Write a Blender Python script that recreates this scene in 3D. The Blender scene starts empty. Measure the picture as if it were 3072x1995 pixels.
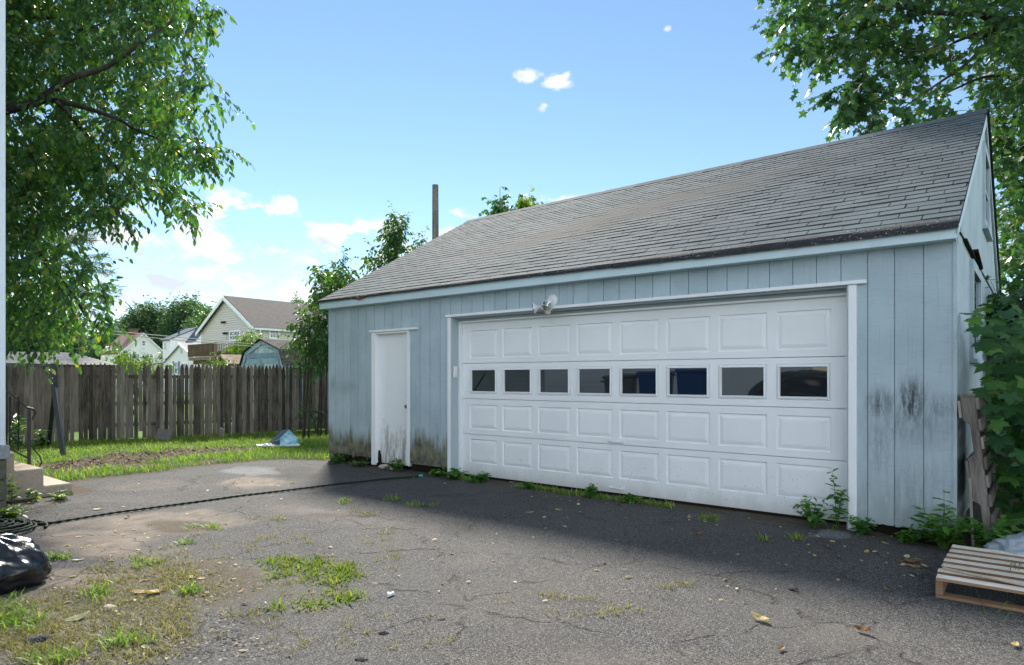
import bpy, math, random
import numpy as np
from mathutils import Vector, Matrix, noise as mnoise

random.seed(7)
rng = np.random.default_rng(7)
scene = bpy.context.scene
COL = scene.collection

# ------------------------------------------------------------------ camera
FPX, CXP, HYP, CAMH = 1956.0, 1536.0, 1134.0, 1.33
cam_data = bpy.data.cameras.new("camera")
cam = bpy.data.objects.new("camera", cam_data)
COL.objects.link(cam)
cam.location = (0, 0, CAMH)
cam.rotation_euler = (math.radians(90), 0, 0)
cam_data.sensor_width = 36.0
cam_data.lens = 36.0 * FPX / 3072.0
cam_data.shift_y = (HYP - 997.5) / 3072.0
cam_data.clip_start = 0.05
cam_data.clip_end = 2000
scene.camera = cam

# ------------------------------------------------------------------ sun, sky, exposure
SUN_AZ, SUN_EL = math.radians(-12), math.radians(41)
SUN_DIR = Vector((math.sin(SUN_AZ) * math.cos(SUN_EL), math.cos(SUN_AZ) * math.cos(SUN_EL), math.sin(SUN_EL)))
sun_data = bpy.data.lights.new("sun", 'SUN')
sun_data.energy = 0.55
sun_data.angle = math.radians(10)   # wide disc, set for soft shadow edges
sun_data.color = (1.0, 0.94, 0.84)
sun = bpy.data.objects.new("sun", sun_data)
sun.rotation_euler = SUN_DIR.to_track_quat('Z', 'Y').to_euler()
sun.location = (10, 20, 30)
COL.objects.link(sun)

scene.view_settings.view_transform = 'Standard'
scene.view_settings.look = 'None'
scene.view_settings.exposure = 4.2
scene.view_settings.gamma = 1.0
scene.view_settings.use_curve_mapping = False
SKY_STRENGTH = 0.05
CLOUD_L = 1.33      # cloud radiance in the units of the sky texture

# ------------------------------------------------------------------ node helper
class NT:
    def __init__(self, nt):
        self.nt = nt
        nt.nodes.clear()
    def n(self, t, **kw):
        nd = self.nt.nodes.new(t)
        for k, v in kw.items():
            setattr(nd, k, v)
        return nd
    def set(self, sock, v):
        if isinstance(v, bpy.types.NodeSocket):
            self.nt.links.new(v, sock)
        elif isinstance(v, (tuple, list)):
            v = tuple(v)
            if sock.type == 'RGBA' and len(v) == 3:
                v = v + (1,)
            sock.default_value = v
        else:
            if sock.type == 'RGBA':
                v = (v, v, v, 1)
            sock.default_value = v
    def math(self, op, a, b=0.0, c=None, clamp=False):
        nd = self.n('ShaderNodeMath', operation=op, use_clamp=clamp)
        self.set(nd.inputs[0], a); self.set(nd.inputs[1], b)
        if c is not None:
            self.set(nd.inputs[2], c)
        return nd.outputs[0]
    def vmath(self, op, a, b=(0, 0, 0)):
        nd = self.n('ShaderNodeVectorMath', operation=op)
        self.set(nd.inputs[0], a); self.set(nd.inputs[1], b)
        return nd.outputs['Value'] if op in ('LENGTH', 'DISTANCE', 'DOT_PRODUCT') else nd.outputs[0]
    def noise(self, vec=None, scale=5, detail=4, rough=0.55, dist=0.0):
        nd = self.n('ShaderNodeTexNoise')
        if vec is not None:
            self.set(nd.inputs['Vector'], vec)
        nd.inputs['Scale'].default_value = scale
        nd.inputs['Detail'].default_value = detail
        nd.inputs['Roughness'].default_value = rough
        nd.inputs['Distortion'].default_value = dist
        return nd.outputs['Fac']
    def voronoi(self, vec, scale, feature='F1', out='Distance'):
        nd = self.n('ShaderNodeTexVoronoi', feature=feature)
        self.set(nd.inputs['Vector'], vec)
        nd.inputs['Scale'].default_value = scale
        return nd.outputs[out]
    def mapping(self, vec, loc=(0, 0, 0), rot=(0, 0, 0), scale=(1, 1, 1), kind='POINT'):
        nd = self.n('ShaderNodeMapping', vector_type=kind)
        self.set(nd.inputs['Vector'], vec)
        nd.inputs['Location'].default_value = loc
        nd.inputs['Rotation'].default_value = rot
        nd.inputs['Scale'].default_value = scale
        return nd.outputs[0]
    def ramp(self, fac, stops, interp='LINEAR'):
        nd = self.n('ShaderNodeValToRGB')
        cr = nd.color_ramp
        cr.interpolation = interp
        while len(cr.elements) < len(stops):
            cr.elements.new(0.5)
        for e, (p, c) in zip(cr.elements, stops):
            e.position = p
            if not isinstance(c, (tuple, list)):
                c = (c, c, c)
            e.color = tuple(c) + (1,) if len(c) == 3 else c
        self.set(nd.inputs[0], fac)
        return nd.outputs[0]
    def smooth(self, x, a, b, lo=0.0, hi=1.0):
        nd = self.n('ShaderNodeMapRange', interpolation_type='SMOOTHSTEP')
        self.set(nd.inputs[0], x)
        for i, v in zip((1, 2, 3, 4), (a, b, lo, hi)):
            nd.inputs[i].default_value = v
        return nd.outputs[0]
    def mix(self, fac, a, b, mode='MIX'):
        nd = self.n('ShaderNodeMix', data_type='RGBA', blend_type=mode)
        self.set(nd.inputs[0], fac); self.set(nd.inputs[6], a); self.set(nd.inputs[7], b)
        return nd.outputs[2]
    def attr(self, name):
        nd = self.n('ShaderNodeAttribute', attribute_name=name)
        return nd.outputs['Fac']
    def pos(self):
        return self.n('ShaderNodeNewGeometry').outputs['Position']
    def objc(self):
        return self.n('ShaderNodeTexCoord').outputs['Object']
    def objrand(self):
        return self.n('ShaderNodeObjectInfo').outputs['Random']
    def sep(self, v):
        nd = self.n('ShaderNodeSeparateXYZ'); self.set(nd.inputs[0], v)
        return nd.outputs
    def comb(self, x, y, z):
        nd = self.n('ShaderNodeCombineXYZ')
        self.set(nd.inputs[0], x); self.set(nd.inputs[1], y); self.set(nd.inputs[2], z)
        return nd.outputs[0]
    def bump(self, h, strength=0.3, dist=0.01):
        nd = self.n('ShaderNodeBump')
        nd.inputs['Strength'].default_value = strength
        nd.inputs['Distance'].default_value = dist
        self.set(nd.inputs['Height'], h)
        return nd.outputs[0]
    def principled(self, base, rough=0.6, normal=None, spec=0.4, metal=0.0, **kw):
        p = self.n('ShaderNodeBsdfPrincipled')
        self.set(p.inputs['Base Color'], base)
        self.set(p.inputs['Roughness'], rough)
        self.set(p.inputs['Metallic'], metal)
        p.inputs['Specular IOR Level'].default_value = spec
        for k, v in kw.items():
            self.set(p.inputs[k], v)
        if normal is not None:
            self.set(p.inputs['Normal'], normal)
        return p.outputs[0]
    def out(self, shader):
        o = self.n('ShaderNodeOutputMaterial')
        self.set(o.inputs['Surface'], shader)

def new_mat(name):
    m = bpy.data.materials.new(name)
    m.use_nodes = True
    return m, NT(m.node_tree)

# ------------------------------------------------------------------ sky with clouds
world = bpy.data.worlds.new("World")
scene.world = world
world.use_nodes = True
W = NT(world.node_tree)
sky = W.n('ShaderNodeTexSky', sky_type='NISHITA')
sky.sun_disc = False
sky.sun_elevation = SUN_EL
sky.sun_rotation = SUN_AZ
sky.altitude = 0
sky.air_density = 1.0
sky.dust_density = 0.0
sky.ozone_density = 3.0
dirv = W.vmath('NORMALIZE', W.n('ShaderNodeTexCoord').outputs['Generated'])
hsv = W.n('ShaderNodeHueSaturation')
hsv.inputs['Hue'].default_value = 0.494
hsv.inputs['Saturation'].default_value = 0.98
hsv.inputs['Value'].default_value = 0.19
W.set(hsv.inputs['Color'], sky.outputs[0])
# each cloud bank: picture point it was seen at (for its compass direction and height), angular half-width and half-height
CLOUDS = [(420, 700, 210, 62), (620, 745, 210, 56), (820, 750, 190, 48), (960, 735, 80, 40), (880, 860, 190, 72), (700, 830, 190, 50),
          (470, 850, 120, 30), (330, 900, 70, 36), (810, 622, 88, 44), (652, 622, 34, 30), (1125, 676, 84, 28), (1720, 600, 110, 24),
          (1375, 642, 44, 18), (1578, 228, 36, 13), (1668, 252, 36, 16), (1632, 312, 18, 14), (2000, 86, 16, 8),
          (300, 660, 150, 70), (1350, 760, 200, 60), (620, 900, 240, 34), (1000, 700, 70, 36)]
best = None
for (px, py, hw, hh) in CLOUDS:
    d = Vector(((px - CXP) / FPX, 1.0, (HYP - py) / FPX))
    L = d.length
    d.normalize()
    yaw = math.atan2(d.x, d.y)
    v = W.vmath('SUBTRACT', dirv, tuple(d))
    v = W.mapping(v, rot=(0, 0, yaw))
    v = W.vmath('MULTIPLY', v, (FPX * L / hw, FPX * L / hw * 0.5, FPX * L / hh))
    f = W.math('SUBTRACT', 1.0, W.vmath('LENGTH', v))
    best = f if best is None else W.math('SMOOTH_MAX', best, f, 0.25)
cv = W.mapping(dirv, scale=(1.0, 1.0, 1.9))
cn = W.noise(cv, scale=13, detail=10, rough=0.60, dist=0.35)
cn2 = W.noise(W.mapping(dirv, loc=(3, 1, 7), scale=(1, 1, 2.6)), scale=3.2, detail=8, rough=0.6)
sepd = W.sep(dirv)
# the same fair-weather cloud goes on round the rest of the sky, thicker towards the horizon
cover = W.smooth(sepd[2], 0.0, 0.75, 0.43, 0.49)
gen = W.math('MULTIPLY', W.math('SUBTRACT', cn2, cover), 4.0)
fx_ = W.math('ABSOLUTE', W.math('SUBTRACT', W.math('ARCTAN2', sepd[0], sepd[1]), 0.0))
gen = W.math('SUBTRACT', gen, W.math('MULTIPLY', W.smooth(fx_, 1.15, 0.75), 3.0))
best = W.math('MAXIMUM', best, gen)
dens = W.math('ADD', W.math('MAXIMUM', best, -1.5), W.math('MULTIPLY', W.math('SUBTRACT', cn, 0.525), 8.0))
mask = W.smooth(dens, -0.15, 0.95)
core = W.noise(W.mapping(dirv, loc=(5, 2, 0.2), scale=(1, 1, 2.2)), scale=9, detail=6, rough=0.55)
shade = W.ramp(core, [(0.40, (0.66, 0.72, 0.80)), (0.60, (1.04, 1.04, 1.04))])
# clouds away from the sun are boosted to fill the shaded fronts
fill_gain = W.smooth(W.vmath('DOT_PRODUCT', dirv, tuple(SUN_DIR)), 0.75, -0.5, 1.0, 5.0)
ccol = W.vmath('MULTIPLY', W.vmath('MULTIPLY', shade, W.comb(fill_gain, fill_gain, fill_gain)), (CLOUD_L * 1.01, CLOUD_L, CLOUD_L))
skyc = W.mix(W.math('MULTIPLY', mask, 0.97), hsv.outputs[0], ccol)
bg = W.n('ShaderNodeBackground')
bg.inputs['Strength'].default_value = SKY_STRENGTH
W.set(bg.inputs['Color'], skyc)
wo = W.n('ShaderNodeOutputWorld')
W.set(wo.inputs['Surface'], bg.outputs[0])

# ------------------------------------------------------------------ places: the garage's own frame, and helpers that turn sight lines into points
TH = math.atan2(-0.629, 0.7775)
EX = np.array([math.cos(TH), math.sin(TH)])
EY = np.array([-math.sin(TH), math.cos(TH)])
P0 = np.array([3.640, 5.369])
GZ = -0.03

def ray(x, y):
    return np.array([(x - CXP) / FPX, 1.0, (HYP - y) / FPX])
def G(x, y, z=GZ):
    r = ray(x, y)
    p = r * ((z - CAMH) / r[2])
    return Vector((p[0], p[1], z))
def at(x, y, Y):
    r = ray(x, y) * Y
    return Vector((r[0], r[1], r[2] + CAMH))
def hit(x, y, pt, nrm):
    r = Vector(ray(x, y)); o = Vector((0, 0, CAMH))
    k = (Vector(pt) - o).dot(Vector(nrm)) / r.dot(Vector(nrm))
    return o + r * k
def loc2w(a, b, z=0.0):
    p = P0 + a * EX + b * EY
    return Vector((p[0], p[1], z))
def w2loc(p):
    q = np.array([p[0], p[1]]) - P0
    return q @ EX, q @ EY
EX3, EY3 = Vector((EX[0], EX[1], 0)), Vector((EY[0], EY[1], 0))

# ------------------------------------------------------------------ numpy value noise
_LAT = rng.random((256, 256))
def vnoise(x, y):
    xi, yi = np.floor(x).astype(int), np.floor(y).astype(int)
    fx, fy = x - xi, y - yi
    fx, fy = fx * fx * (3 - 2 * fx), fy * fy * (3 - 2 * fy)
    a = _LAT[xi & 255, yi & 255]; b = _LAT[(xi + 1) & 255, yi & 255]
    c = _LAT[xi & 255, (yi + 1) & 255]; d = _LAT[(xi + 1) & 255, (yi + 1) & 255]
    return (a * (1 - fx) + b * fx) * (1 - fy) + (c * (1 - fx) + d * fx) * fy
def fbm(x, y, oct=4, seed=0):
    s, amp, tot = 0, 0.5, 0
    for i in range(oct):
        s = s + amp * vnoise(x * 2 ** i + 17.3 * seed + 5.1 * i, y * 2 ** i - 9.7 * seed + 3.3 * i)
        tot += amp; amp *= 0.5
    return s / tot
def sstep(x, a, b):
    t = np.clip((x - a) / (b - a), 0, 1)
    return t * t * (3 - 2 * t)

# ------------------------------------------------------------------ mesh helper
class MB:
    def __init__(self):
        self.v, self.f, self.mi = [], [], []
    def add(self, verts, faces, m=0):
        o = len(self.v)
        self.v += [tuple(p) for p in verts]
        self.f += [tuple(i + o for i in f) for f in faces]
        self.mi += [m] * len(faces)
        return self
    def box(self, x0, x1, y0, y1, z0, z1, M=None, m=0):
        vs = [Vector((x, y, z)) for z in (z0, z1) for y in (y0, y1) for x in (x0, x1)]
        if M is not None:
            vs = [M @ p for p in vs]
        return self.add(vs, [(0, 2, 3, 1), (4, 5, 7, 6), (0, 1, 5, 4), (2, 6, 7, 3), (0, 4, 6, 2), (1, 3, 7, 5)], m)
    def bar(self, a, b, w, h, up=(0, 0, 1), m=0):
        a, b = Vector(a), Vector(b)
        d = b - a; L = d.length; d.normalize()
        s = d.cross(Vector(up))
        if s.length < 1e-4:
            s = d.cross(Vector((1, 0, 0)))
        s.normalize(); u = s.cross(d)
        M = Matrix((( d.x, s.x, u.x, a.x), (d.y, s.y, u.y, a.y), (d.z, s.z, u.z, a.z), (0, 0, 0, 1)))
        return self.box(0, L, -w / 2, w / 2, -h / 2, h / 2, M, m)
    def prism(self, poly, d, m=0):
        """poly: 3-D outline, d: extrusion vector"""
        n = len(poly); d = Vector(d)
        vs = [Vector(p) for p in poly] + [Vector(p) + d for p in poly]
        fs = [tuple(range(n - 1, -1, -1)), tuple(range(n, 2 * n))]
        fs += [(i, (i + 1) % n, (i + 1) % n + n, i + n) for i in range(n)]
        return self.add(vs, fs, m)
    def quad(self, a, b, c, d, m=0):
        return self.add([a, b, c, d], [(0, 1, 2, 3)], m)
    def tube(self, pts, radii, n=8, m=0, caps=True):
        pts = [Vector(p) for p in pts]
        if not isinstance(radii, (list, tuple, np.ndarray)):
            radii = [radii] * len(pts)
        vs, fs = [], []
        prev = None
        for i, p in enumerate(pts):
            t = (pts[min(i + 1, len(pts) - 1)] - pts[max(i - 1, 0)]).normalized()
            if prev is None:
                s = t.cross(Vector((0, 0, 1)))
                if s.length < 1e-3:
                    s = t.cross(Vector((1, 0, 0)))
            else:
                s = prev - t * prev.dot(t)
            s.normalize(); prev = s
            u = t.cross(s)
            for k in range(n):
                a = 2 * math.pi * k / n
                vs.append(p + (s * math.cos(a) + u * math.sin(a)) * radii[i])
        for i in range(len(pts) - 1):
            for k in range(n):
                fs.append((i * n + k, i * n + (k + 1) % n, (i + 1) * n + (k + 1) % n, (i + 1) * n + k))
        if caps:
            fs.append(tuple(range(n - 1, -1, -1)))
            fs.append(tuple(range((len(pts) - 1) * n, len(pts) * n)))
        return self.add(vs, fs, m)
    def lathe(self, prof, M=None, n=16, m=0):
        vs, fs = [], []
        for (r, z) in prof:
            for k in range(n):
                a = 2 * math.pi * k / n
                p = Vector((r * math.cos(a), r * math.sin(a), z))
                vs.append(M @ p if M is not None else p)
        for i in range(len(prof) - 1):
            for k in range(n):
                fs.append((i * n + k, i * n + (k + 1) % n, (i + 1) * n + (k + 1) % n, (i + 1) * n + k))
        fs.append(tuple(range(n - 1, -1, -1))); fs.append(tuple(range((len(prof) - 1) * n, len(prof) * n)))
        return self.add(vs, fs, m)
    def mesh(self, name, mats):
        me = bpy.data.meshes.new(name)
        me.from_pydata(self.v, [], self.f)
        if not isinstance(mats, (list, tuple)):
            mats = [mats]
        for mm in mats:
            me.materials.append(mm)
        if len(mats) > 1:
            me.polygons.foreach_set('material_index', self.mi)
        me.update()
        return me
    def obj(self, name, mats, parent=None, smooth=False, bevel=0.0, **props):
        me = self.mesh(name, mats)
        if smooth:
            me.polygons.foreach_set('use_smooth', [True] * len(me.polygons))
        return link(name, me, parent, bevel=bevel, **props)

def link(name, me, parent=None, bevel=0.0, **props):
    o = bpy.data.objects.new(name, me)
    COL.objects.link(o)
    if parent is not None:
        o.parent = parent
    for k, v in props.items():
        o[k] = v
    if bevel > 0:
        b = o.modifiers.new('bevel', 'BEVEL')
        b.width = bevel; b.segments = 1; b.limit_method = 'ANGLE'
    return o
def empty(name, label, cat, loc=(0, 0, 0), rz=0.0, group=None):
    o = bpy.data.objects.new(name, None)
    COL.objects.link(o)
    o.location = loc; o.rotation_euler = (0, 0, rz)
    o['label'] = label; o['category'] = cat
    if group:
        o['group'] = group
    return o
def np_mesh(name, verts, tris_or_quads, mat, attrs=None, smooth=False):
    """fast mesh from numpy arrays: verts (N,3), faces (M,k) all the same size"""
    verts = np.asarray(verts, dtype=np.float32); F = np.asarray(tris_or_quads, dtype=np.int32)
    me = bpy.data.meshes.new(name)
    k = F.shape[1]
    me.vertices.add(len(verts)); me.vertices.foreach_set('co', verts.ravel())
    me.loops.add(F.size); me.loops.foreach_set('vertex_index', F.ravel())
    me.polygons.add(len(F))
    me.polygons.foreach_set('loop_start', np.arange(0, F.size, k, dtype=np.int32))
    me.polygons.foreach_set('loop_total', np.full(len(F), k, dtype=np.int32))
    if smooth:
        me.polygons.foreach_set('use_smooth', np.ones(len(F), dtype=bool))
    for an, av in (attrs or {}).items():
        a = me.attributes.new(an, 'FLOAT', 'POINT')
        a.data.foreach_set('value', np.asarray(av, dtype=np.float32))
    me.materials.append(mat)
    me.update(calc_edges=True)
    return me

# ------------------------------------------------------------------ materials
def garage_vec(N):
    return N.mapping(N.pos(), loc=(P0[0], P0[1], 0), rot=(0, 0, TH), kind='TEXTURE')

def mat_siding(side=False):
    m, N = new_mat("weathered_blue_paint")
    v = garage_vec(N); x, y, z = N.sep(v)
    grain = N.noise(N.mapping(v, scale=(38, 38, 2.2)), scale=1.0, detail=6, rough=0.7)
    saw = N.noise(N.mapping(v, scale=(6, 6, 90)), scale=1.0, detail=3, rough=0.7)
    blot = N.noise(v, scale=1.7, detail=5, rough=0.6)
    base = N.mix(N.smooth(blot, 0.3, 0.7), (0.34, 0.435, 0.475), (0.42, 0.525, 0.565))
    base = N.mix(N.math('MULTIPLY', N.smooth(grain, 0.52, 0.78), 0.42), base, (0.16, 0.20, 0.21))
    base = N.mix(N.math('MULTIPLY', N.smooth(saw, 0.52, 0.75), 0.4), base, (0.18, 0.235, 0.255))
    # paint worn through to pale grey wood on the right-hand boards
    wornx = N.smooth(x, -0.95, -0.55)
    wn = N.noise(N.mapping(v, scale=(60, 60, 3.0)), scale=1.0, detail=5, rough=0.75)
    worn = N.math('MULTIPLY', N.math('MULTIPLY', wornx, N.smooth(z, 1.9, 0.15)), N.smooth(wn, 0.42, 0.66))
    base = N.mix(N.math('MULTIPLY', worn, 0.75), base, (0.46, 0.50, 0.50))
    # green-brown algae creeping up from the ground
    an = N.noise(N.mapping(v, scale=(9, 9, 1.2)), scale=1.0, detail=6, rough=0.7)
    leftx = N.smooth(x, -4.6, -5.6)
    lim = N.math('ADD', N.math('MULTIPLY', an, 0.95), N.math('MULTIPLY', leftx, 0.14))
    alg = N.smooth(N.math('SUBTRACT', lim, z), 0.02, 0.34)
    alg = N.math('MULTIPLY', alg, N.math('ADD', N.math('MULTIPLY', leftx, 0.65), 0.30))
    acol = N.ramp(N.noise(v, scale=9, detail=4), [(0.35, (0.045, 0.035, 0.016)), (0.5, (0.12, 0.105, 0.045)), (0.68, (0.20, 0.19, 0.10))])
    base = N.mix(alg, base, acol)
    # black mould blooms on the right-hand boards and a faint tide line on the left
    dn = N.noise(N.mapping(v, scale=(26, 26, 5)), scale=1.0, detail=7, rough=0.8)
    mould = None
    for (cx, cz, sx, sz, k) in ((-0.53, 1.10, 0.11, 0.13, 1.0), (-0.30, 1.13, 0.10, 0.20, 1.25), (-0.10, 1.08, 0.13, 0.10, 0.65), (-0.33, 0.95, 0.30, 0.20, 0.55),
                                (-0.55, 0.78, 0.10, 0.3, 0.5), (-0.3, 0.45, 0.4, 0.2, 0.3), (-8.1, 1.18, 0.25, 0.10, 0.35), (-8.45, 1.22, 0.1, 0.12, 0.4)):
        q = N.vmath('MULTIPLY', N.vmath('SUBTRACT', N.comb(x, 0.0, z), (cx, 0, cz)), (1 / sx, 0, 1 / sz))
        b = N.math('MULTIPLY', N.smooth(N.vmath('LENGTH', q), 1.7, 0.0), k)
        mould = b if mould is None else N.math('MAXIMUM', mould, b)
    mould = N.math('MULTIPLY', N.math('MULTIPLY', mould, N.smooth(y, 0.03, 0.013)), N.smooth(dn, 0.30, 0.62), clamp=True)
    base = N.mix(mould, base, (0.035, 0.038, 0.042))
    ob = N.objrand()
    base = N.mix(0.10, base, N.mix(ob, (0.12, 0.16, 0.18), (0.5, 0.6, 0.64)), 'MIX')
    h = N.math('ADD', grain, N.math('MULTIPLY', saw, 0.7))
    N.out(N.principled(base, 0.72, N.bump(h, 0.35, 0.004), spec=0.25))
    return m

def mat_paint(name, col, rough=0.5, dirt=0.25, dirtcol=(0.18, 0.16, 0.12), spec=0.35):
    m, N = new_mat(name)
    v = N.pos()
    n1 = N.noise(v, scale=3.5, detail=6, rough=0.65)
    n2 = N.noise(v, scale=45, detail=4, rough=0.6)
    c = N.mix(N.math('MULTIPLY', N.smooth(n1, 0.48, 0.8), dirt), col, dirtcol)
    c = N.mix(N.math('MULTIPLY', N.smooth(n2, 0.66, 0.8), dirt * 1.3), c, dirtcol)
    N.out(N.principled(c, rough, N.bump(N.noise(v, scale=120, detail=3), 0.08, 0.003), spec=spec))
    return m

def mat_garage_door():
    m, N = new_mat("white_door_steel")
    v = garage_vec(N); x, y, z = N.sep(v)
    n1 = N.noise(v, scale=1.3, detail=5, rough=0.6)
    base = N.mix(N.smooth(n1, 0.35, 0.75), (0.80, 0.82, 0.82), (0.745, 0.775, 0.78))
    sp = N.noise(N.mapping(v, scale=(1, 1, 1)), scale=62, detail=2, rough=0.5)
    low = N.smooth(z, 0.62, 0.12)
    specks = N.math('MULTIPLY', N.smooth(sp, 0.685, 0.72), N.math('ADD', N.math('MULTIPLY', low, 0.8), 0.03))
    base = N.mix(specks, base, (0.12, 0.12, 0.11))
    mud = N.math('MULTIPLY', N.smooth(N.math('SUBTRACT', N.math('MULTIPLY', N.noise(N.mapping(v, scale=(5, 5, 2)), scale=1.0, detail=6, rough=0.7), 0.34), z), -0.05, 0.2), 0.55)
    base = N.mix(mud, base, (0.42, 0.40, 0.36))
    streak = N.math('MULTIPLY', N.smooth(N.noise(N.mapping(v, scale=(14, 14, 0.7)), scale=1.0, detail=5, rough=0.7), 0.55, 0.85), 0.10)
    base = N.mix(streak, base, (0.40, 0.42, 0.42))
    h = N.math('ADD', N.noise(v, scale=240, detail=2), N.math('MULTIPLY', N.noise(v, scale=1.9, detail=2), 2.0))
    N.out(N.principled(base, 0.42, N.bump(h, 0.12, 0.006), spec=0.45))
    return m

def mat_entry_door():
    m, N = new_mat("white_door_paint_weathered")
    v = garage_vec(N); x, y, z = N.sep(v)
    g = N.noise(N.mapping(v, scale=(30, 30, 3)), scale=1.0, detail=6, rough=0.75)
    b = N.noise(v, scale=7, detail=6, rough=0.7)
    lim = N.smooth(N.math('SUBTRACT', N.math('ADD', N.math('MULTIPLY', b, 0.9), N.math('MULTIPLY', g, 0.5)), z), 0.0, 0.5)
    dirt = N.math('MULTIPLY', lim, N.smooth(g, 0.38, 0.62))
    base = N.mix(N.math('MULTIPLY', dirt, 0.85), (0.74, 0.77, 0.775), (0.16, 0.15, 0.11))
    base = N.mix(N.math('MULTIPLY', N.smooth(b, 0.55, 0.8), 0.25), base, (0.45, 0.45, 0.42))
    N.out(N.principled(base, 0.5, N.bump(g, 0.15, 0.003), spec=0.35))
    return m

def mat_shingle(name="grey_asphalt_shingle", c0=(0.036, 0.052, 0.062), c1=(0.095, 0.126, 0.143)):
    m, N = new_mat(name)
    v = N.pos()
    r = N.math('FRACT', N.math('ADD', N.objrand(), N.attr('rnd')))
    gr = N.noise(v, scale=170, detail=3, rough=0.8)
    big = N.noise(v, scale=1.1, detail=5, rough=0.6)
    f = N.math('ADD', N.math('MULTIPLY', r, 0.16), N.math('ADD', N.math('MULTIPLY', big, 0.75), N.math('MULTIPLY', N.math('SUBTRACT', gr, 0.5), 0.9)))
    base = N.ramp(f, [(0.28, c0), (0.85, c1)])
    base = N.mix(N.math('MULTIPLY', N.smooth(N.noise(v, scale=2.3, detail=6, rough=0.7), 0.6, 0.75), 0.5), base, tuple(0.55 * c for c in c0))
    N.out(N.principled(base, 0.9, N.bump(gr, 0.5, 0.004), spec=0.2))
    return m

def mat_wood(name, c0, c1, scale=(2, 30, 30), rnd=0.5, rough=0.8, use_obj=True):
    m, N = new_mat(name)
    v = N.objc() if use_obj else N.pos()
    r = N.math('FRACT', N.math('ADD', N.objrand(), N.attr('rnd')))
    vv = N.vmath('ADD', v, N.comb(N.math('MULTIPLY', r, 17.0), N.math('MULTIPLY', r, 9.0), N.math('MULTIPLY', r, 5.0)))
    g = N.noise(N.mapping(vv, scale=scale), scale=1.0, detail=7, rough=0.72, dist=0.4)
    b = N.noise(vv, scale=2.0, detail=4)
    f = N.math('ADD', N.math('MULTIPLY', g, 0.9), N.math('MULTIPLY', N.math('SUBTRACT', r, 0.5), rnd))
    f = N.math('ADD', f, N.math('MULTIPLY', N.math('SUBTRACT', b, 0.5), 0.4))
    base = N.ramp(f, [(0.25, c0), (0.72, c1)])
    N.out(N.principled(base, rough, N.bump(g, 0.4, 0.004), spec=0.2))
    return m

def mat_leaf(name, stops, trans=0.45, tcol=(1.7, 1.8, 0.55), rough=0.42, spec=0.4):
    m, N = new_mat(name)
    r = N.math('FRACT', N.math('ADD', N.attr('rnd'), N.objrand()))
    v = N.pos()
    base = N.ramp(r, stops)
    base = N.mix(N.math('MULTIPLY', N.noise(v, scale=35, detail=2), 0.25), base, tuple(0.5 * c for c in stops[0][1]))
    p = N.principled(base, rough, spec=spec)
    t = N.n('ShaderNodeBsdfTranslucent')
    N.set(t.inputs['Color'], N.vmath('MULTIPLY', base, tcol))
    mx = N.n('ShaderNodeMixShader')
    mx.inputs[0].default_value = trans
    N.set(mx.inputs[1], p); N.set(mx.inputs[2], t.outputs[0])
    N.out(mx.outputs[0])
    return m

def mat_plain(name, col, rough=0.5, spec=0.4, metal=0.0, bump=0.0, bscale=60, var=0.0):
    m, N = new_mat(name)
    v = N.pos()
    c = col
    if var > 0:
        c = N.mix(N.math('MULTIPLY', N.smooth(N.noise(v, scale=bscale * 0.3, detail=5, rough=0.65), 0.35, 0.75), var), col, tuple(0.35 * q for q in col))
    nrm = N.bump(N.noise(v, scale=bscale, detail=5, rough=0.7), bump, 0.01) if bump > 0 else None
    N.out(N.principled(c, rough, nrm, spec=spec, metal=metal))
    return m

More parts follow.
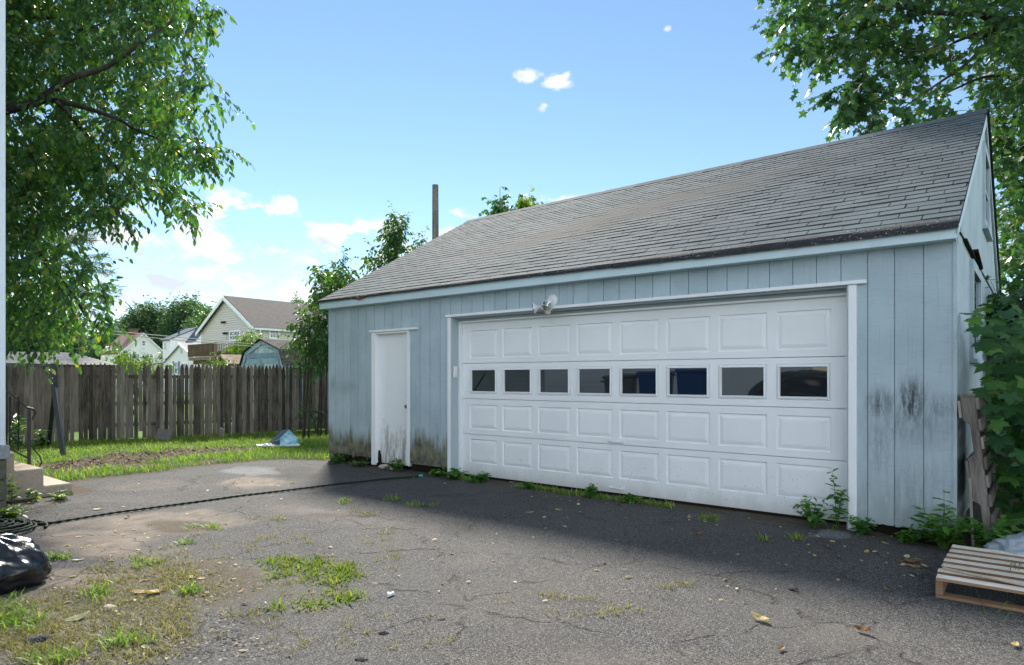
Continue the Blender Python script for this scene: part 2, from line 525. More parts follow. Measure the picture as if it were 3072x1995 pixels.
def mat_asphalt():
    m, N = new_mat("old_asphalt")
    v = N.pos()
    ag = N.noise(v, scale=115, detail=4, rough=0.85)
    ag2 = N.voronoi(v, 190, out='Color')
    agv = N.sep(ag2)[0]
    big = N.noise(v, scale=0.9, detail=6, rough=0.6)
    mid = N.noise(v, scale=5.5, detail=5, rough=0.65)
    f = N.math('ADD', N.math('MULTIPLY', ag, 0.55), N.math('MULTIPLY', agv, 0.42))
    base = N.ramp(f, [(0.32, (0.010, 0.010, 0.011)), (0.46, (0.045, 0.044, 0.044)), (0.60, (0.095, 0.093, 0.090)), (0.76, (0.28, 0.27, 0.26))])
    base = N.mix(N.math('MULTIPLY', N.smooth(big, 0.38, 0.68), 0.35), base, (0.092, 0.087, 0.081))
    dirt, shade_stain, moss, white, soil = (N.attr(a) for a in ('dirt', 'shade_stain', 'moss', 'white', 'soil'))
    dcol = N.ramp(N.math('ADD', N.math('MULTIPLY', mid, 0.6), N.math('MULTIPLY', ag, 0.5)), [(0.35, (0.10, 0.078, 0.060)), (0.62, (0.25, 0.203, 0.163)), (0.8, (0.36, 0.31, 0.26))])
    base = N.mix(N.math('MULTIPLY', dirt, N.smooth(N.math('ADD', dirt, N.math('MULTIPLY', N.math('SUBTRACT', ag, 0.5), 1.6)), 0.15, 0.75)), base, dcol)
    scol = N.ramp(N.noise(v, scale=38, detail=5, rough=0.8), [(0.35, (0.022, 0.015, 0.010)), (0.55, (0.075, 0.05, 0.035)), (0.75, (0.15, 0.11, 0.08))])
    base = N.mix(soil, base, scol)
    base = N.mix(N.math('MULTIPLY', moss, N.smooth(N.noise(v, scale=24, detail=5, rough=0.7), 0.45, 0.6)), base, (0.085, 0.085, 0.03))
    base = N.mix(N.math('MULTIPLY', shade_stain, 0.75), base, N.mix(0.5, base, (0.010, 0.010, 0.012), 'MULTIPLY'))
    base = N.mix(N.math('MULTIPLY', white, N.smooth(N.noise(v, scale=60, detail=4, rough=0.7), 0.35, 0.6)), base, (0.20, 0.215, 0.225))
    # cracks
    wv = N.vmath('ADD', v, N.vmath('MULTIPLY', N.comb(N.noise(v, scale=4, detail=5), N.noise(N.mapping(v, loc=(9, 4, 0)), scale=4, detail=5), 0.0), (0.35, 0.35, 0)))
    ck = N.voronoi(wv, 0.75, feature='DISTANCE_TO_EDGE')
    ck2 = N.voronoi(wv, 2.6, feature='DISTANCE_TO_EDGE')
    patch = N.smooth(N.noise(N.mapping(v, loc=(2, 8, 0)), scale=0.55, detail=3), 0.54, 0.66)
    c1 = N.math('MULTIPLY', N.smooth(ck, 0.011, 0.002), N.smooth(mid, 0.44, 0.58))
    c2 = N.math('MULTIPLY', N.smooth(ck2, 0.018, 0.004), patch)
    crack = N.math('MULTIPLY', N.math('MAXIMUM', c1, c2), N.math('SUBTRACT', 1.0, N.math('MULTIPLY', soil, 0.8)), clamp=True)
    base = N.mix(N.math('MULTIPLY', crack, 0.5), base, (0.025, 0.016, 0.014))
    h = N.math('SUBTRACT', N.math('ADD', f, N.math('MULTIPLY', mid, 0.8)), N.math('MULTIPLY', crack, 2.5))
    N.out(N.principled(base, 0.88, N.bump(h, 0.75, 0.007), spec=0.25))
    return m

M = {}
M['siding'] = mat_siding()
M['fascia'] = mat_paint("pale_blue_trim_paint", (0.52, 0.66, 0.70), 0.5, 0.18, (0.2, 0.22, 0.22))
M['trim'] = mat_paint("white_trim_paint", (0.78, 0.80, 0.81), 0.45, 0.12, (0.35, 0.33, 0.30))
M['door'] = mat_garage_door()
M['entry'] = mat_entry_door()
M['jamb'] = mat_paint("blue_grey_jamb_paint", (0.37, 0.45, 0.475), 0.6, 0.15, (0.2, 0.22, 0.22))
M['shingle'] = mat_shingle()
M['edge'] = mat_shingle("dark_shingle_edge", (0.012, 0.013, 0.015), (0.05, 0.055, 0.062))
M['glass'] = mat_plain("dark_window_glass", (0.008, 0.012, 0.014), 0.015, 1.0)
_p = [n for n in M['glass'].node_tree.nodes if n.type == 'BSDF_PRINCIPLED'][0]
_p.inputs['IOR'].default_value = 1.6
M['chrome'] = mat_plain("reflector_metal", (0.75, 0.76, 0.77), 0.12, 0.5, metal=0.9)
M['knob'] = mat_plain("dull_brass", (0.22, 0.19, 0.13), 0.35, 0.5, metal=0.9)
M['ivory'] = mat_plain("ivory_plastic", (0.62, 0.57, 0.42), 0.4, var=0.2)
M['white_plastic'] = mat_plain("white_plastic", (0.72, 0.73, 0.73), 0.4, var=0.15)
M['dark_void'] = mat_plain("dark_void_and_wood", (0.02, 0.016, 0.012), 0.9, 0.1)
M['concrete'] = mat_plain("tan_concrete", (0.44, 0.365, 0.295), 0.88, 0.2, bump=0.5, bscale=90, var=0.35)
M['block'] = mat_plain("mossy_concrete_block", (0.13, 0.135, 0.10), 0.9, 0.2, bump=0.6, bscale=60, var=0.6)
M['house_trim'] = mat_paint("pale_house_paint", (0.66, 0.74, 0.79), 0.5, 0.1)
M['iron'] = mat_plain("black_iron", (0.014, 0.015, 0.017), 0.45, 0.5, bump=0.2)
M['dark_steel'] = mat_plain("dark_blue_steel", (0.022, 0.028, 0.038), 0.45, 0.5, bump=0.15, var=0.3)
M['fence'] = mat_wood("grey_fence_wood", (0.050, 0.042, 0.037), (0.29, 0.245, 0.215), scale=(34, 34, 2.2), rnd=0.45)
M['grey_wood'] = mat_wood("weathered_grey_wood", (0.10, 0.088, 0.075), (0.34, 0.31, 0.28), scale=(22, 22, 3), rnd=0.35)
M['pallet'] = mat_wood("fresh_pallet_wood", (0.34, 0.25, 0.165), (0.66, 0.56, 0.43), scale=(2.2, 40, 40), rnd=0.30)
M['pallet_top'] = mat_wood('bleached_pallet_wood', (0.46, 0.39, 0.30), (0.80, 0.74, 0.64), scale=(2.2, 40, 40), rnd=0.25)
M['pallet_raw'] = mat_wood("rough_sawn_wood", (0.16, 0.095, 0.055), (0.34, 0.22, 0.135), scale=(2.2, 40, 40), rnd=0.25)
M['bag'] = mat_plain("black_bin_liner", (0.006, 0.007, 0.009), 0.20, 0.6, bump=0.25, bscale=22)
M['hose'] = mat_wood("dark_green_hose", (0.004, 0.010, 0.006), (0.022, 0.055, 0.030), scale=(60, 60, 60), rnd=0.0, rough=0.5, use_obj=False)
M['asphalt'] = mat_asphalt()
M['bark'] = mat_wood("grey_brown_bark", (0.025, 0.020, 0.016), (0.10, 0.085, 0.07), scale=(14, 14, 4), rnd=0.2, use_obj=False)
M['pale_bark'] = mat_wood("pale_young_bark", (0.13, 0.085, 0.05), (0.30, 0.21, 0.13), scale=(14, 14, 4), rnd=0.2, use_obj=False)
M['cherry_leaf'] = mat_leaf("cherry_leaf", [(0.0, (0.045, 0.115, 0.060)), (0.55, (0.075, 0.185, 0.065)), (0.93, (0.14, 0.27, 0.06)), (0.995, (0.35, 0.32, 0.05))], 0.42, tcol=(1.5, 1.65, 0.45), rough=0.34, spec=0.6)
M['maple_leaf'] = mat_leaf("maple_leaf", [(0.0, (0.040, 0.098, 0.052)), (0.6, (0.060, 0.145, 0.058)), (0.95, (0.11, 0.20, 0.06)), (1.0, (0.26, 0.28, 0.06))], 0.36, tcol=(1.25, 1.5, 0.6))
M['sapling_leaf'] = mat_leaf("young_maple_leaf", [(0.0, (0.026, 0.085, 0.030)), (0.7, (0.048, 0.135, 0.036)), (0.93, (0.10, 0.22, 0.04)), (1.0, (0.26, 0.36, 0.06))], 0.3, rough=0.5, spec=0.3)
M['vine_leaf'] = mat_leaf("vine_leaf", [(0.0, (0.030, 0.080, 0.030)), (0.6, (0.052, 0.125, 0.038)), (1.0, (0.12, 0.20, 0.05))], 0.4)
M['light_leaf'] = mat_leaf("light_shrub_leaf", [(0.0, (0.06, 0.13, 0.03)), (0.6, (0.11, 0.19, 0.045)), (1.0, (0.24, 0.28, 0.06))], 0.4)
M['far_leaf'] = mat_leaf("far_tree_leaf", [(0.0, (0.032, 0.075, 0.043)), (0.6, (0.061, 0.128, 0.061)), (1.0, (0.109, 0.189, 0.080))], 0.3, rough=0.6, spec=0.2)
M['conifer_leaf'] = mat_leaf("blue_grey_needles", [(0.0, (0.051, 0.094, 0.072)), (1.0, (0.123, 0.181, 0.138))], 0.2, rough=0.6)
M['grass'] = mat_leaf("grass_blade", [(0.0, (0.09, 0.18, 0.03)), (0.55, (0.16, 0.28, 0.042)), (0.85, (0.25, 0.35, 0.06)), (1.0, (0.408, 0.372, 0.144))], 0.4, rough=0.5, spec=0.3)
M['dry_grass'] = mat_leaf("dry_grass_blade", [(0.0, (0.14, 0.155, 0.05)), (0.5, (0.22, 0.20, 0.085)), (1.0, (0.36, 0.29, 0.15))], 0.3, rough=0.6, spec=0.2)
M['weed_leaf'] = mat_leaf("weed_leaf", [(0.0, (0.042, 0.132, 0.026)), (0.6, (0.072, 0.204, 0.036)), (1.0, (0.156, 0.300, 0.054))], 0.38, rough=0.5, spec=0.3)
M['litter'] = mat_leaf("fallen_leaf", [(0.0, (0.13, 0.055, 0.028)), (0.3, (0.34, 0.20, 0.08)), (0.55, (0.48, 0.38, 0.17)), (0.8, (0.38, 0.40, 0.20)), (1.0, (0.60, 0.58, 0.42))], 0.15, rough=0.6, spec=0.25)

# ================================================================== THE GROUND
EDGE_PX = [(60, 1462), (218, 1443), (382, 1424), (617, 1402), (710, 1391), (847, 1378), (990, 1374)]
EDGE = [G(*p) for p in EDGE_PX]
def lawn_dist(X, Y):
    """signed distance (m) into the lawn from the driveway's far-left edge, in the garage's frame"""
    q0, q1 = X - P0[0], Y - P0[1]
    a = q0 * EX[0] + q1 * EX[1]; b = q0 * EY[0] + q1 * EY[1]
    # the edge runs from beside the steps up to the garage's left corner
    ea = np.interp(b, [-3.6, -2.75, -1.83, -0.9, -0.35, 0.05], [-9.42, -9.38, -9.6, -9.55, -9.3, -8.6])
    return ea - a, a, b

def ell(X, Y, px, py, rx, ry, z=GZ):
    """soft ellipse on the ground round the place seen at (px, py); its size given as seen from the camera"""
    c = G(px, py, z)
    k = c.y / FPX
    dy = abs(G(px, py - ry, z).y - c.y)
    ang = 0.0
    return np.sqrt(((X - c.x - (Y - c.y) * c.x / c.y) / (rx * k)) ** 2 + ((Y - c.y) / dy) ** 2)

def build_driveway():
    xs = np.concatenate([np.linspace(-30, -7.2, 24), np.arange(-7.0, 4.8, 0.04), np.linspace(5.0, 12, 12)])
    ys = np.concatenate([np.linspace(-25, 2.3, 24), np.arange(2.45, 12.4, 0.04), np.linspace(12.6, 13, 2)])
    X, Y = np.meshgrid(xs, ys)
    nx, ny = len(xs), len(ys)
    ld, a, b = lawn_dist(X, Y)
    n1 = fbm(X * 1.3, Y * 1.3, 5, 1); n2 = fbm(X * 4, Y * 4, 4, 2); n3 = fbm(X * 0.6, Y * 0.6, 4, 3)
    Z = np.full_like(X, GZ) + (n3 - 0.5) * 0.02 + (n2 - 0.5) * 0.006
    near_gar = sstep(b, -0.9, -0.1) * ((a > -8.6) & (a < 0.3))
    Z = Z * (1 - near_gar) + GZ * near_gar
    Z -= 0.05 * sstep(a, -0.6, -0.3) * sstep(b, -0.25, -0.05) * sstep(a, 0.6, 0.2)
    dirt = np.zeros_like(X)
    for (px, py, rx, ry, k) in [(300, 1640, 240, 50, .8), (480, 1565, 240, 34, 0.7), (180, 1730, 200, 45, .8), (620, 1560, 150, 24, 0.6), (950, 1535, 150, 18, 0.5),
                                (760, 1450, 160, 18, 0.8), (500, 1455, 220, 18, 0.45), (1420, 1690, 130, 26, 0.35), (60, 1840, 200, 70, 0.8), (1990, 1870, 110, 40, 0.3), (2500, 1905, 160, 40, 0.35),
                                (1600, 1780, 400, 90, 0.30), (1100, 1560, 250, 30, 0.35), (330, 1500, 200, 16, 0.35), (1000, 1900, 500, 80, 0.25), (1900, 1990, 500, 50, 0.35), (500, 1720, 300, 60, 0.55)]:
        e = ell(X, Y, px, py, rx, ry)
        dirt = np.maximum(dirt, k * sstep(1.55 - e + (n1 - 0.5) * 1.5 + (n2 - 0.5) * 0.7, 0.1, 1.1))
    dirt = np.maximum(dirt, 0.22 * sstep(n1, 0.5, 0.68))
    shade_stain = np.zeros_like(X)  # garage shadow and tree dapples painted into the asphalt as dark patches
    for (px, py, rx, ry, k) in [(900, 1425, 60, 26, 0.9), (1330, 1487, 200, 15, 0.75), (1370, 1590, 60, 22, 0.6), (1600, 1500, 500, 30, 0.4), (2300, 1640, 400, 50, 0.35), (930, 1640, 70, 50, 0.45), (780, 1850, 90, 35, 0.7), (1290, 1470, 100, 10, 0.5), (1130, 1410, 160, 20, 0.35)]:
        e = ell(X, Y, px, py, rx, ry)
        shade_stain = np.maximum(shade_stain, k * sstep(1.35 - e + (n1 - 0.5) * 1.6, 0.1, 0.9))
    moss = np.zeros_like(X)
    for (px, py, rx, ry, k) in [(300, 1850, 320, 130, 0.9), (930, 1740, 170, 85, 0.8), (560, 1720, 230, 80, 0.6), (1030, 1505, 60, 14, 0.7), (540, 1575, 90, 16, 0.5), (1130, 1555, 60, 16, 0.4), (1150, 1640, 100, 60, 0.3)]:
        e = ell(X, Y, px, py, rx, ry)
        moss = np.maximum(moss, k * sstep(1.3 - e + (n1 - 0.5) * 1.8 + (n2 - 0.5), 0.1, 0.9))
    band = sstep(b, -0.22, -0.06) * (a > -8.6) * (a < 0.2)
    moss = np.maximum(moss, 0.5 * band)
    white = sstep(1.25 - ell(X, Y, 745, 1412, 95, 13) + (n2 - 0.5) * 1.2, 0.1, 0.7)
    white = np.maximum(white, 0.9 * sstep(0.9 - ell(X, Y, 2490, 1603, 60, 13) + (n2 - 0.5) * 2.6, 0.1, 0.4))
    soil = np.zeros_like(X)
    for (px, py, rx, ry, k) in [(600, 1735, 170, 60, 0.9), (540, 1580, 95, 18, 0.85), (380, 1850, 230, 110, 0.6), (960, 1545, 80, 10, 0.5)]:
        e = ell(X, Y, px, py, rx, ry)
        soil = np.maximum(soil, k * sstep(1.2 - e + (n1 - 0.5) * 1.6 + (n2 - 0.5) * 0.8, 0.05, 0.7))
    soil = np.maximum(soil, 0.85 * band * sstep(n2, 0.3, 0.5))
    soil = np.maximum(soil, sstep(a, 0.02, 0.3) * sstep(b, -0.75, -0.4))
    soil = np.maximum(soil, sstep(ld, -0.35, 0.02))
    soil = np.maximum(soil, sstep(0.55 - np.abs(b + 4.0) * 0.5, 0, .2) * sstep(a, -8.15, -8.3) * (b < -3.5))
    V = np.stack([X, Y, Z], -1).reshape(-1, 3)
    idx = np.arange(nx * ny).reshape(ny, nx)
    Fc = np.stack([idx[:-1, :-1], idx[:-1, 1:], idx[1:, 1:], idx[1:, :-1]], -1)
    ldc = ld[:-1, :-1]
    keep = (ldc < 0.03) & ~((a[:-1, :-1] < -8.4) & (b[:-1, :-1] < -3.8) & (b[:-1, :-1] > -6.0) & (a[:-1, :-1] < -9.3)) & (b[:-1, :-1] < 0.30)
    keep |= (ldc < 0.03) & (a[:-1, :-1] > -2.0) & (b[:-1, :-1] < 12)
    Fc = Fc[keep]
    me = np_mesh('driveway', V, Fc, M['asphalt'], {k: v.ravel() for k, v in dict(dirt=dirt, shade_stain=shade_stain, moss=moss, white=white, soil=soil).items()}, smooth=True)
    link('driveway', me, kind='structure', label='cracked grey asphalt driveway with tan dirt and painted shadow patches', category='driveway')
build_driveway()

m_, N = new_mat("yard_grass_ground")
v = N.pos()
g1 = N.noise(v, scale=0.4, detail=5); g2 = N.noise(v, scale=30, detail=4, rough=0.75)
N.out(N.principled(N.ramp(N.math('ADD', N.math('MULTIPLY', g1, 0.5), N.math('MULTIPLY', g2, 0.5)), [(0.3, (0.05, 0.095, 0.018)), (0.6, (0.10, 0.17, 0.03)), (0.8, (0.15, 0.21, 0.05))]), 0.9, N.bump(g2, 0.6, 0.03), spec=0.15))
M['yard'] = m_
m_, N = new_mat("lawn_soil")
v = N.pos()
g2 = N.noise(v, scale=26, detail=6, rough=0.8)
bare = N.attr('soil')
gr = N.ramp(g2, [(0.3, (0.030, 0.05, 0.012)), (0.7, (0.075, 0.11, 0.022))])
so = N.ramp(g2, [(0.3, (0.03, 0.019, 0.012)), (0.55, (0.095, 0.062, 0.042)), (0.8, (0.22, 0.165, 0.12))])
N.out(N.principled(N.mix(bare, gr, so), 0.9, N.bump(g2, 0.8, 0.03), spec=0.15))
M['lawn'] = m_

FA, FE = Vector((-11.07, 14.1, 0)), Vector((0.81, 0.586, 0)).normalized()   # the fence line
FN = Vector((FE.y, -FE.x, 0))
def lawn_z(X, Y):
    ld, a, b = lawn_dist(X, Y)
    return GZ + 0.012 - 0.115 * sstep(ld, 0.0, 5.0)
MULCH = [(160, 1395), (420, 1372), (700, 1345), (790, 1335)]
def mulch_mask(X, Y):
    m = np.zeros_like(X)
    for (px, py, rx, ry, k) in [(230, 1402, 110, 14, 1), (330, 1388, 120, 15, 1), (440, 1372, 120, 16, 1), (560, 1358, 130, 13, 1), (690, 1347, 90, 10, .9), (470, 1403, 50, 6, .8), (620, 1395, 26, 7, .9), (370, 1412, 40, 5, .4)]:
        m = np.maximum(m, k * sstep(1.35 - ell(X, Y, px, py, rx, ry, -0.08) + (fbm(X * 2.2, Y * 2.2, 4, 8) - 0.5) * 1.5, 0.05, 0.6))
    return m
def build_lawn():
    s, t = np.meshgrid(np.arange(-9, 17, 0.1), np.arange(-0.1, 11.5, 0.1))
    X = FA.x + FE.x * s + FN.x * t; Y = FA.y + FE.y * s + FN.y * t
    ld, a, b = lawn_dist(X, Y)
    Z = lawn_z(X, Y) + (fbm(X * 2, Y * 2, 3, 4) - 0.5) * 0.03 - 0.035 * sstep(ld, 0.12, -0.02)
    V = np.stack([X, Y, Z], -1).reshape(-1, 3)
    idx = np.arange(s.size).reshape(s.shape)
    Fc = np.stack([idx[:-1, :-1], idx[1:, :-1], idx[1:, 1:], idx[:-1, 1:]], -1)
    keep = (ld[:-1, :-1] > -0.15) | ((a[:-1, :-1] > -8.6) & (b[:-1, :-1] > 7.0))
    link('lawn', np_mesh('lawn', V, Fc[keep], M['lawn'], {'soil': mulch_mask(X, Y).ravel()}, smooth=True), kind='structure', label='narrow lawn strip with a bare mulch bed by the fence', category='lawn')
build_lawn()
b_ = MB()
for (x0, x1, y0, y1) in ((-500, 500, -500, 700),):
    b_.quad((x0, y0, -0.22), (x1, y0, -0.22), (x1, y1, -0.22), (x0, y1, -0.22))
b_.obj('ground', M['yard'], kind='structure', label='green yards running on beyond the fence', category='ground')

# ================================================================== LEAF AND BLADE MESHES
def basis(d, nrm):
    d = d / np.linalg.norm(d, axis=1, keepdims=True)
    s = np.cross(d, nrm); s /= (np.linalg.norm(s, axis=1, keepdims=True) + 1e-9)
    u = np.cross(s, d)
    return d, s, u
def leaves_mesh(name, P, D, Nrm, S, tmpl, faces, mat, rnd=None):
    """one leaf per row: base point P, tip direction D, upper side Nrm, length S; template rows (along, across, up)"""
    n = len(P); k = len(tmpl)
    d, s, u = basis(D, Nrm)
    T = np.asarray(tmpl)
    V = (P[:, None, :] + S[:, None, None] * (T[None, :, 0:1] * d[:, None, :] + T[None, :, 1:2] * s[:, None, :] + T[None, :, 2:3] * u[:, None, :])).reshape(-1, 3)
    Fc = (np.asarray(faces)[None] + (np.arange(n) * k)[:, None, None]).reshape(-1, len(faces[0]))
    r = rng.random(n) if rnd is None else rnd
    return np_mesh(name, V, Fc, mat, {'rnd': np.repeat(r, k)})
T_OVAL = [(0, 0, 0), (0.32, 0.23, 0.07), (0.72, 0.19, 0.05), (1, 0, -0.06), (0.72, -0.19, 0.05), (0.32, -0.23, 0.07)]
F_OVAL = [(0, 1, 2, 3), (0, 3, 4, 5)]
T_MAPLE = [(0.12, 0, 0), (0.02, 0.30, 0.03), (0.28, 0.25, 0.02), (0.50, 0.55, -0.05), (0.58, 0.24, 0.01), (1.0, 0, -0.07), (0.58, -0.24, 0.01), (0.50, -0.55, -0.05), (0.28, -0.25, 0.02), (0.02, -0.30, 0.03)]
F_MAPLE = [(0, 1, 2), (0, 2, 4), (2, 3, 4), (0, 4, 5), (0, 5, 6), (0, 6, 8), (6, 7, 8), (0, 8, 9)]
T_BLADE = [(0, 0.035, 0), (0, -0.035, 0), (0.55, 0.03, 0.10), (0.55, -0.03, 0.10), (1, 0, -0.02)]
F_BLADE = [(0, 1, 3, 2)]
F_BLADE3 = [(0, 1, 3), (0, 3, 2), (2, 3, 4)]
def rand_unit(n):
    v = rng.normal(size=(n, 3))
    return v / np.linalg.norm(v, axis=1, keepdims=True)

def twig_leaves(C, R, ntw, nleaf, twig_len, leaf_len, droop=0.5, outward=None, leafdroop=0.7, seg=4):
    """hanging sprays: ntw twigs start inside each clump (centre C, radius R) and carry nleaf leaves each.
    Returns leaf arrays and the twig polylines."""
    m = len(C)
    c = np.repeat(C, ntw, 0); r = np.repeat(R, ntw)
    n = len(c)
    off = rand_unit(n) * (rng.random(n) ** 0.45)[:, None]
    p0 = c + off * r[:, None] * 0.85
    d = off * 0.8 + rand_unit(n) * 0.6
    if outward is not None:
        d = d + np.repeat(outward, ntw, 0) * 0.8
    d[:, 2] -= droop * 0.5
    d /= np.linalg.norm(d, axis=1, keepdims=True)
    L = twig_len * (0.6 + 0.8 * rng.random(n))
    pts = [p0]; dirs = [d]
    for k in range(seg):
        d = d + np.array([0, 0, -droop * 0.45]) + rand_unit(n) * 0.14
        d /= np.linalg.norm(d, axis=1, keepdims=True)
        pts.append(pts[-1] + d * (L / seg)[:, None]); dirs.append(d)
    pts = np.stack(pts, 1); dirs = np.stack(dirs, 1)
    t = (np.arange(nleaf) + 0.5) / nleaf * seg
    P, D, Nn, S = [], [], [], []
    for i, tt in enumerate(t):
        k = min(int(tt), seg - 1); f = tt - k
        q = pts[:, k] * (1 - f) + pts[:, k + 1] * f
        dd = dirs[:, k + 1]
        side = np.cross(dd, np.array([0, 0, 1.0])) + 1e-3
        side /= np.linalg.norm(side, axis=1, keepdims=True)
        sg = 1 if i % 2 else -1
        ld = dd * 0.65 + side * sg * 0.75 + np.array([0, 0, -leafdroop]) + rand_unit(n) * 0.35
        nn = np.array([0, 0, 1.0]) + rand_unit(n) * 0.7 - dd * 0.2
        P.append(q + rand_unit(n) * leaf_len * 0.15); D.append(ld); Nn.append(nn); S.append(leaf_len * (0.65 + 0.6 * rng.random(n)))
    return np.concatenate(P), np.concatenate(D), np.concatenate(Nn), np.concatenate(S), pts

def twig_mesh(name, pts, rad, mat):
    """thin three-sided twigs along polylines pts (n, k, 3)"""
    n, k, _ = pts.shape
    a = np.array([[0, 0, 1.0], [0.87, 0, -0.5], [-0.87, 0, -0.5]])
    rr = rad * np.linspace(1, 0.35, k)
    V = (pts[:, :, None, :] + rr[None, :, None, None] * a[None, None]).reshape(-1, 3)
    F_ = []
    for j in range(k - 1):
        for q in range(3):
            F_.append((j * 3 + q, j * 3 + (q + 1) % 3, (j + 1) * 3 + (q + 1) % 3, (j + 1) * 3 + q))
    Fc = (np.asarray(F_)[None] + (np.arange(n) * k * 3)[:, None, None]).reshape(-1, 4)
    return np_mesh(name, V, Fc, mat)

def in_poly(px, py, poly):
    inside = np.zeros(len(px), bool)
    j = len(poly) - 1
    for i in range(len(poly)):
        xi, yi = poly[i]; xj, yj = poly[j]
        c = ((yi > py) != (yj > py)) & (px < (xj - xi) * (py - yi) / (yj - yi + 1e-9) + xi)
        inside ^= c
        j = i
    return inside
def fill_clumps(poly, spacing, y0, y1, layers=2, jit=0.45, rfac=0.8):
    """crown clumps spread through a crown whose outline was read as a sight-line polygon; depth y0..y1"""
    xs = [p[0] for p in poly]; ys = [p[1] for p in poly]
    C, R = [], []
    for l in range(layers):
        gx, gy = np.meshgrid(np.arange(min(xs), max(xs), spacing), np.arange(min(ys), max(ys), spacing))
        gx = gx.ravel() + rng.normal(size=gx.size) * spacing * jit; gy = gy.ravel() + rng.normal(size=gy.size) * spacing * jit
        k = in_poly(gx, gy, poly)
        gx, gy = gx[k], gy[k]
        lo = y0 + (y1 - y0) * l / layers; hi = y0 + (y1 - y0) * (l + 1) / layers
        Yd = lo + (hi - lo) * rng.random(len(gx))
        C.append(np.stack([(gx - CXP) / FPX * Yd, Yd, CAMH + (HYP - gy) / FPX * Yd], 1))
        R.append(spacing * rfac / FPX * Yd)
    if sum(len(c) for c in C) < 5:      # slim shoots: follow the middle line
        gy = np.linspace(min(ys) + 4, max(ys), 5); gx = np.full(5, float(np.mean(xs)))
        Yd = np.full(5, (y0 + y1) / 2)
        C.append(np.stack([(gx - CXP) / FPX * Yd, Yd, CAMH + (HYP - gy) / FPX * Yd], 1)); R.append(spacing * rfac / FPX * Yd)
    return np.concatenate(C), np.concatenate(R)

# ================================================================== GARAGE
gar = empty('garage', 'pale blue wooden two-car garage with grey shingle roof and white doors', 'garage', (P0[0], P0[1], 0), TH)
XL, XR, DEP, WT = -8.585, 0.0, 6.86, 2.46
RZ_R, RZ_L = 4.61, 4.56
GROOVES = [-8.583, -8.387, -8.186, -7.997, -7.801, -7.604, -7.40, -7.167, -6.972, -6.778, -6.575, -6.382, -6.18, -5.975, -5.773, -5.569, -5.373, -5.172, -4.97, -4.769,
           -4.565, -4.361, -4.156, -3.952, -3.75, -3.542, -3.334, -3.132, -2.928, -2.717, -2.513, -2.306, -2.102, -1.898, -1.688, -1.481, -1.266, -1.057, -0.85, -0.634, -0.427, -0.213, -0.002]
OPEN = [(-7.45, -6.605, 2.03), (-5.755, -0.787, 2.165)]      # man door, big door: x0, x1, head height
# wall sheet behind the boards, with the openings left out
wb = MB()
yb0, yb1 = 0.014, 0.10
for (x0, x1, z0, z1) in ((XL + .012, OPEN[0][0], 0.10, WT), (OPEN[0][0], OPEN[0][1], OPEN[0][2], WT), (OPEN[0][1], OPEN[1][0], 0.08, WT), (OPEN[1][0], OPEN[1][1], OPEN[1][2], WT), (OPEN[1][1], -0.012, 0.06, WT)):
    wb.box(x0, x1, yb0, yb1, z0, z1)
wb.obj('front_wall', M['siding'], gar)
# front boards, one by one, the left ones rotted into ragged ends
for gi in range(len(GROOVES) - 1):
    x0, x1 = GROOVES[gi] + 0.004, GROOVES[gi + 1] - 0.004
    sb = MB()
    segs = []
    cur = x0
    cuts = sorted([c for o in OPEN for c in o[:2] if x0 < c < x1] + [x1])
    for c in cuts:
        mid = 0.5 * (cur + c)
        zb = None
        for o in OPEN:
            if o[0] < mid < o[1]:
                zb = o[2]
        segs.append((cur, c, zb)); cur = c
    for (s0, s1, zb) in segs:
        if zb is None:
            n = 10
            if s1 < -5.7:
                rot = 0.11 if s1 < -6.7 else 0.07
                zs = [0.10 + rot * (fbm(np.array([q * 31 + gi * 3.7]), np.array([gi * 1.9]), 3, 5)[0] - 0.35) * 2.2 for q in np.linspace(0, 1, n)]
                zs = [max(0.0, q + (random.random() - .5) * 0.05) for q in zs]
            else:
                zs = [0.055 + 0.02 * (x0 + 0.8) / -0.8 + (random.random() - .5) * 0.008 for q in range(n)]
            xs_ = np.linspace(s0, s1, n)
            poly = [(s1, 0, WT), (s0, 0, WT)] + [(float(xx), 0, zz) for xx, zz in zip(xs_, zs)]
            sb.prism([Vector(p) for p in poly], (0, 0.012, 0))
        else:
            sb.box(s0, s1, 0, 0.012, zb, WT)
    sb.obj('siding_board', M['siding'], gar)
# dark boxes painting in the shaded void under the boards
for q_ in ((XL + .05, -7.46, 0.05, 0.16, -0.06, 0.2), (-6.6, -5.82, 0.05, 0.16, -0.06, 0.17), (-0.70, -0.03, 0.06, 0.2, -0.12, 0.10)):
    MB().box(*q_).obj('sill_void', M['dark_void'], gar)
# gable walls and rear wall
for nm, xw, dx in (('right_wall', 0.0, -0.1), ('left_wall', XL, 0.1)):
    rz = RZ_R if xw == 0 else RZ_L
    pl = [(xw, 0.014, 0.05), (xw, DEP, 0.05), (xw, DEP, WT), (xw, DEP / 2, rz - 0.09), (xw, 0.014, WT)]
    MB().prism(pl, (dx, 0, 0)).obj(nm, M['siding'], gar)
MB().box(XL, 0, DEP - 0.1, DEP, 0.05, WT).obj('rear_wall', M['siding'], gar)
MB().box(XL + .1, -.1, 0.3, DEP - .1, -0.02, 0.0).obj('slab', M['concrete'], gar)
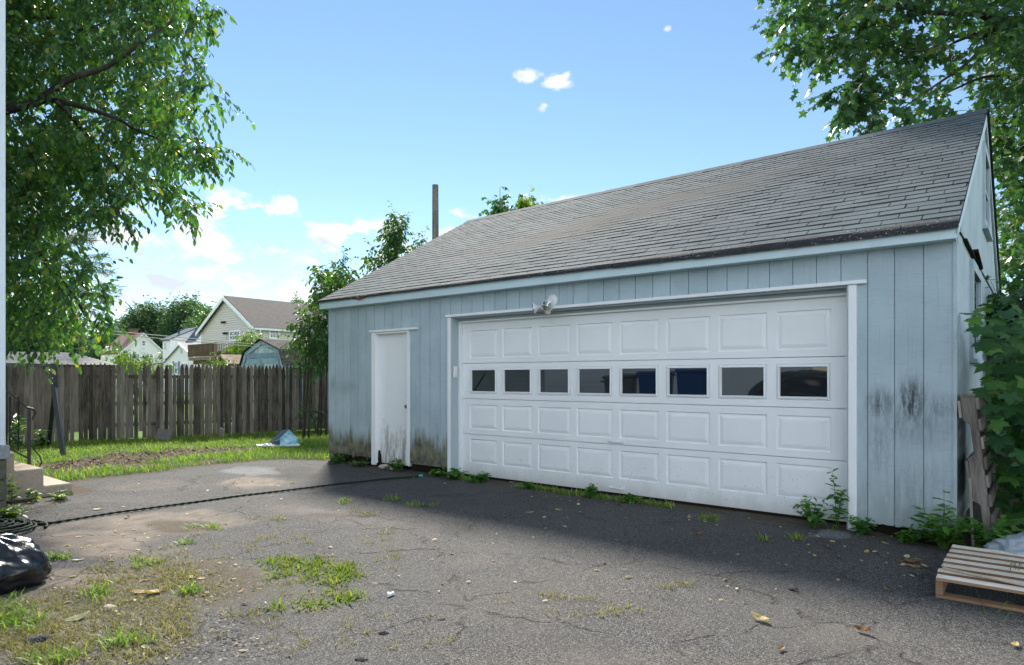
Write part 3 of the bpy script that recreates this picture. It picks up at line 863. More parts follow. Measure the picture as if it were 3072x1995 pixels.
# right gable boards (proud battens of sheet siding) below and above the sheet joint
wlow, wup = MB(), MB()
rise = (RZ_R - 0.09 - WT) / (DEP / 2)
y = 0.016
while y < DEP - 0.02:
    y1 = min(y + 0.195, DEP)
    top = WT + rise * min(min(y, DEP - y), min(y1, DEP - y1)) - 0.02
    wlow.box(0.0, 0.012, y, y1 - 0.008, 0.05 + 0.03 * random.random(), min(2.57, top))
    if top > 2.62:
        ta = WT + rise * min(y, DEP - y) - 0.03; tb = WT + rise * min(y1, DEP - y1) - 0.03
        wup.prism([(0.002, y, 2.60), (0.002, y1 - 0.008, 2.60), (0.002, y1 - 0.008, tb), (0.002, y, ta)], (0.016, 0, 0))
    y = y1
wlow.obj('gable_siding', M['siding'], gar)
wup.obj('gable_siding', M['siding'], gar)
MB().box(-0.006, 0.02, -0.008, 0.05, 0.03, WT).obj('corner_board', M['siding'], gar)
MB().box(0.0, 0.008, 0.02, DEP, 2.572, 2.60).obj('siding_joint', M['dark_void'], gar)
# broken strip at the joint, window trims on the gable
MB().bar((0.03, 0.62, 2.57), (0.03, 1.75, 2.545), 0.03, 0.02).bar((0.05, 1.5, 2.60), (0.055, 2.1, 2.50), 0.05, 0.03).obj('loose_strip', M['dark_void'], gar)
def gable_window(y0, y1, z0, z1):
    f = MB()
    f.box(0.012, 0.045, y0 - 0.10, y0, z0 - 0.1, z1 + 0.1).box(0.012, 0.045, y1, y1 + 0.10, z0 - 0.1, z1 + 0.1).box(0.014, 0.047, y0, y1, z1, z1 + 0.1).box(0.012, 0.075, y0 - .1, y1 + .1, z0 - 0.14, z0 - 0.1).box(0.013, 0.046, y0, y1, z0 - 0.1, z0)
    f.box(0.016, 0.030, y0, y1, (z0 + z1) / 2 - 0.02, (z0 + z1) / 2 + 0.02)
    o = f.obj('gable_window', M['siding'], gar)
    MB().box(0.014, 0.020, y0, y1, z0, z1).obj('pane', M['glass'], o)
gable_window(3.2, 4.0, 3.25, 4.05)
gable_window(1.45, 2.45, 1.62, 2.40)
# fascia, rakes
MB().box(XL - 0.035, 0.035, -0.145, -0.12, 2.455, 2.568).obj('fascia', M['fascia'], gar)
MB().box(XL - 0.02, 0.02, -0.12, 0.0, 2.455, 2.468).obj('soffit', M['fascia'], gar)
SL0 = Vector((0, -0.165, 2.592))
def slope_pts(rz, x):
    return Vector((x, -0.165, 2.585)), Vector((x, DEP / 2, rz))
for xw, rz in ((0.02, RZ_R), (XL - 0.045, RZ_L)):
    rk = MB()
    a_, c_ = slope_pts(rz - 0.03, xw)
    rk.prism([a_ + Vector((0, 0.02, -0.10)), c_ + Vector((0, 0, -0.14)), c_ + Vector((0, 0, -0.012)), a_ + Vector((0, 0.02, -0.012))], (0.024, 0, 0))
    rk.obj('rake_board', M['fascia'], gar)
    rk = MB()
    a2 = Vector((xw, DEP + 0.165, 2.585 - 0.03)); 
    rk.prism([a2 + Vector((0, 0, -0.14)), a2 + Vector((0, 0, -0.012)), c_ + Vector((0, 0.002, -0.012)), c_ + Vector((0, 0.002, -0.14))], (0.024, 0, 0))
    rk.obj('rake_board', M['siding'], gar)
MB().box(XL - 0.035, 0.035, DEP + 0.12, DEP + 0.145, 2.44, 2.56).obj('fascia', M['fascia'], gar)
# roof deck
rf = MB()
x0, x1 = XL - 0.05, 0.05
a0, c0 = slope_pts(RZ_L, x0); a1, c1 = slope_pts(RZ_R, x1)
dn = Vector((0, 0, -0.02))
rf.add([a0, a1, c1, c0, a0 + dn, a1 + dn, c1 + dn, c0 + dn], [(0, 1, 2, 3), (7, 6, 5, 4), (0, 4, 5, 1), (1, 5, 6, 2), (3, 2, 6, 7), (0, 3, 7, 4)])
e0, e1 = Vector((x0, DEP + .165, 2.56)), Vector((x1, DEP + .165, 2.56))
rf.add([c0, c1, e1, e0, c0 + dn, c1 + dn, e1 + dn, e0 + dn], [(0, 1, 2, 3), (7, 6, 5, 4), (0, 4, 5, 1), (1, 5, 6, 2), (3, 2, 6, 7), (0, 3, 7, 4)])
# dark strip painting in the shade along the rear slope's rake
rf.prism([c1 + Vector((0.001, 0, 0.02)), e1 + Vector((0.001, 0, 0.02)), e1 + Vector((0.001, 0, -0.02)), c1 + Vector((0.001, 0, -0.02))], (0.02, 0, 0))
roof = rf.obj('roof', M['edge'], gar)
# shingle tabs
S_LEN = (c1 - a1).length
EXPO, TABW = 0.1325, 0.3048
tabs = []
ncourse = int(S_LEN / EXPO) + 1
for ci in range(ncourse):
    t0 = ci * EXPO
    off = (0.5 if ci % 2 else 0.0) * TABW + (0.03 * math.sin(ci * 1.7))
    xs_ = x0 - TABW + off
    while xs_ < x1:
        l, r = max(xs_, x0), min(xs_ + TABW, x1)
        if r - l > 0.03:
            tabs.append((l, r, t0))
        xs_ += TABW
def roof_point(x, t):
    k = (x - x0) / (x1 - x0)
    a = a0.lerp(a1, k); c = c0.lerp(c1, k)
    return a + (c - a) * (t / S_LEN)
upv = (c1 - a1).normalized(); nv = Vector((0, -upv.z, upv.y))
def cam_dist(tb):
    p = roof_point((tb[0] + tb[1]) / 2, tb[2]); w = loc2w(p.x, p.y, p.z)
    return (w - Vector((0, 0, CAMH))).length
full = [t for t in tabs if t[1] - t[0] > TABW - 1e-3]
full.sort(key=cam_dist)
near = set(id(t) for t in full[:300])
tab_me = MB()
g_ = 0.0035; L_ = EXPO + 0.02
def tab_geo(mb, w, thick=0.0085, bow=0.0):
    hw = w / 2 - g_
    vs = [(-hw, 0, 0.001), (hw, 0, 0.001), (hw, L_, 0.0), (-hw, L_, 0.0), (-hw, 0.002, thick), (0, 0.0, thick + bow), (hw, 0.002, thick), (hw, L_, 0.0022), (-hw, L_, 0.0022)]
    mb.add(vs, [(0, 1, 6, 5, 4), (4, 5, 6, 7, 8), (1, 2, 7, 6), (3, 0, 4, 8)])
tab_meshes = []
for q in range(4):
    t_ = MB(); tab_geo(t_, TABW, 0.0085 + 0.0012 * q, 0.0008 * (q - 1)); tab_meshes.append(t_.mesh('shingle', M['shingle']))
def tab_matrix(tb):
    p = roof_point((tb[0] + tb[1]) / 2, tb[2])
    sx = (roof_point(tb[1], tb[2]) - roof_point(tb[0], tb[2])).normalized()
    jr = random.gauss(0, 0.006)
    u2 = (upv + sx * jr).normalized()
    s2 = u2.cross(nv).normalized(); 
    nn = s2.cross(u2)
    p = p + sx * random.gauss(0, 0.002) + upv * random.gauss(0, 0.002)
    return Matrix(((s2.x, u2.x, nn.x, p.x), (s2.y, u2.y, nn.y, p.y), (s2.z, u2.z, nn.z, p.z + 0.001), (0, 0, 0, 1)))
rest = MB(); rest_r = []
for tb in tabs:
    MM = tab_matrix(tb)
    if id(tb) in near:
        o = link('shingle', random.choice(tab_meshes), roof)
        o.matrix_local = MM
    else:
        t_ = MB(); tab_geo(t_, tb[1] - tb[0], 0.0085 + 0.0035 * random.random(), 0.001 * random.random())
        rest.add([MM @ Vector(p) for p in t_.v], t_.f)
        rest_r += [random.random()] * len(t_.v)
me = rest.mesh('shingle_courses', M['shingle'])
at_ = me.attributes.new('rnd', 'FLOAT', 'POINT'); at_.data.foreach_set('value', rest_r)
link('shingle_courses', me, roof, kind='stuff')
# ridge caps and the drooping starter strip on the eave
xx = x0
k = 0
while xx < x1 - 0.05:
    w = min(0.30, x1 - xx)
    cc = c0.lerp(c1, (xx - x0) / (x1 - x0)); cd = c0.lerp(c1, (xx + w - x0) / (x1 - x0))
    up = 0.016 + 0.004 * (k % 2)
    f1 = -upv * 0.15; f2 = Vector((0, -f1.y, f1.z * 0.98))
    rc = MB()
    A = [cc + f1 + Vector((0, 0, up)), cc + Vector((0, 0, up + 0.012)), cc + f2 + Vector((0, 0, up))]
    B = [cd + f1 + Vector((-0.004, 0, up - .006)), cd + Vector((-0.004, 0, up + 0.006)), cd + f2 + Vector((-0.004, 0, up - .006))]
    th_ = Vector((0, 0, -0.009))
    rc.add(A + B + [p + th_ for p in A] + [p + th_ for p in B], [(0, 3, 4, 1), (1, 4, 5, 2), (0, 6, 9, 3), (2, 5, 11, 8), (0, 1, 7, 6), (1, 2, 8, 7), (3, 9, 10, 4), (4, 10, 11, 5)])
    rc.obj('ridge_cap', M['shingle'], roof)
    xx += w; k += 1
xx = x0
m_, N = new_mat("chipped_dark_shingle")
v = N.pos()
chip = N.math('MULTIPLY', N.smooth(N.noise(v, scale=38, detail=4, rough=0.7), 0.60, 0.66), N.smooth(N.noise(v, scale=2.2, detail=2), 0.45, 0.6))
N.out(N.principled(N.mix(chip, N.ramp(N.noise(v, scale=90, detail=3), [(0.3, (0.012, 0.013, 0.015)), (0.7, (0.06, 0.064, 0.07))]), (0.5, 0.47, 0.43)), 0.85, spec=0.2))
M['chipped'] = m_
while xx < x1 - 0.02:
    w = min(0.92, x1 - xx)
    fat = 0.4 + 0.6 * sstep(np.array(xx), -5.5, -1.5)
    p, q = roof_point(xx + 0.004, 0), roof_point(xx + w - 0.004, 0)
    prof = [(0.06, 0.013), (0.01, 0.014), (-0.016, 0.006), (-0.024, -0.018 * fat), (-0.020, -0.045 * fat), (-0.012, -0.046 * fat), (-0.012, -0.01)]
    e = MB()
    vs = [r + Vector((0, 0, 0)) + upv * a + nv * 0 + Vector((0, 0, b)) for r in (p, q) for (a, b) in prof]
    n = len(prof)
    e.add(vs, [(i, i + 1, n + i + 1, n + i) for i in range(n - 1)] + [tuple(range(n - 1, -1, -1)), tuple(range(n, 2 * n))])
    e.obj('eave_strip', M['chipped'], roof)
    xx += w
# bent broken flashing near the left end of the fascia
MB().prism([(-7.75, -0.15, 2.555), (-7.55, -0.15, 2.562), (-7.42, -0.16, 2.548), (-7.56, -0.165, 2.520)], (0, -0.012, 0.01)).obj('broken_flashing', M['pallet_raw'], gar)

# ---- garage door
DY = 0.17
gd = MB()
gdoor = gd.box(-5.745, -0.790, DY + 0.05, DY + 0.07, 0.0, 2.10).obj('garage_door', M['door'], gar)
ZS = [(0.0, 0.556), (0.562, 1.042), (1.048, 1.528), (1.534, 2.10)]
PX = [-5.567 + 0.5857 * i for i in range(8)]
PW = 0.495
PZ = [(0.165, 0.493), (0.630, 0.966), (1.117, 1.469), (1.602, 1.981)]
for (z0, z1), (p0, p1) in zip(ZS, PZ):
    s = MB()
    # sheet with eight holes, as strips
    s.box(-5.71, -0.815, DY, DY + 0.03, z0, p0)
    s.box(-5.71, -0.815, DY, DY + 0.03, p1, z1)
    edges = [-5.71] + [e for x in PX for e in (x, x + PW)] + [-0.815]
    for i in range(0, len(edges), 2):
        s.box(edges[i], edges[i + 1], DY, DY + 0.03, p0, p1)
    s.obj('door_section', M['door'], gdoor)
def panel_mesh(w, h):
    b = MB()
    def ring(i, y):
        return [(i, y, i), (w - i, y, i), (w - i, y, h - i), (i, y, h - i)]
    rings = [ring(0.0, 0.0), ring(0.007, 0.014), ring(0.014, 0.014), ring(0.048, 0.003), ring(0.052, 0.0055), ring(0.056, 0.002)]
    vs = [p for r in rings for p in r]
    fs = []
    for k in range(len(rings) - 1):
        for j in range(4):
            fs.append((k * 4 + j, k * 4 + (j + 1) % 4, (k + 1) * 4 + (j + 1) % 4, (k + 1) * 4 + j))
    n = (len(rings) - 1) * 4
    fs.append((n, n + 1, n + 2, n + 3))
    b.add(vs, fs)
    return b.mesh('door_panel', M['door'])
for ri in (0, 1, 3):
    p0, p1 = PZ[ri]
    me = panel_mesh(PW, p1 - p0)
    for x in PX:
        o = link('door_panel', me, gdoor)
        o.location = (x, DY, p0)
p0, p1 = PZ[2]
h = p1 - p0
fb = MB()
def frame_ring(b, w, h, i0, i1, y0, y1):
    o = [(i0, i0), (w - i0, i0), (w - i0, h - i0), (i0, h - i0)]; q = [(i1, i1), (w - i1, i1), (w - i1, h - i1), (i1, h - i1)]
    vs = [(x, y0, z) for x, z in o] + [(x, y1, z) for x, z in q]
    b.add(vs, [(j, (j + 1) % 4, 4 + (j + 1) % 4, 4 + j) for j in range(4)])
for (i0, i1, y0, y1) in ((0, 0.004, 0.0, 0.012), (0.004, 0.012, 0.012, 0.012), (0.012, 0.014, 0.012, -0.012), (0.014, 0.030, -0.012, -0.014), (0.030, 0.036, -0.014, 0.012)):
    frame_ring(fb, PW, h, i0, i1, y0, y1)
fme = fb.mesh('window_frame', M['trim'])
gme = MB().box(0.034, PW - 0.034, 0.006, 0.012, 0.034, h - 0.034).mesh('pane', M['glass'])
for x in PX:
    o = link('window_frame', fme, gdoor); o.location = (x, DY, p0)
    o = link('pane', gme, gdoor); o.location = (x, DY, p0); o.rotation_euler = (random.gauss(0, 0.002), 0, random.gauss(0, 0.003))
for (xc, zc) in ((-3.27, 0.592), (-3.26, 0.055)):
    hb = MB()
    hb.tube([(xc - 0.085, DY - 0.004, zc), (xc - 0.06, DY - 0.03, zc), (xc, DY - 0.036, zc + 0.004), (xc + 0.06, DY - 0.03, zc), (xc + 0.085, DY - 0.004, zc)], [0.010, 0.009, 0.008, 0.009, 0.010], 8)
    hb.box(xc - 0.11, xc - 0.06, DY - 0.006, DY, zc - 0.016, zc + 0.018).box(xc + 0.06, xc + 0.11, DY - 0.006, DY, zc - 0.016, zc + 0.018)
    hb.obj('door_handle', M['white_plastic'], gdoor, smooth=False)
MB().box(-5.72, -0.81, DY - 0.005, DY + 0.04, -0.035, 0.0).obj('bottom_seal', M['dark_void'], gdoor)
# surround of the big door
MB().box(-0.787, -0.721, -0.022, 0.012, -0.045, 2.165).obj('door_casing', M['trim'], gar, bevel=0.003)
MB().box(-5.816, -5.757, -0.022, 0.012, -0.03, 2.165).obj('door_casing', M['trim'], gar, bevel=0.003)
MB().box(-5.838, -0.640, -0.040, 0.012, 2.166, 2.200).obj('header_cap', M['trim'], gar, bevel=0.003)
MB().box(-5.756, -5.742, -0.015, DY + 0.05, -0.03, 2.166).obj('door_jamb', M['jamb'], gar)
MB().box(-5.741, -5.700, DY - 0.045, DY - 0.004, -0.03, 2.10).obj('door_stop', M['trim'], gar)
MB().box(-0.800, -0.788, -0.015, DY + 0.05, -0.03, 2.166).obj('door_jamb', M['jamb'], gar)
MB().box(-5.741, -0.801, 0.014, DY + 0.05, 2.150, 2.164).obj('soffit_board', M['jamb'], gar)
MB().box(-5.741, -0.801, DY - 0.030, DY + 0.02, 2.103, 2.149).obj('header_board', M['jamb'], gar)
MB().box(-5.741, -0.801, DY - 0.045, DY - 0.031, 2.092, 2.112).obj('door_stop', M['trim'], gar)
kp = MB().box(-5.741, -5.722, 0.02, 0.09, 1.335, 1.49).box(-5.723, -5.718, 0.026, 0.084, 1.345, 1.48).obj('keypad_box', M['white_plastic'], gar, bevel=0.004)
# man door
MB().box(-7.355, -6.648, 0.075, 0.11, 0.03, 2.0).obj('entry_door', M['entry'], gar)
ed = [o for o in gar.children if o.name.startswith('entry_door')][0]
MK = Matrix.Translation((-6.70, 0.074, 0.91)) @ Matrix.Rotation(math.radians(90), 4, 'X')
MB().lathe([(0.030, 0.0), (0.030, 0.006), (0.012, 0.010), (0.011, 0.034), (0.022, 0.042), (0.029, 0.056), (0.027, 0.070), (0.014, 0.078)], MK, 16).obj('door_knob', M['knob'], ed, smooth=True)
MB().box(-7.45, -7.362, -0.022, 0.012, 0.0, 2.03).obj('door_casing', M['trim'], gar)
MB().box(-6.645, -6.600, -0.020, 0.012, 0.05, 2.03).obj('door_casing', M['trim'], gar)
MB().box(-7.365, -7.356, 0.012, 0.075, 0.03, 2.02).box(-6.646, -6.640, 0.012, 0.075, 0.03, 2.02).obj('door_jamb', M['trim'], gar)
MB().box(-7.41, -6.60, -0.012, 0.075, 2.001, 2.0295).obj('door_head', M['trim'], gar)
MB().box(-7.49, -6.42, -0.042, 0.012, 2.031, 2.062).obj('header_cap', M['trim'], gar, bevel=0.003)
MB().prism([(-7.36, 0.03, 0.02), (-7.30, 0.03, 0.02), (-7.315, 0.03, 0.14), (-7.345, 0.03, 0.22)], (0, 0.03, 0)).obj('rotted_patch', M['dark_void'], gar)

# ---- flood light over the door
fl = empty('flood_light', 'silver twin-lamp floodlight with ivory motion sensor above the garage door', 'light', loc2w(-4.06, 0, 2.25), TH)
def aim(p, d):
    return Matrix.Translation(p) @ Vector(d).to_track_quat('Z', 'Y').to_matrix().to_4x4()
MB().lathe([(0.075, 0.0), (0.075, 0.018), (0.062, 0.030), (0.03, 0.034)], aim((0.02, 0, 0.02), (0, -1, 0)), 20).obj('mount', M['white_plastic'], fl, smooth=True)
for (p, d) in (((-0.20, -0.10, -0.07), (-0.75, -0.75, -0.22)), ((0.02, -0.13, -0.055), (0.18, -0.92, -0.30))):
    d = Vector(d).normalized(); p = Vector(p)
    MMx = aim(p, d)
    hd = MB().lathe([(0.022, -0.11), (0.026, -0.07), (0.03, -0.06), (0.05, -0.025), (0.066, -0.002), (0.068, 0.006), (0.064, 0.006)], MMx, 20).obj('lamp_head', M['white_plastic'], fl, smooth=True)
    MB().lathe([(0.062, 0.007), (0.05, 0.001), (0.03, -0.006), (0.008, -0.009)], MMx, 20).obj('reflector', M['chrome'], hd, smooth=True)
    MB().tube([Vector((0.02, -0.03, 0.02)), Vector((0.02, -0.05, 0.02)).lerp(p - d * 0.10, 0.5), p - d * 0.10], [0.02, 0.018, 0.022], 10).obj('arm', M['white_plastic'], fl, smooth=True)
MB().box(-0.055, 0.035, -0.10, -0.03, -0.10, -0.055).lathe([(0.036, 0.0), (0.036, 0.03), (0.028, 0.045), (0.015, 0.05)], aim((-0.01, -0.07, -0.10), (0, 0, -1)), 14).obj('motion_sensor', M['ivory'], fl)

# ================================================================== FENCE
fence = empty('picket_fence', 'weathered grey-brown wooden picket fence with pointed tops and gaps', 'fence', tuple(FA), math.atan2(FE.y, FE.x))
PITCH = 0.0915
def fence_s(px):
    r = ray(px, 1134)
    n = FN
    k = FA.dot(n) / (r[0] * n.x + r[1] * n.y)
    return (Vector((r[0] * k, r[1] * k, 0)) - FA).dot(FE)
short = {int(fence_s(p) / PITCH): h for p, h in ((384, 0.24), (412, 0.24), (524, 0.22), (540, 0.24), (236, .05), (425, 0.05))}
missing = {int(fence_s(p) / PITCH) for p in (469,)}
def ftop(s):
    return 1.635 + 0.011 * s + 0.02 * math.sin(s * 0.9)
def picket(w, h, seed):
    r = random.Random(seed)
    b = MB()
    hw = w / 2
    tip = 0.13 + r.uniform(-.012, .012)
    ox = r.uniform(-0.006, 0.006)
    out = [(-hw, 0), (hw, 0), (hw, h - tip), (hw * 0.72, h - tip * 0.55), (hw * 0.30 + ox, h - 0.016), (ox, h), (-hw * 0.30 + ox, h - 0.016), (-hw * 0.72, h - tip * 0.55), (-hw, h - tip)]
    b.prism([(x, -0.009, z) for x, z in out], (0, 0.018, 0))
    return b
pmesh = [picket(0.0848 + 0.002 * math.sin(i), 1.80 + 0.012 * math.sin(i * 2.1), i).mesh('picket', M['fence']) for i in range(10)]
smesh = [picket(0.083, 1.56, 77).mesh('picket', M['fence'])]
_pv = np.array([v.co.z for v in smesh[0].vertices])
i0, i1 = -22, int(14.0 / PITCH)
for i in range(i0, i1):
    if i in missing:
        continue
    o = link('picket', random.choice(pmesh), fence)
    s = i * PITCH
    top = ftop(s) + random.gauss(0, 0.012) - (short.get(i, 0.0))
    o.location = (s + random.gauss(0, 0.003), random.gauss(0, 0.004), top - 1.80)
    o.rotation_euler = (random.gauss(0, 0.006), random.gauss(0, 0.0035), random.gauss(0, 0.02))
    if i in short:
        o.data = smesh[0]; o.location.z = top - 1.56
for zr in (0.22, 0.72, 1.36):
    MB().box(i0 * PITCH, i1 * PITCH, 0.012, 0.052, zr - 0.04, zr + 0.04).obj('rail', M['fence'], fence)
for s in (-1.9, 0.55, fence_s(462), 5.6, 8.1, 10.6, 13.0):
    MB().box(s - 0.045, s + 0.045, 0.055, 0.145, -0.25, 1.42).obj('post', M['fence'], fence)

# ================================================================== HOUSE AT THE LEFT EDGE, STEPS, HANDRAIL
HA, HB = -7.745, -4.55
hs = empty('house', 'pale blue and white house corner on mossy block foundation at left edge', 'house', loc2w(HA, HB, 0), TH)
def lap_wall(mb, org, ax, nrm, ext, z0, z1, dz, tilt=0.012, m=0):
    """lap siding: rows along ax between ext(z) = (s0, s1)"""
    org, ax, nrm = Vector(org), Vector(ax), Vector(nrm)
    z = z0
    while z < z1 - 1e-4:
        zz = min(z + dz, z1)
        s0, s1 = ext(z); t0, t1 = ext(zz)
        if s1 - s0 > 0.01:
            A = org + ax * s0 + nrm * tilt + Vector((0, 0, z)); B = org + ax * s1 + nrm * tilt + Vector((0, 0, z))
            Cc = org + ax * max(t1, t0) + Vector((0, 0, zz)) if t1 > t0 else org + ax * t0 + Vector((0, 0, zz)); Dd = org + ax * t0 + Vector((0, 0, zz))
            E_ = org + ax * s0 + Vector((0, 0, z)); F_ = org + ax * s1 + Vector((0, 0, z))
            mb.quad(A, B, Cc, Dd, m); mb.quad(E_, F_, B, A, m)
        z = zz
hw_ = MB()
lap_wall(hw_, (0, 0, 0), (0, -1, 0), (1, 0, 0), lambda z: (0.12, 22), 0.67, 5.6, 0.115)
lap_wall(hw_, (0, 0, 0), (-1, 0, 0), (0, 1, 0), lambda z: (0.12, 8), 0.67, 5.6, 0.115)
hw_.box(-8, -0.02, -22, -0.02, 0.6, 5.6)
hw_.obj('siding', M['house_trim'], hs)
MB().box(-0.10, 0.025, -0.10, 0.025, 0.64, 5.6).obj('corner_trim', M['house_trim'], hs, bevel=0.004)
MB().box(-0.5, 0.075, -0.5, 0.05, 0.50, 0.64).obj('sill_cap', mat_plain("grey_weathered_sill", (0.30, 0.32, 0.33), 0.8, var=0.4), hs, bevel=0.008)
fb_ = hs
zb = -0.15
for row in range(3):
    h_ = 0.215
    xs_ = [-8.0] ; 
    for j in range(2):
        MB().box(-0.42 * (j + 1) + 0.006 + (0.035 if j == 0 else 0), -0.42 * j - 0.0 + (0.04 if j == 0 else 0), -0.4, 0.03, zb + row * h_ + 0.006, zb + (row + 1) * h_).obj('foundation_block', M['block'], hs, bevel=0.01)
MB().box(-8, -0.03, -22, 0.0, -0.2, 0.52).box(-0.03, 0.02, -22, -0.41, -0.2, 0.5).obj('foundation', M['block'], hs)
hr = MB()
hr.prism([(0.02, -22.4, 5.6), (-4, -22.4, 7.6), (-8.4, -22.4, 5.6)], (0, 22.42, 0))
hr.obj('roof', M['edge'], hs)
# concrete steps
st = empty('concrete_steps', 'tan concrete steps with three treads beside the house corner', 'steps', loc2w(-8.32, -3.75, GZ), TH)
SW = 1.15
stp = [(0.0, 0.0, 0.125), (-0.28, 0.125, 0.33), (-0.555, 0.33, 0.53)]
prof = [(0.0, -0.08), (0.0, 0.122), (-0.28, 0.122), (-0.28, 0.327), (-0.555, 0.327), (-0.555, 0.53), (-1.3, 0.53), (-1.3, -0.08)]
MB().prism([(0, y, z) for y, z in prof], (-SW, 0, 0)).obj('step_block', M['concrete'], st, bevel=0.012)
# iron handrail on the far side
hrl = empty('handrail', 'black wrought iron handrail with scrolled end on the concrete steps', 'handrail', loc2w(-9.30, -3.93, 0.10), TH)
def rl(px, py, dd):
    """point on the handrail's plane"""
    p = hit(px, py, loc2w(-9.30, 0, 0), EX3); a_, b_2 = w2loc(p)
    return Vector((0, b_2 + 3.93, p.z - 0.10))
pb = rl(87, 1384, 0)
pt = rl(87, 1226, 0)
MB().bar(pb + Vector((0, 0, -0.04)), pt, 0.032, 0.032, up=(1, 0, 0)).obj('post', M['iron'], hrl)
MB().bar(rl(-60, 1104, 0), rl(79, 1222, 0), 0.036, 0.014, up=(0, 0, 1)).tube([rl(79, 1222, 0), rl(90, 1225, 0), rl(99, 1227, 0), rl(106, 1235, 0), rl(104, 1246, 0), rl(98, 1253, 0), rl(97, 1258, 0), rl(102, 1258, 0)], [.014, .014, .013, .012, .011, .010, .009, .008], 8).obj('rail', M['iron'], hrl)
MB().bar(rl(28, 1345, 0), rl(84, 1375, 0), 0.02, 0.02).bar(rl(60, 1355, 0), rl(84, 1350, 0), 0.012, 0.012).obj('lower_rail', M['iron'], hrl)
sc = [rl(92, 1322, 0), rl(100, 1319, 0), rl(110, 1322, 0), rl(113, 1330, 0)]
MB().tube(sc, [.007] * 4, 6).tube([rl(93, 1338, 0), rl(108, 1355, 0), rl(120, 1370, 0), rl(125, 1385, 0), rl(122, 1396, 0), rl(116, 1399, 0)], [.008] * 6, 6).obj('scroll', M['iron'], hrl)
for px in (30, 56):
    a_, b_2 = rl(px, 1350, 0), rl(px, 1190, 0)
    tw = MB()
    n = 26
    for q in range(n):
        pass
    tw.tube([a_.lerp(b_2, q / n) for q in range(n + 1)], [0.009 + 0.003 * math.sin(q * 2.1) * (0.3 < q / n < 0.8) for q in range(n + 1)], 4).obj('baluster', M['iron'], hrl)

# ================================================================== SWING FRAME
swing = empty('swing_frame', 'dark steel A-frame of a swing standing before the fence', 'frame')
apx = at(160, 1097, 12.5); apx2 = at(-160, 1090, 13.0)
fA = G(190, 1365, -0.09); fB = G(146, 1338, -0.11)
MB().bar(apx2, apx + Vector((0.02, 0, 0)), 0.06, 0.065).obj('top_beam', M['dark_steel'], swing)
MB().bar(apx + Vector((0.0, 0, 0.04)), apx + Vector((0.03, 0, -0.42)), 0.075, 0.085, up=(1, 0, 0)).obj('corner_bracket', M['dark_steel'], swing)
MB().bar(apx + Vector((0.02, -0.02, -0.38)), fA, 0.06, 0.075, up=(1, 0, 0)).obj('leg', M['dark_steel'], swing)
MB().bar(apx + Vector((-0.0, 0.05, -0.38)), fB, 0.06, 0.06, up=(1, 0, 0)).obj('leg', M['dark_steel'], swing)
MB().bar(apx + Vector((-0.22, 0, -0.03)), apx + Vector((0.0, 0, -0.14)), 0.03, 0.04).obj('brace', M['dark_steel'], swing)
for q in (0.17, 0.27, 0.37, 0.44):
    MB().lathe([(0.012, 0), (0.012, 0.008), (0.004, 0.011)], aim(apx + Vector((0.025, -0.046, 0.03 - q)), (0.1, -1, 0)), 8).obj('bolt', M['chrome'], swing)
fA2, fB2 = apx2 + Vector((-0.1, -0.8, -1.66)), apx2 + Vector((-.1, 0.9, -1.66))
MB().bar(apx2, fA2, 0.06, 0.06, up=(1, 0, 0)).obj('leg', M['dark_steel'], swing)
MB().bar(apx2, fB2, 0.06, 0.06, up=(1, 0, 0)).obj('leg', M['dark_steel'], swing)

# ================================================================== NEIGHBOURING HOUSES BEYOND THE FENCE
def mat_far_roof(name, c0, c1, freq=9.0):
    m, N = new_mat(name)
    v = N.pos(); x, y, z = N.sep(v)
    rows = N.math('FRACT', N.math('MULTIPLY', z, freq))
    n = N.noise(N.mapping(v, scale=(3, 3, 14)), scale=1.0, detail=5, rough=0.75)
    f = N.math('ADD', N.math('MULTIPLY', n, 0.85), N.math('MULTIPLY', N.smooth(rows, 0.0, 0.25), 0.22))
    N.out(N.principled(N.ramp(f, [(0.35, c0), (0.85, c1)]), 0.9, N.bump(rows, 0.3, 0.02), spec=0.15))
    return m
M['roof_brown'] = mat_far_roof("far_grey_brown_roof", (0.062, 0.054, 0.05), (0.155, 0.14, 0.13))
M['roof_blue'] = mat_far_roof("far_blue_grey_roof", (0.055, 0.075, 0.105), (0.12, 0.155, 0.20))
M['roof_red'] = mat_far_roof("far_red_brown_roof", (0.16, 0.105, 0.085), (0.33, 0.235, 0.195))
M['roof_pale'] = mat_far_roof("far_pale_grey_roof", (0.24, 0.225, 0.20), (0.52, 0.50, 0.47), 11.0)
M['beige'] = mat_paint("beige_vinyl_siding", (0.62, 0.585, 0.53), 0.55, 0.1)
M['white_siding'] = mat_paint("white_vinyl_siding", (0.78, 0.775, 0.76), 0.55, 0.06)
M['deck_wood'] = mat_wood("brown_deck_wood", (0.085, 0.058, 0.036), (0.26, 0.19, 0.125), scale=(9, 9, 2), rnd=0.4, use_obj=False)
M['shed_blue'] = mat_wood("peeling_blue_shed_paint", (0.14, 0.23, 0.28), (0.36, 0.50, 0.57), scale=(16, 16, 2), rnd=0.35, use_obj=False)
M['shed_white'] = mat_wood("pale_blue_door_paint", (0.30, 0.42, 0.47), (0.60, 0.72, 0.76), scale=(16, 16, 2), rnd=0.25, use_obj=False)
M['shutter'] = mat_plain("blue_shutter", (0.10, 0.20, 0.30), 0.5)
M['far_glass'] = mat_plain("far_window_glass", (0.03, 0.045, 0.05), 0.05, 1.0)
M['playhouse'] = mat_wood("tan_playhouse_boards", (0.24, 0.165, 0.11), (0.50, 0.40, 0.30), scale=(3, 3, 25), rnd=0.3, use_obj=False)

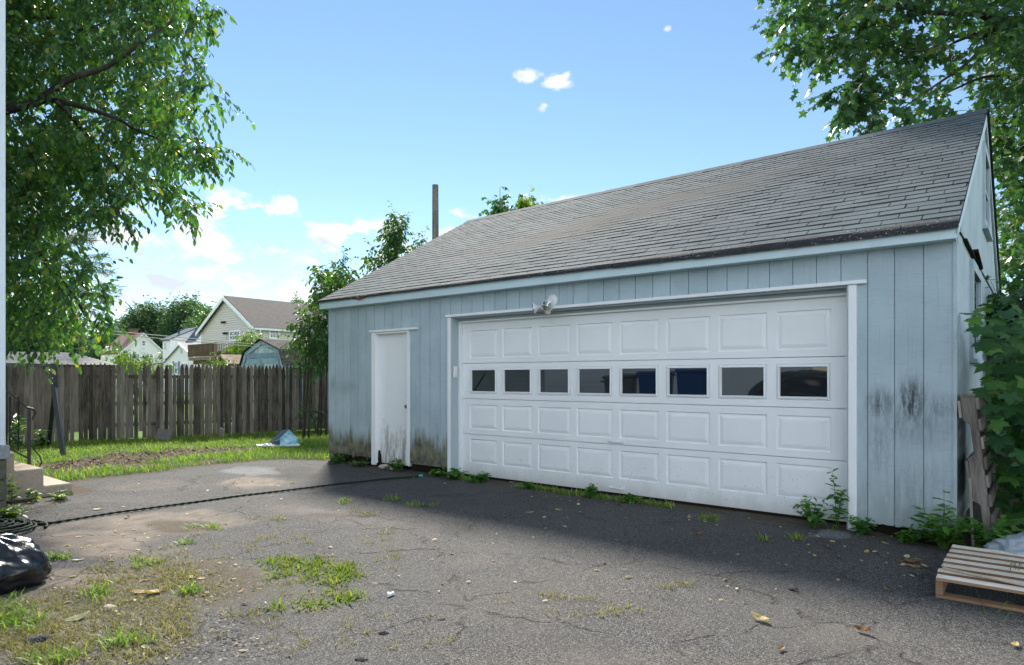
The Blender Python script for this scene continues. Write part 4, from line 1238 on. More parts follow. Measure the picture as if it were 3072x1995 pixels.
class HouseFrame:
    def __init__(self, name, label, px, Z, cat='house', group=None, rz=TH):
        self.C = at(px, HYP, Z); self.C.z = 0.0
        self.e = empty(name, label, cat, self.C, rz, group)
    def front(self, px, py, off=0.0):
        p = hit(px, py, self.C + EY3 * off, EY3); d = p - self.C
        return d.dot(EX3), p.z
    def right(self, px, py, off=0.0):
        p = hit(px, py, self.C + EX3 * off, EX3); d = p - self.C
        return d.dot(EY3), p.z
    def window(self, face, c0, c1, off, mat_frame, cols=2, rows=2, fw=0.09, sash=True):
        """window between two opposite corners (along, z) on the face; parts: window > pane"""
        (s0, z1), (s1, z0) = c0, c1
        f, g = MB(), MB()
        if s0 > s1: s0, s1 = s1, s0
        if z0 > z1: z0, z1 = z1, z0
        def bx(mb, a0, a1, b0, b1, d0, d1):
            if face == 'front':
                mb.box(a0, a1, off - d1, off - d0, b0, b1)
            else:
                mb.box(off + d0, off + d1, a0, a1, b0, b1)
        bx(f, s0, s1, z1 - fw, z1, 0, 0.06); bx(f, s0, s1, z0, z0 + fw, 0, 0.06); bx(f, s0, s0 + fw, z0 + fw, z1 - fw, 0, 0.06); bx(f, s1 - fw, s1, z0 + fw, z1 - fw, 0, 0.06)
        a0, a1, b0, b1 = s0 + fw, s1 - fw, z0 + fw, z1 - fw
        if sash:
            m_z = (b0 + b1) / 2
            bx(f, a0, a1, m_z - 0.03, m_z + 0.03, 0.0, 0.045)
        for i in range(1, cols):
            q = a0 + (a1 - a0) * i / cols
            bx(f, q - 0.012, q + 0.012, b0, b1, 0.0, 0.036)
        for i in range(1, rows * (2 if sash else 1)):
            q = b0 + (b1 - b0) * i / (rows * (2 if sash else 1))
            bx(f, a0, a1, q - 0.011, q + 0.011, 0.0, 0.034)
        o = f.obj('window', mat_frame, self.e)
        bx(g, a0, a1, b0, b1, 0.004, 0.02)
        g.obj('pane', M['far_glass'], o)
        return o

def slab(mb, quad, th=0.12):
    a, b, c, d = [Vector(p) for p in quad]
    n = (b - a).cross(d - a).normalized() * -th
    if n.z > 0: n = -n
    mb.add([a, b, c, d, a + n, b + n, c + n, d + n], [(0, 1, 2, 3), (7, 6, 5, 4), (0, 4, 5, 1), (1, 5, 6, 2), (2, 6, 7, 3), (3, 7, 4, 0)])

# ---- big beige house: gable to the front, long wall to the right
H = HouseFrame('house', 'large beige two-storey house with grey-brown roof behind the wooden deck', 767, 45)
xl, _ = H.front(604, 985); ze = H.front(767, 977)[1]; za = H.front(679, 893)[1]
za = 7.2
Lh = 13.0
wl = MB()
hw2 = -xl / 2
lap_wall(wl, (0, 0, 0), (1, 0, 0), (0, -1, 0), lambda z: (xl, 0) if z <= ze else (xl + (z - ze) * hw2 / (za - ze), -(z - ze) * hw2 / (za - ze)), -0.3, za, 0.165, 0.05)
wl.obj('gable_wall', M['beige'], H.e)
wl = MB()
lap_wall(wl, (0, 0, 0), (0, 1, 0), (1, 0, 0), lambda z: (0, Lh), -0.3, ze, 0.165, 0.05)
wl.box(xl + .02, -0.02, Lh - .1, Lh, -.3, ze).box(xl, xl + .1, 0.02, Lh, -0.3, ze)
wl.obj('side_wall', M['beige'], H.e)
r_ = MB()
oh = 0.28
slab(r_, [(0.28, -oh, ze - 0.12), (0.28, Lh + oh, ze - 0.12), (xl / 2, Lh + oh, za + 0.12), (xl / 2, -oh, za + 0.12)], 0.14)
slab(r_, [(xl - 0.28, Lh + oh, ze - 0.12), (xl - 0.28, -oh, ze - 0.12), (xl / 2, -oh, za + 0.12), (xl / 2, Lh + oh, za + 0.12)], 0.14)
rf_ = r_.obj('roof', M['roof_brown'], H.e)
t_ = MB()
for sgn, xe in ((1, 0.28), (-1, xl - 0.28)):
    p, q = Vector((xe, -oh - 0.02, ze - 0.16)), Vector((xl / 2, -oh - 0.02, za + 0.08))
    t_.prism([p, q, q + Vector((0, 0, -0.30)), p + Vector((0, 0, -0.26))], (0, -0.04, 0))
t_.obj('rake_trim', M['trim'], H.e)
MB().box(0.28, 0.40, -oh, Lh, ze - 0.30, ze - 0.16).obj('gutter', M['trim'], H.e)
MB().box(-0.12, 0.03, -0.035, 0.12, -0.3, ze).box(xl - 0.03, xl + 0.1, -0.035, 0.05, -0.3, ze).obj('corner_trim', M['trim'], H.e)
MB().tube([(0.34, 0.15, ze - 0.28), (0.34, 0.15, ze - 0.42), (0.10, 0.12, ze - 0.72), (0.10, 0.12, 0)], 0.05, 8).obj('downspout', M['trim'], H.e)
H.window('front', H.front(691, 992), H.front(724, 1022), -0.03, M['trim'], 4, 1, 0.12)
H.window('right', H.right(805, 986), H.right(837, 1018), 0.03, M['trim'], 3, 2, 0.13)
for px, py in ((676, 967), (682, 1000)):
    a, z = H.front(px, py)
    fe = MB().box(a - 0.12, a + 0.12, -0.12, -0.03, z - 0.05, z + 0.05).lathe([(0.04, -0.1), (0.1, 0.08)], aim((a - 0.14, -0.2, z), (-0.5, -1, -0.3)), 10).lathe([(0.04, -0.1), (0.1, 0.08)], aim((a + 0.14, -0.2, z), (0.5, -1, -0.3)), 10)
    fe.obj('wall_lamp', M['iron'], H.e)
MB().tube([(-1.0, 4.6, ze + 0.5), (-1.0, 4.6, ze + 1.25)], 0.05, 8).obj('vent_pipe', M['trim'], rf_)
MB().prism([(xl / 2 + .3, -0.05, 2.95), (-1.3, -0.05, 2.95), (-1.45, -0.05, 3.25), (xl / 2 + .5, -0.05, 3.25)], (0, -0.9, 0)).obj('awning', M['roof_blue'], H.e)

# ---- its deck
D = HouseFrame('wooden_deck', 'raised brown wooden deck with railing on posts against the beige house', 647, 44, 'deck')
zf, zr = D.front(647, 1069)[1], D.front(647, 1029)[1]
xd = D.front(565, 1060)[0]; yd = 2.1
def deck_rails():
    f = MB()
    MB().box(xd, 0, 0, yd, zf - 0.22, zf).obj('floor', M['deck_wood'], D.e)
    MB().box(xd + .3, 0.1, 0.2, 0.35, zf - 0.50, zf - 0.24).obj('beam', M['deck_wood'], D.e)
    f.box(xd, 0.04, -0.05, 0.05, zr - 0.06, zr); f.box(-0.05, 0.05, 0.06, yd, zr - 0.06, zr)
    f.box(xd, 0.0, -0.03, 0.02, zf + 0.10, zf + 0.16); f.box(-0.03, 0.02, 0.0, yd, zf + 0.10, zf + 0.16)
    f.obj('handrail', M['deck_wood'], D.e)
    s = MB()
    x = xd + 0.04
    while x < -0.1:
        s.box(x, x + 0.085, -0.058, -0.034, zf + 0.02, zr - 0.02); x += 0.10
    s.obj('front_slats', M['deck_wood'], D.e, kind='stuff')
    s = MB()
    y = 0.12
    while y < yd:
        s.box(0.022, 0.05, y, y + 0.045, zf + 0.02, zr - 0.03); y += 0.12
    s.obj('balusters', M['deck_wood'], D.e, kind='stuff')
    for (x, y) in ((xd + 0.05, 0.25), (xd / 2 - 0.3, 0.25), (0.0, 0.25), (0.0, 0.0)):
        MB().box(x - 0.07, x + 0.07, y - 0.07, y + 0.07, -0.3, zf - 0.5 if y > 0 else zr + 0.05).obj('post', M['deck_wood'], D.e)
    MB().bar((xd / 2 - 0.3, 0.3, 1.4), (xd / 2 + 0.6, 0.3, zf - 0.5), 0.1, 0.1).obj('brace', M['deck_wood'], D.e)
deck_rails()

# ---- white cape with red-brown roof, far left
K = HouseFrame('house', 'white cape house with faded red-brown roof and brick chimney', 366, 105)
y1 = K.right(490, 1050)[0]
ze = K.right(372, 1052)[1]; za = K.right(431, 1000)[1]
Lk = 9.0
w_ = MB()
lap_wall(w_, (0, 0, 0), (0, 1, 0), (1, 0, 0), lambda z: (0, y1) if z <= ze else ((z - ze) * y1 / 2 / (za - ze), y1 - (z - ze) * y1 / 2 / (za - ze)), -0.3, za, 0.22, 0.02)
w_.box(-Lk, -.02, 0, .1, -.3, ze).box(-Lk, -Lk + .1, .1, y1, -.3, ze).box(-Lk, -.02, y1 - .1, y1, -.3, ze)
w_.obj('wall', M['white_siding'], K.e)
r_ = MB()
slab(r_, [(-Lk - .2, -0.45, ze - 0.35), (0.25, -0.45, ze - 0.35), (0.25, y1 / 2, za + 0.12), (-Lk - .2, y1 / 2, za + 0.12)], 0.14)
slab(r_, [(0.25, y1 + .45, ze - 0.35), (-Lk - .2, y1 + .45, ze - 0.35), (-Lk - .2, y1 / 2, za + 0.12), (0.25, y1 / 2, za + 0.12)], 0.14)
kr = r_.obj('roof', M['roof_red'], K.e)
MB().prism([(0.25, -0.45, ze - 0.37), (0.25, y1 / 2, za + 0.1), (0.25, y1 / 2, za - 0.18), (0.25, -0.4, ze - 0.58)], (0.05, 0, 0)).prism([(0.25, y1 + 0.45, ze - 0.37), (0.25, y1 / 2, za + 0.1), (0.25, y1 / 2, za - 0.18), (0.25, y1 + 0.4, ze - 0.58)], (0.05, 0, 0)).obj('rake_trim', M['trim'], K.e)
M['brick'] = mat_plain("brown_brick", (0.20, 0.11, 0.085), 0.85, 0.2, bump=0.4, var=0.5)
xk = -3.9
MB().box(xk - 0.9, xk + 0.9, y1 / 2 - 0.4, y1 / 2 + 0.4, za - 0.6, za + 0.75).box(xk - 1.0, xk + 1.0, y1 / 2 - 0.5, y1 / 2 + 0.5, za + 0.75, za + 0.9).obj('chimney', M['brick'], kr)
for q in (-6.2, -4.3):
    d_ = MB()
    d_.prism([(q - 0.7, 0.0, ze - 0.1), (q + 0.7, 0.0, ze - 0.1), (q + 0.7, 0.0, ze + 0.6), (q, 0.0, ze + 1.3), (q - 0.7, 0.0, ze + 0.6)], (0, 1.6, 0))
    do = d_.obj('dormer', M['white_siding'], K.e)
    r_ = MB()
    slab(r_, [(q + 0.85, -0.15, ze + 0.5), (q + 0.85, 1.9, ze + 0.5), (q, 1.9, ze + 1.4), (q, -0.15, ze + 1.4)], 0.08)
    slab(r_, [(q - 0.85, 1.9, ze + 0.5), (q - 0.85, -0.15, ze + 0.5), (q, -0.15, ze + 1.4), (q, 1.9, ze + 1.4)], 0.08)
    r_.obj('dormer_roof', M['roof_red'], do)
K.window('right', K.right(423.5, 1020), K.right(438, 1039.5), 0.02, M['trim'], 1, 1, 0.16)
K.window('right', K.right(402, 1059), K.right(419, 1084), 0.02, M['trim'], 2, 1, 0.16)
K.window('right', K.right(447, 1059), K.right(461, 1084), 0.02, M['trim'], 2, 1, 0.16)

# ---- white house with blue-grey roof and dormer
B = HouseFrame('house', 'white two-storey house with blue-grey roof and tall dormer wall', 511, 80)
zd = B.right(511, 1018)[1]; ya, zr_ = B.right(591, 984)
w_ = MB()
lap_wall(w_, (0, 0, 0), (0, 1, 0), (1, 0, 0), lambda z: (0, ya) if z <= zd else (min(ya, (z - zd) * ya / (zr_ - zd)), ya), -0.3, zr_, 0.2, 0.02)
lap_wall(w_, (0, 0, 0), (1, 0, 0), (0, -1, 0), lambda z: (-2.1, 0), -0.3, zd, 0.2, 0.02)
w_.box(-2.1, -2.0, .03, ya, -0.3, zd)
w_.obj('dormer_wall', M['white_siding'], B.e)
r_ = MB(); slab(r_, [(-2.4, -0.3, zd - 0.02), (0.15, -0.3, zd - 0.02), (0.15, ya, zr_ + 0.1), (-2.4, ya, zr_ + 0.1)], 0.12)
br = r_.obj('dormer_roof', M['roof_blue'], B.e)
ym, zm = B.right(556, 1026)
sl = (zr_ - zm) / (ya - ym)
r_ = MB()
slab(r_, [(-4.4, 0.25, zr_ - sl * (ya - 0.25)), (-2.08, 0.25, zr_ - sl * (ya - 0.25)), (-2.08, ya, zr_ + 0.05), (-4.4, ya, zr_ + 0.05)], 0.12)
slab(r_, [(0.03, ym, zm), (2.4, ym, zm), (2.4, ya, zr_ + 0.05), (0.03, ya, zr_ + 0.05)], 0.12)
slab(r_, [(2.4, 2 * ya - ym + .5, zm), (-4.4, 2 * ya - ym + .5, zm), (-4.4, ya, zr_ + 0.05), (2.4, ya, zr_ + 0.05)], 0.12)
bro = r_.obj('roof', M['roof_blue'], B.e)
w_ = MB()
w_.prism([(2.2, ym + .1, -.3), (2.2, 2 * ya - ym, -.3), (2.2, 2 * ya - ym, zm), (2.2, ya, zr_ - .1), (2.2, ym + .1, zm)], (-0.1, 0, 0)).box(0.03, 2.08, ym + .1, ym + .2, -.3, zm - .1).box(-4.3, -2.12, 0.3, 0.4, -.3, 3.6).prism([(-4.3, .42, -.3), (-4.3, 2 * ya - ym, -.3), (-4.3, 2 * ya - ym, zm), (-4.3, ya, zr_ - .1), (-4.3, .42, 3.7)], (0.1, 0, 0))
w_.obj('wall', M['white_siding'], B.e)
MB().tube([(-0.6, 1.3, zd + .3), (-0.6, 1.3, zd + 1.35)], 0.10, 8).obj('vent_pipe', M['iron'], br)
B.window('front', B.front(494, 1027), B.front(500, 1050), -0.02, M['trim'], 1, 1, 0.09)
MB().box(-0.1, 0.03, -0.03, 0.1, -.3, zd).obj('corner_trim', M['trim'], B.e)

# ---- low white house with gable, shutters and lean-to porch in front of it
Q = HouseFrame('house', 'low white gabled house with blue shutters and lean-to sunporch', 597, 68)
xa, za = Q.front(543.6, 1031); xq, ze = Q.front(497, 1078)
xr_ = 2 * xa - xq
w_ = MB()
lap_wall(w_, (0, 0, 0), (1, 0, 0), (0, -1, 0), lambda z: (xq, xr_) if z <= ze else (xq + (z - ze) * (xa - xq) / (za - ze), xr_ - (z - ze) * (xa - xq) / (za - ze)), -.3, za, 0.17, 0.02)
w_.box(xq, xq + .1, .02, 7, -.3, ze).box(xr_ - .1, xr_, .02, 7, -.3, ze)
w_.obj('wall', M['white_siding'], Q.e)
r_ = MB()
slab(r_, [(xr_ + .25, -.25, ze - .13), (xr_ + .25, 7.2, ze - .13), (xa, 7.2, za + .1), (xa, -.25, za + .1)], 0.12)
slab(r_, [(xq - .25, 7.2, ze - .13), (xq - .25, -.25, ze - .13), (xa, -.25, za + .1), (xa, 7.2, za + .1)], 0.12)
r_.obj('roof', M['roof_pale'], Q.e)
MB().prism([(xq - .25, -.27, ze - .13), (xa, -.27, za + .1), (xa, -.27, za - .18), (xq - .2, -.27, ze - .40)], (0, -.04, 0)).prism([(xr_ + .25, -.27, ze - .13), (xa, -.27, za + .1), (xa, -.27, za - .18), (xr_ + .2, -.27, ze - .40)], (0, -.04, 0)).obj('rake_trim', M['trim'], Q.e)
a0_, z1_ = Q.front(543, 1043); a1_, z0_ = Q.front(547.5, 1060)
MB().box(a0_, a1_, -0.05, -0.02, z0_, z1_).obj('vent', mat_plain("grey_vent", (0.42, 0.46, 0.50), 0.6), Q.e)
Q.window('front', Q.front(525, 1085), Q.front(535, 1122), -0.03, M['trim'], 1, 1, 0.10)
for p0_, p1_ in ((519.5, 523.5), (535.5, 540)):
    u0, zt_ = Q.front(p0_, 1084); u1, zb_ = Q.front(p1_, 1122)
    MB().box(u0, u1, -0.07, -0.03, zb_, zt_).obj('shutter', M['shutter'], Q.e)
Q.window('front', Q.front(549, 1088), Q.front(566, 1135), -0.03, M['trim'], 1, 1, 0.14, sash=False)
# porch
px0, pz0 = Q.front(414, 1084); px1, pz1 = Q.front(452, 1083)
pm = MB()
xp = xq - 4.0
slab(pm, [(xp, -0.3, 2.95), (xq - .02, -0.3, 3.05), (xq - .02, 2.6, 3.75), (xp, 2.6, 3.55)], 0.1)
pm.obj('porch_roof', M['roof_blue'], Q.e)
MB().box(xp + .1, xq - .02, 0.0, 2.5, -.3, 2.8).obj('porch', M['white_siding'], Q.e)
for (a, b) in ((456, 472), (476, 494)):
    Q.window('front', Q.front(a, 1091), Q.front(b, 1112), 0.0, M['trim'], 1, 1, 0.10, sash=False)

# ---- low pale-roofed outbuilding behind the fence, far left
O = HouseFrame('outbuilding', 'low outbuilding with worn pale grey shingle hip roof behind the fence', 352, 21, 'outbuilding', None, math.radians(33))
ze = 1.74; zr2 = 2.18
MB().box(-7, -0.2, 0.2, 3.8, -.3, ze - .05).obj('wall', M['deck_wood'], O.e)
r_ = MB()
A_, Bq, Cq, Dq = Vector((-7.2, 0, ze)), Vector((0, 0, ze)), Vector((0, 4, ze)), Vector((-7.2, 4, ze))
R0, R1 = Vector((-5.0, 2, zr2)), Vector((-1.3, 2, zr2))
r_.add([A_, Bq, Cq, Dq, R0, R1], [(0, 1, 5, 4), (1, 2, 5), (2, 3, 4, 5), (3, 0, 4), (3, 2, 1, 0)])
ro = r_.obj('roof', M['roof_pale'], O.e)
rows = MB(); rows_r = []
for i in range(13):
    f0, f1 = i / 13, (i + 1) / 13
    p0_, p1_ = A_.lerp(R0, f0), Bq.lerp(R1, f0)
    x = p0_.x
    while x < p1_.x:
        w = 0.10 + 0.14 * random.random()
        e_ = min(x + w, p1_.x)
        q = p0_.y; z = p0_.z
        zz = ze + (zr2 - ze) * f1; yy = 2 * f1
        rows.add([(x + .005, q, z + .02), (e_ - .005, q, z + .02 + .008 * random.random()), (e_ - .005, yy, zz + .006), (x + .005, yy, zz + .006), (x + .005, q, z), (e_ - .005, q, z)], [(0, 1, 2, 3), (4, 5, 1, 0)])
        x = e_
rows.obj('shingle_courses', M['roof_pale'], ro, kind='stuff')

# ---- blue gambrel shed
S = HouseFrame('garden_shed', 'peeling blue gambrel garden shed with double doors behind the fence', 859, 21.5, 'shed')
pts = [S.front(*p) for p in ((726, 1098), (737, 1058), (787.3, 1019), (845.5, 1050), (858, 1098))]
xw0 = pts[0][0]
out = [(pts[0][0] - .05, -.2), (pts[4][0] + .05, -.2), (pts[4][0], pts[4][1]), (pts[3][0], pts[3][1]), (pts[2][0], pts[2][1]), (pts[1][0], pts[1][1]), (pts[0][0], pts[0][1])]
MB().prism([(x, 0.03, z) for x, z in out], (0, 2.6, 0)).obj('wall', M['shed_blue'], S.e)
def roofz(x):
    P_ = [pts[0], pts[1], pts[2], pts[3], pts[4]]
    for (xa_, za_), (xb_, zb_) in zip(P_[:-1], P_[1:]):
        if xa_ <= x <= xb_:
            return za_ + (zb_ - za_) * (x - xa_) / (xb_ - xa_)
    return P_[0][1]
x = pts[0][0] + 0.02
while x < pts[4][0] - 0.05:
    w = 0.135
    MB().prism([(x + .006, 0.03, -0.2), (x + w - .006, 0.03, -0.2), (x + w - .006, 0.03, roofz(x + w) - .06), (x + .006, 0.03, roofz(x) - .06)], (0, -0.02, 0)).obj('siding_board', M['shed_white'], S.e)
    x += w
tr = MB()
for (p, q) in zip(pts[:-1], pts[1:]):
    d = Vector((q[0] - p[0], 0, q[1] - p[1])).normalized(); nn = Vector((d.z, 0, -d.x)) * 0.15
    a, b = Vector((p[0], 0.0, p[1])), Vector((q[0], 0.0, q[1]))
    tr.prism([a, b, b + nn, a + nn], (0, -0.05, 0))
tr.obj('rake_trim', M['shed_blue'], S.e)
zbm = S.front(790, 1061)[1]
xc = pts[2][0]
MB().box(pts[1][0] + .1, pts[3][0] - .08, -0.03, 0.02, zbm - 0.14, zbm + 0.02).obj('lintel', M['shed_blue'], S.e)
for a, b in ((pts[1][0] + .16, xc - 0.03), (xc + 0.03, pts[3][0] - .14)):
    dr = MB()
    zt = zbm - 0.18
    dr.box(a, b, -0.03, -0.012, -0.1, zt)
    dd = dr.obj('door', M['shed_white'], S.e)
    fr = MB()
    fr.box(a, b, -0.055, -0.03, zt - 0.16, zt).box(a, a + 0.12, -0.055, -0.03, -.1, zt - .16).box(b - 0.12, b, -0.055, -0.03, -.1, zt - .16)
    fr.obj('door_frame', M['shed_blue'], dd)
    for q in range(1, 4):
        xx_ = a + 0.12 + (b - a - 0.24) * q / 4
        MB().box(xx_ - .004, xx_ + .004, -0.034, -0.03, 0, zt - .16).obj('groove', M['shed_blue'], dd)
r_ = MB()
for (p, q) in zip(pts[:-1], pts[1:]):
    slab(r_, [(p[0], -0.12, p[1] + .03), (p[0], 2.75, p[1] + .03), (q[0], 2.75, q[1] + .03), (q[0], -0.12, q[1] + .03)][::-1], 0.03)
sro = r_.obj('roof', M['edge'], S.e)
# shingle rows on the shed's right slopes
rw = MB()
for (p, q, n) in ((pts[2], pts[3], 9), (pts[3], pts[4], 5)):
    for i in range(n):
        f0, f1 = 1 - i / n, 1 - (i + 1) / n
        xa_, za_ = p[0] + (q[0] - p[0]) * f0, p[1] + (q[1] - p[1]) * f0
        xb_, zb_ = p[0] + (q[0] - p[0]) * f1, p[1] + (q[1] - p[1]) * f1
        y = -0.14
        while y < 2.75:
            w = 0.14 + 0.10 * random.random()
            y2 = min(y + w, 2.77)
            rw.add([(xa_ + .02, y + .005, za_ + 0.05), (xa_ + .02, y2 - .005, za_ + 0.05 + .006 * random.random()), (xb_, y2 - .005, zb_ + 0.04), (xb_, y + .005, zb_ + 0.04), (xa_ + .015, y, za_ + .02), (xa_ + .015, y2, za_ + .02)], [(0, 1, 2, 3), (4, 5, 1, 0)])
            y = y2
rw.obj('shingle_courses', mat_far_roof("mossy_shed_roof", (0.05, 0.045, 0.04), (0.19, 0.175, 0.16), 14.0), sro, kind='stuff')

# ---- little tan playhouse
Y_ = HouseFrame('playhouse', 'small tan playhouse roof between the deck and the blue shed', 686, 27, 'playhouse')
(xa, za), (xl_, zl), (xr2, zr3) = Y_.front(669, 1063), Y_.front(651, 1088), Y_.front(686, 1087)
zl = zr3
MB().prism([(xl_ + .1, 0, -.3), (xr2 - .1, 0, -.3), (xr2 - .1, 0, zl), (xa, 0, za - .05), (xl_ + .1, 0, zl)], (0, 1.8, 0)).obj('wall', M['deck_wood'], Y_.e)
r_ = MB()
slab(r_, [(xr2 + .06, -.12, zr3 - .05), (xr2 + .06, 1.9, zr3 - .05), (xa, 1.9, za), (xa, -.12, za)], 0.04)
slab(r_, [(xl_ - .06, 1.9, zl - .05), (xl_ - .06, -.12, zl - .05), (xa, -.12, za), (xa, 1.9, za)], 0.04)
r_.obj('roof', M['playhouse'], Y_.e)

# ================================================================== POLE, WIRES
pb_, ptp = at(1307, 1150, 22), at(1306, 555, 22)
pole = MB().tube([Vector((pb_.x, 22, -0.3)), pb_.lerp(ptp, 0.35), pb_.lerp(ptp, 0.7), ptp], [0.135, 0.122, 0.112, 0.104], 12)
M['pole'] = mat_wood("mossy_grey_pole", (0.075, 0.085, 0.045), (0.30, 0.26, 0.22), scale=(16, 16, 1.2), rnd=0.0, use_obj=False)
pole.obj('utility_pole', M['pole'], label='bare weathered wooden pole rising behind the garage roof', category='pole')
for i, (a, b, sag, lab) in enumerate(((at(0, 962, 14), at(985, 1052, 26), 0.10, 'upper overhead wire crossing before the neighbouring houses'), (at(0, 974, 14.0), at(985, 1056, 25), 0.22, 'lower overhead wire crossing before the blue shed'))):
    d_ = (b - a)
    a = a - d_ * 0.5; b = b + d_ * 0.6
    pts_ = [a.lerp(b, q / 30) - Vector((0, 0, sag * 4 * (q / 30) * (1 - q / 30) - sag * 0.9)) for q in range(31)]
    MB().tube(pts_, 0.012, 5).obj('overhead_wire', mat_plain("pale_grey_cable", (0.42, 0.42, 0.38), 0.6), label=lab, category='wire', group='overhead wires')

# ================================================================== TREES AND SHRUBS
def tree(name, label, cat, leafmat, C, R, ntw, nleaf, twig_len, leaf_len, tmpl, faces, limbs, bark, droop=0.5, leafdroop=0.7, twig_r=0.006, group=None, twigs=True, base=None):
    t = empty(name, label, cat, base if base is not None else (0, 0, 0), 0, group)
    P, D, Nn, S, pts = twig_leaves(C, R, ntw, nleaf, twig_len, leaf_len, droop, leafdroop=leafdroop)
    off = np.array(t.location)
    link('crown', leaves_mesh('crown', P - off, D, Nn, S, tmpl, faces, leafmat), t, kind='stuff')
    if twigs:
        link('twigs', twig_mesh('twigs', pts - off, twig_r, bark), t, kind='stuff')
    for i, (pl, rr) in enumerate(limbs):
        b = MB().tube([Vector(p) - Vector(off) for p in pl], rr, 8)
        b.obj('trunk' if i == 0 else 'limb', bark, t, smooth=True)
    return t
def smooth_path(ps, n=6):
    ps = [Vector(p) for p in ps]
    out = []
    for i in range(len(ps) - 1):
        p0, p1, p2, p3 = ps[max(i - 1, 0)], ps[i], ps[i + 1], ps[min(i + 2, len(ps) - 1)]
        for q in range(n):
            t = q / n
            out.append(0.5 * ((2 * p1) + (p2 - p0) * t + (2 * p0 - 5 * p1 + 4 * p2 - p3) * t * t + (3 * p1 - p0 - 3 * p2 + p3) * t ** 3))
    out.append(ps[-1])
    return out
def taper(n, a, b):
    return [a + (b - a) * i / (n - 1) for i in range(n)]

# ---- cherry tree on the left, hanging over the yard
POLY_CH = [(-520, -420), (500, -420), (560, -60), (580, 10), (520, 40), (480, 60), (490, 120), (535, 190), (545, 250), (525, 310), (500, 350), (530, 400), (545, 450), (510, 470), (440, 470), (450, 540), (470, 590), (430, 580),
           (390, 520), (340, 560), (330, 620), (280, 600), (240, 570), (190, 590), (150, 640), (140, 700), (160, 760), (205, 830), (235, 890), (245, 950), (220, 1000), (130, 1010), (60, 975), (0, 975), (-520, 1000)]
C1, R1_ = fill_clumps(POLY_CH, 62, 8.5, 12.2, layers=3)
kp_ = (C1[:, 0] / C1[:, 1] > -0.83) | (rng.random(len(C1)) < 0.35)
# thinner foliage round two openings where the limbs show
def pxy(C):
    return CXP + FPX * C[:, 0] / C[:, 1], HYP - FPX * (C[:, 2] - CAMH) / C[:, 1]
qx, qy = pxy(C1)
for (hx, hy, hr, pr) in ((330, 345, 80, 0.75), (100, 245, 50, 0.7), (300, 300, 60, 0.5), (340, 180, 45, 0.6), (330, 30, 35, 0.6), (410, 410, 60, 0.5), (200, 260, 50, 0.4)):
    kp_ &= ~(((qx - hx) ** 2 + (qy - hy) ** 2 < hr ** 2) & (rng.random(len(C1)) < pr))
C1, R1_ = C1[kp_], R1_[kp_]
# long hanging tips along the outline
tips = [(640, 30), (590, 30), (560, 150), (620, 205), (625, 270), (610, 320), (620, 440), (640, 460), (590, 430), (520, 560), (545, 600), (560, 630), (490, 570), (340, 620), (370, 640), (300, 630), (280, 640), (310, 930), (290, 880), (270, 820), (215, 740), (400, 590)]
Ct = np.array([list(at(x, y, 8.3 + 1.5 * random.random())) for x, y in tips])
C1 = np.concatenate([C1, Ct]); R1_ = np.concatenate([R1_, np.full(len(Ct), 0.13)])
tb = Vector((-10.2, 9.6, -0.15))
limbs = [(smooth_path([tb, tb + Vector((0.1, 0, 1.5)), tb + Vector((0.5, 0.1, 3.2)), at(-160, 430, 9.5)]), None)]
l1 = smooth_path([at(-160, 430, 9.5), at(-20, 345, 8.8), at(110, 305, 8.7), at(160, 270, 8.7), at(215, 235, 8.7), at(320, 200, 8.7), at(420, 130, 8.6), at(520, 60, 9)])
l2 = smooth_path([at(110, 305, 8.7), at(165, 302, 8.6), at(260, 325, 8.5), at(350, 355, 8.5), at(410, 390, 9.2), at(500, 430, 9.1), at(580, 500, 9.0)])
l3 = smooth_path([at(-160, 430, 9.5), at(-60, 560, 9.7), at(60, 690, 9.8), at(150, 800, 9.6), at(230, 900, 9.4), at(280, 980, 9.2)])
l4 = smooth_path([at(-160, 430, 9.5), at(-100, 200, 9.7), at(20, 40, 10), at(150, -80, 10.2), at(300, -220, 10)])
l5 = smooth_path([at(170, 305, 8.3), at(230, 370, 8.7), at(300, 450, 9.5), at(400, 560, 9.2), at(430, 620, 9.0)])
l6 = smooth_path([at(20, 40, 10), at(170, 60, 10), at(240, 90, 9.8), at(330, 60, 9.6)])
limbs[0] = (limbs[0][0], taper(len(limbs[0][0]), 0.24, 0.15))
for l, a, b in ((l1, 0.070, 0.014), (l2, 0.040, 0.010), (l3, 0.085, 0.015), (l4, 0.12, 0.02), (l5, 0.03, 0.008), (l6, 0.035, 0.01)):
    limbs.append((l, taper(len(l), a, b)))
tree('cherry_tree', 'leafy cherry tree with drooping sprays overhanging the left side', 'tree', M['cherry_leaf'], C1, R1_, 9, 9, 0.46, 0.108, T_OVAL, F_OVAL, limbs, M['bark'], droop=0.5, leafdroop=0.65, twig_r=0.004, base=tb)

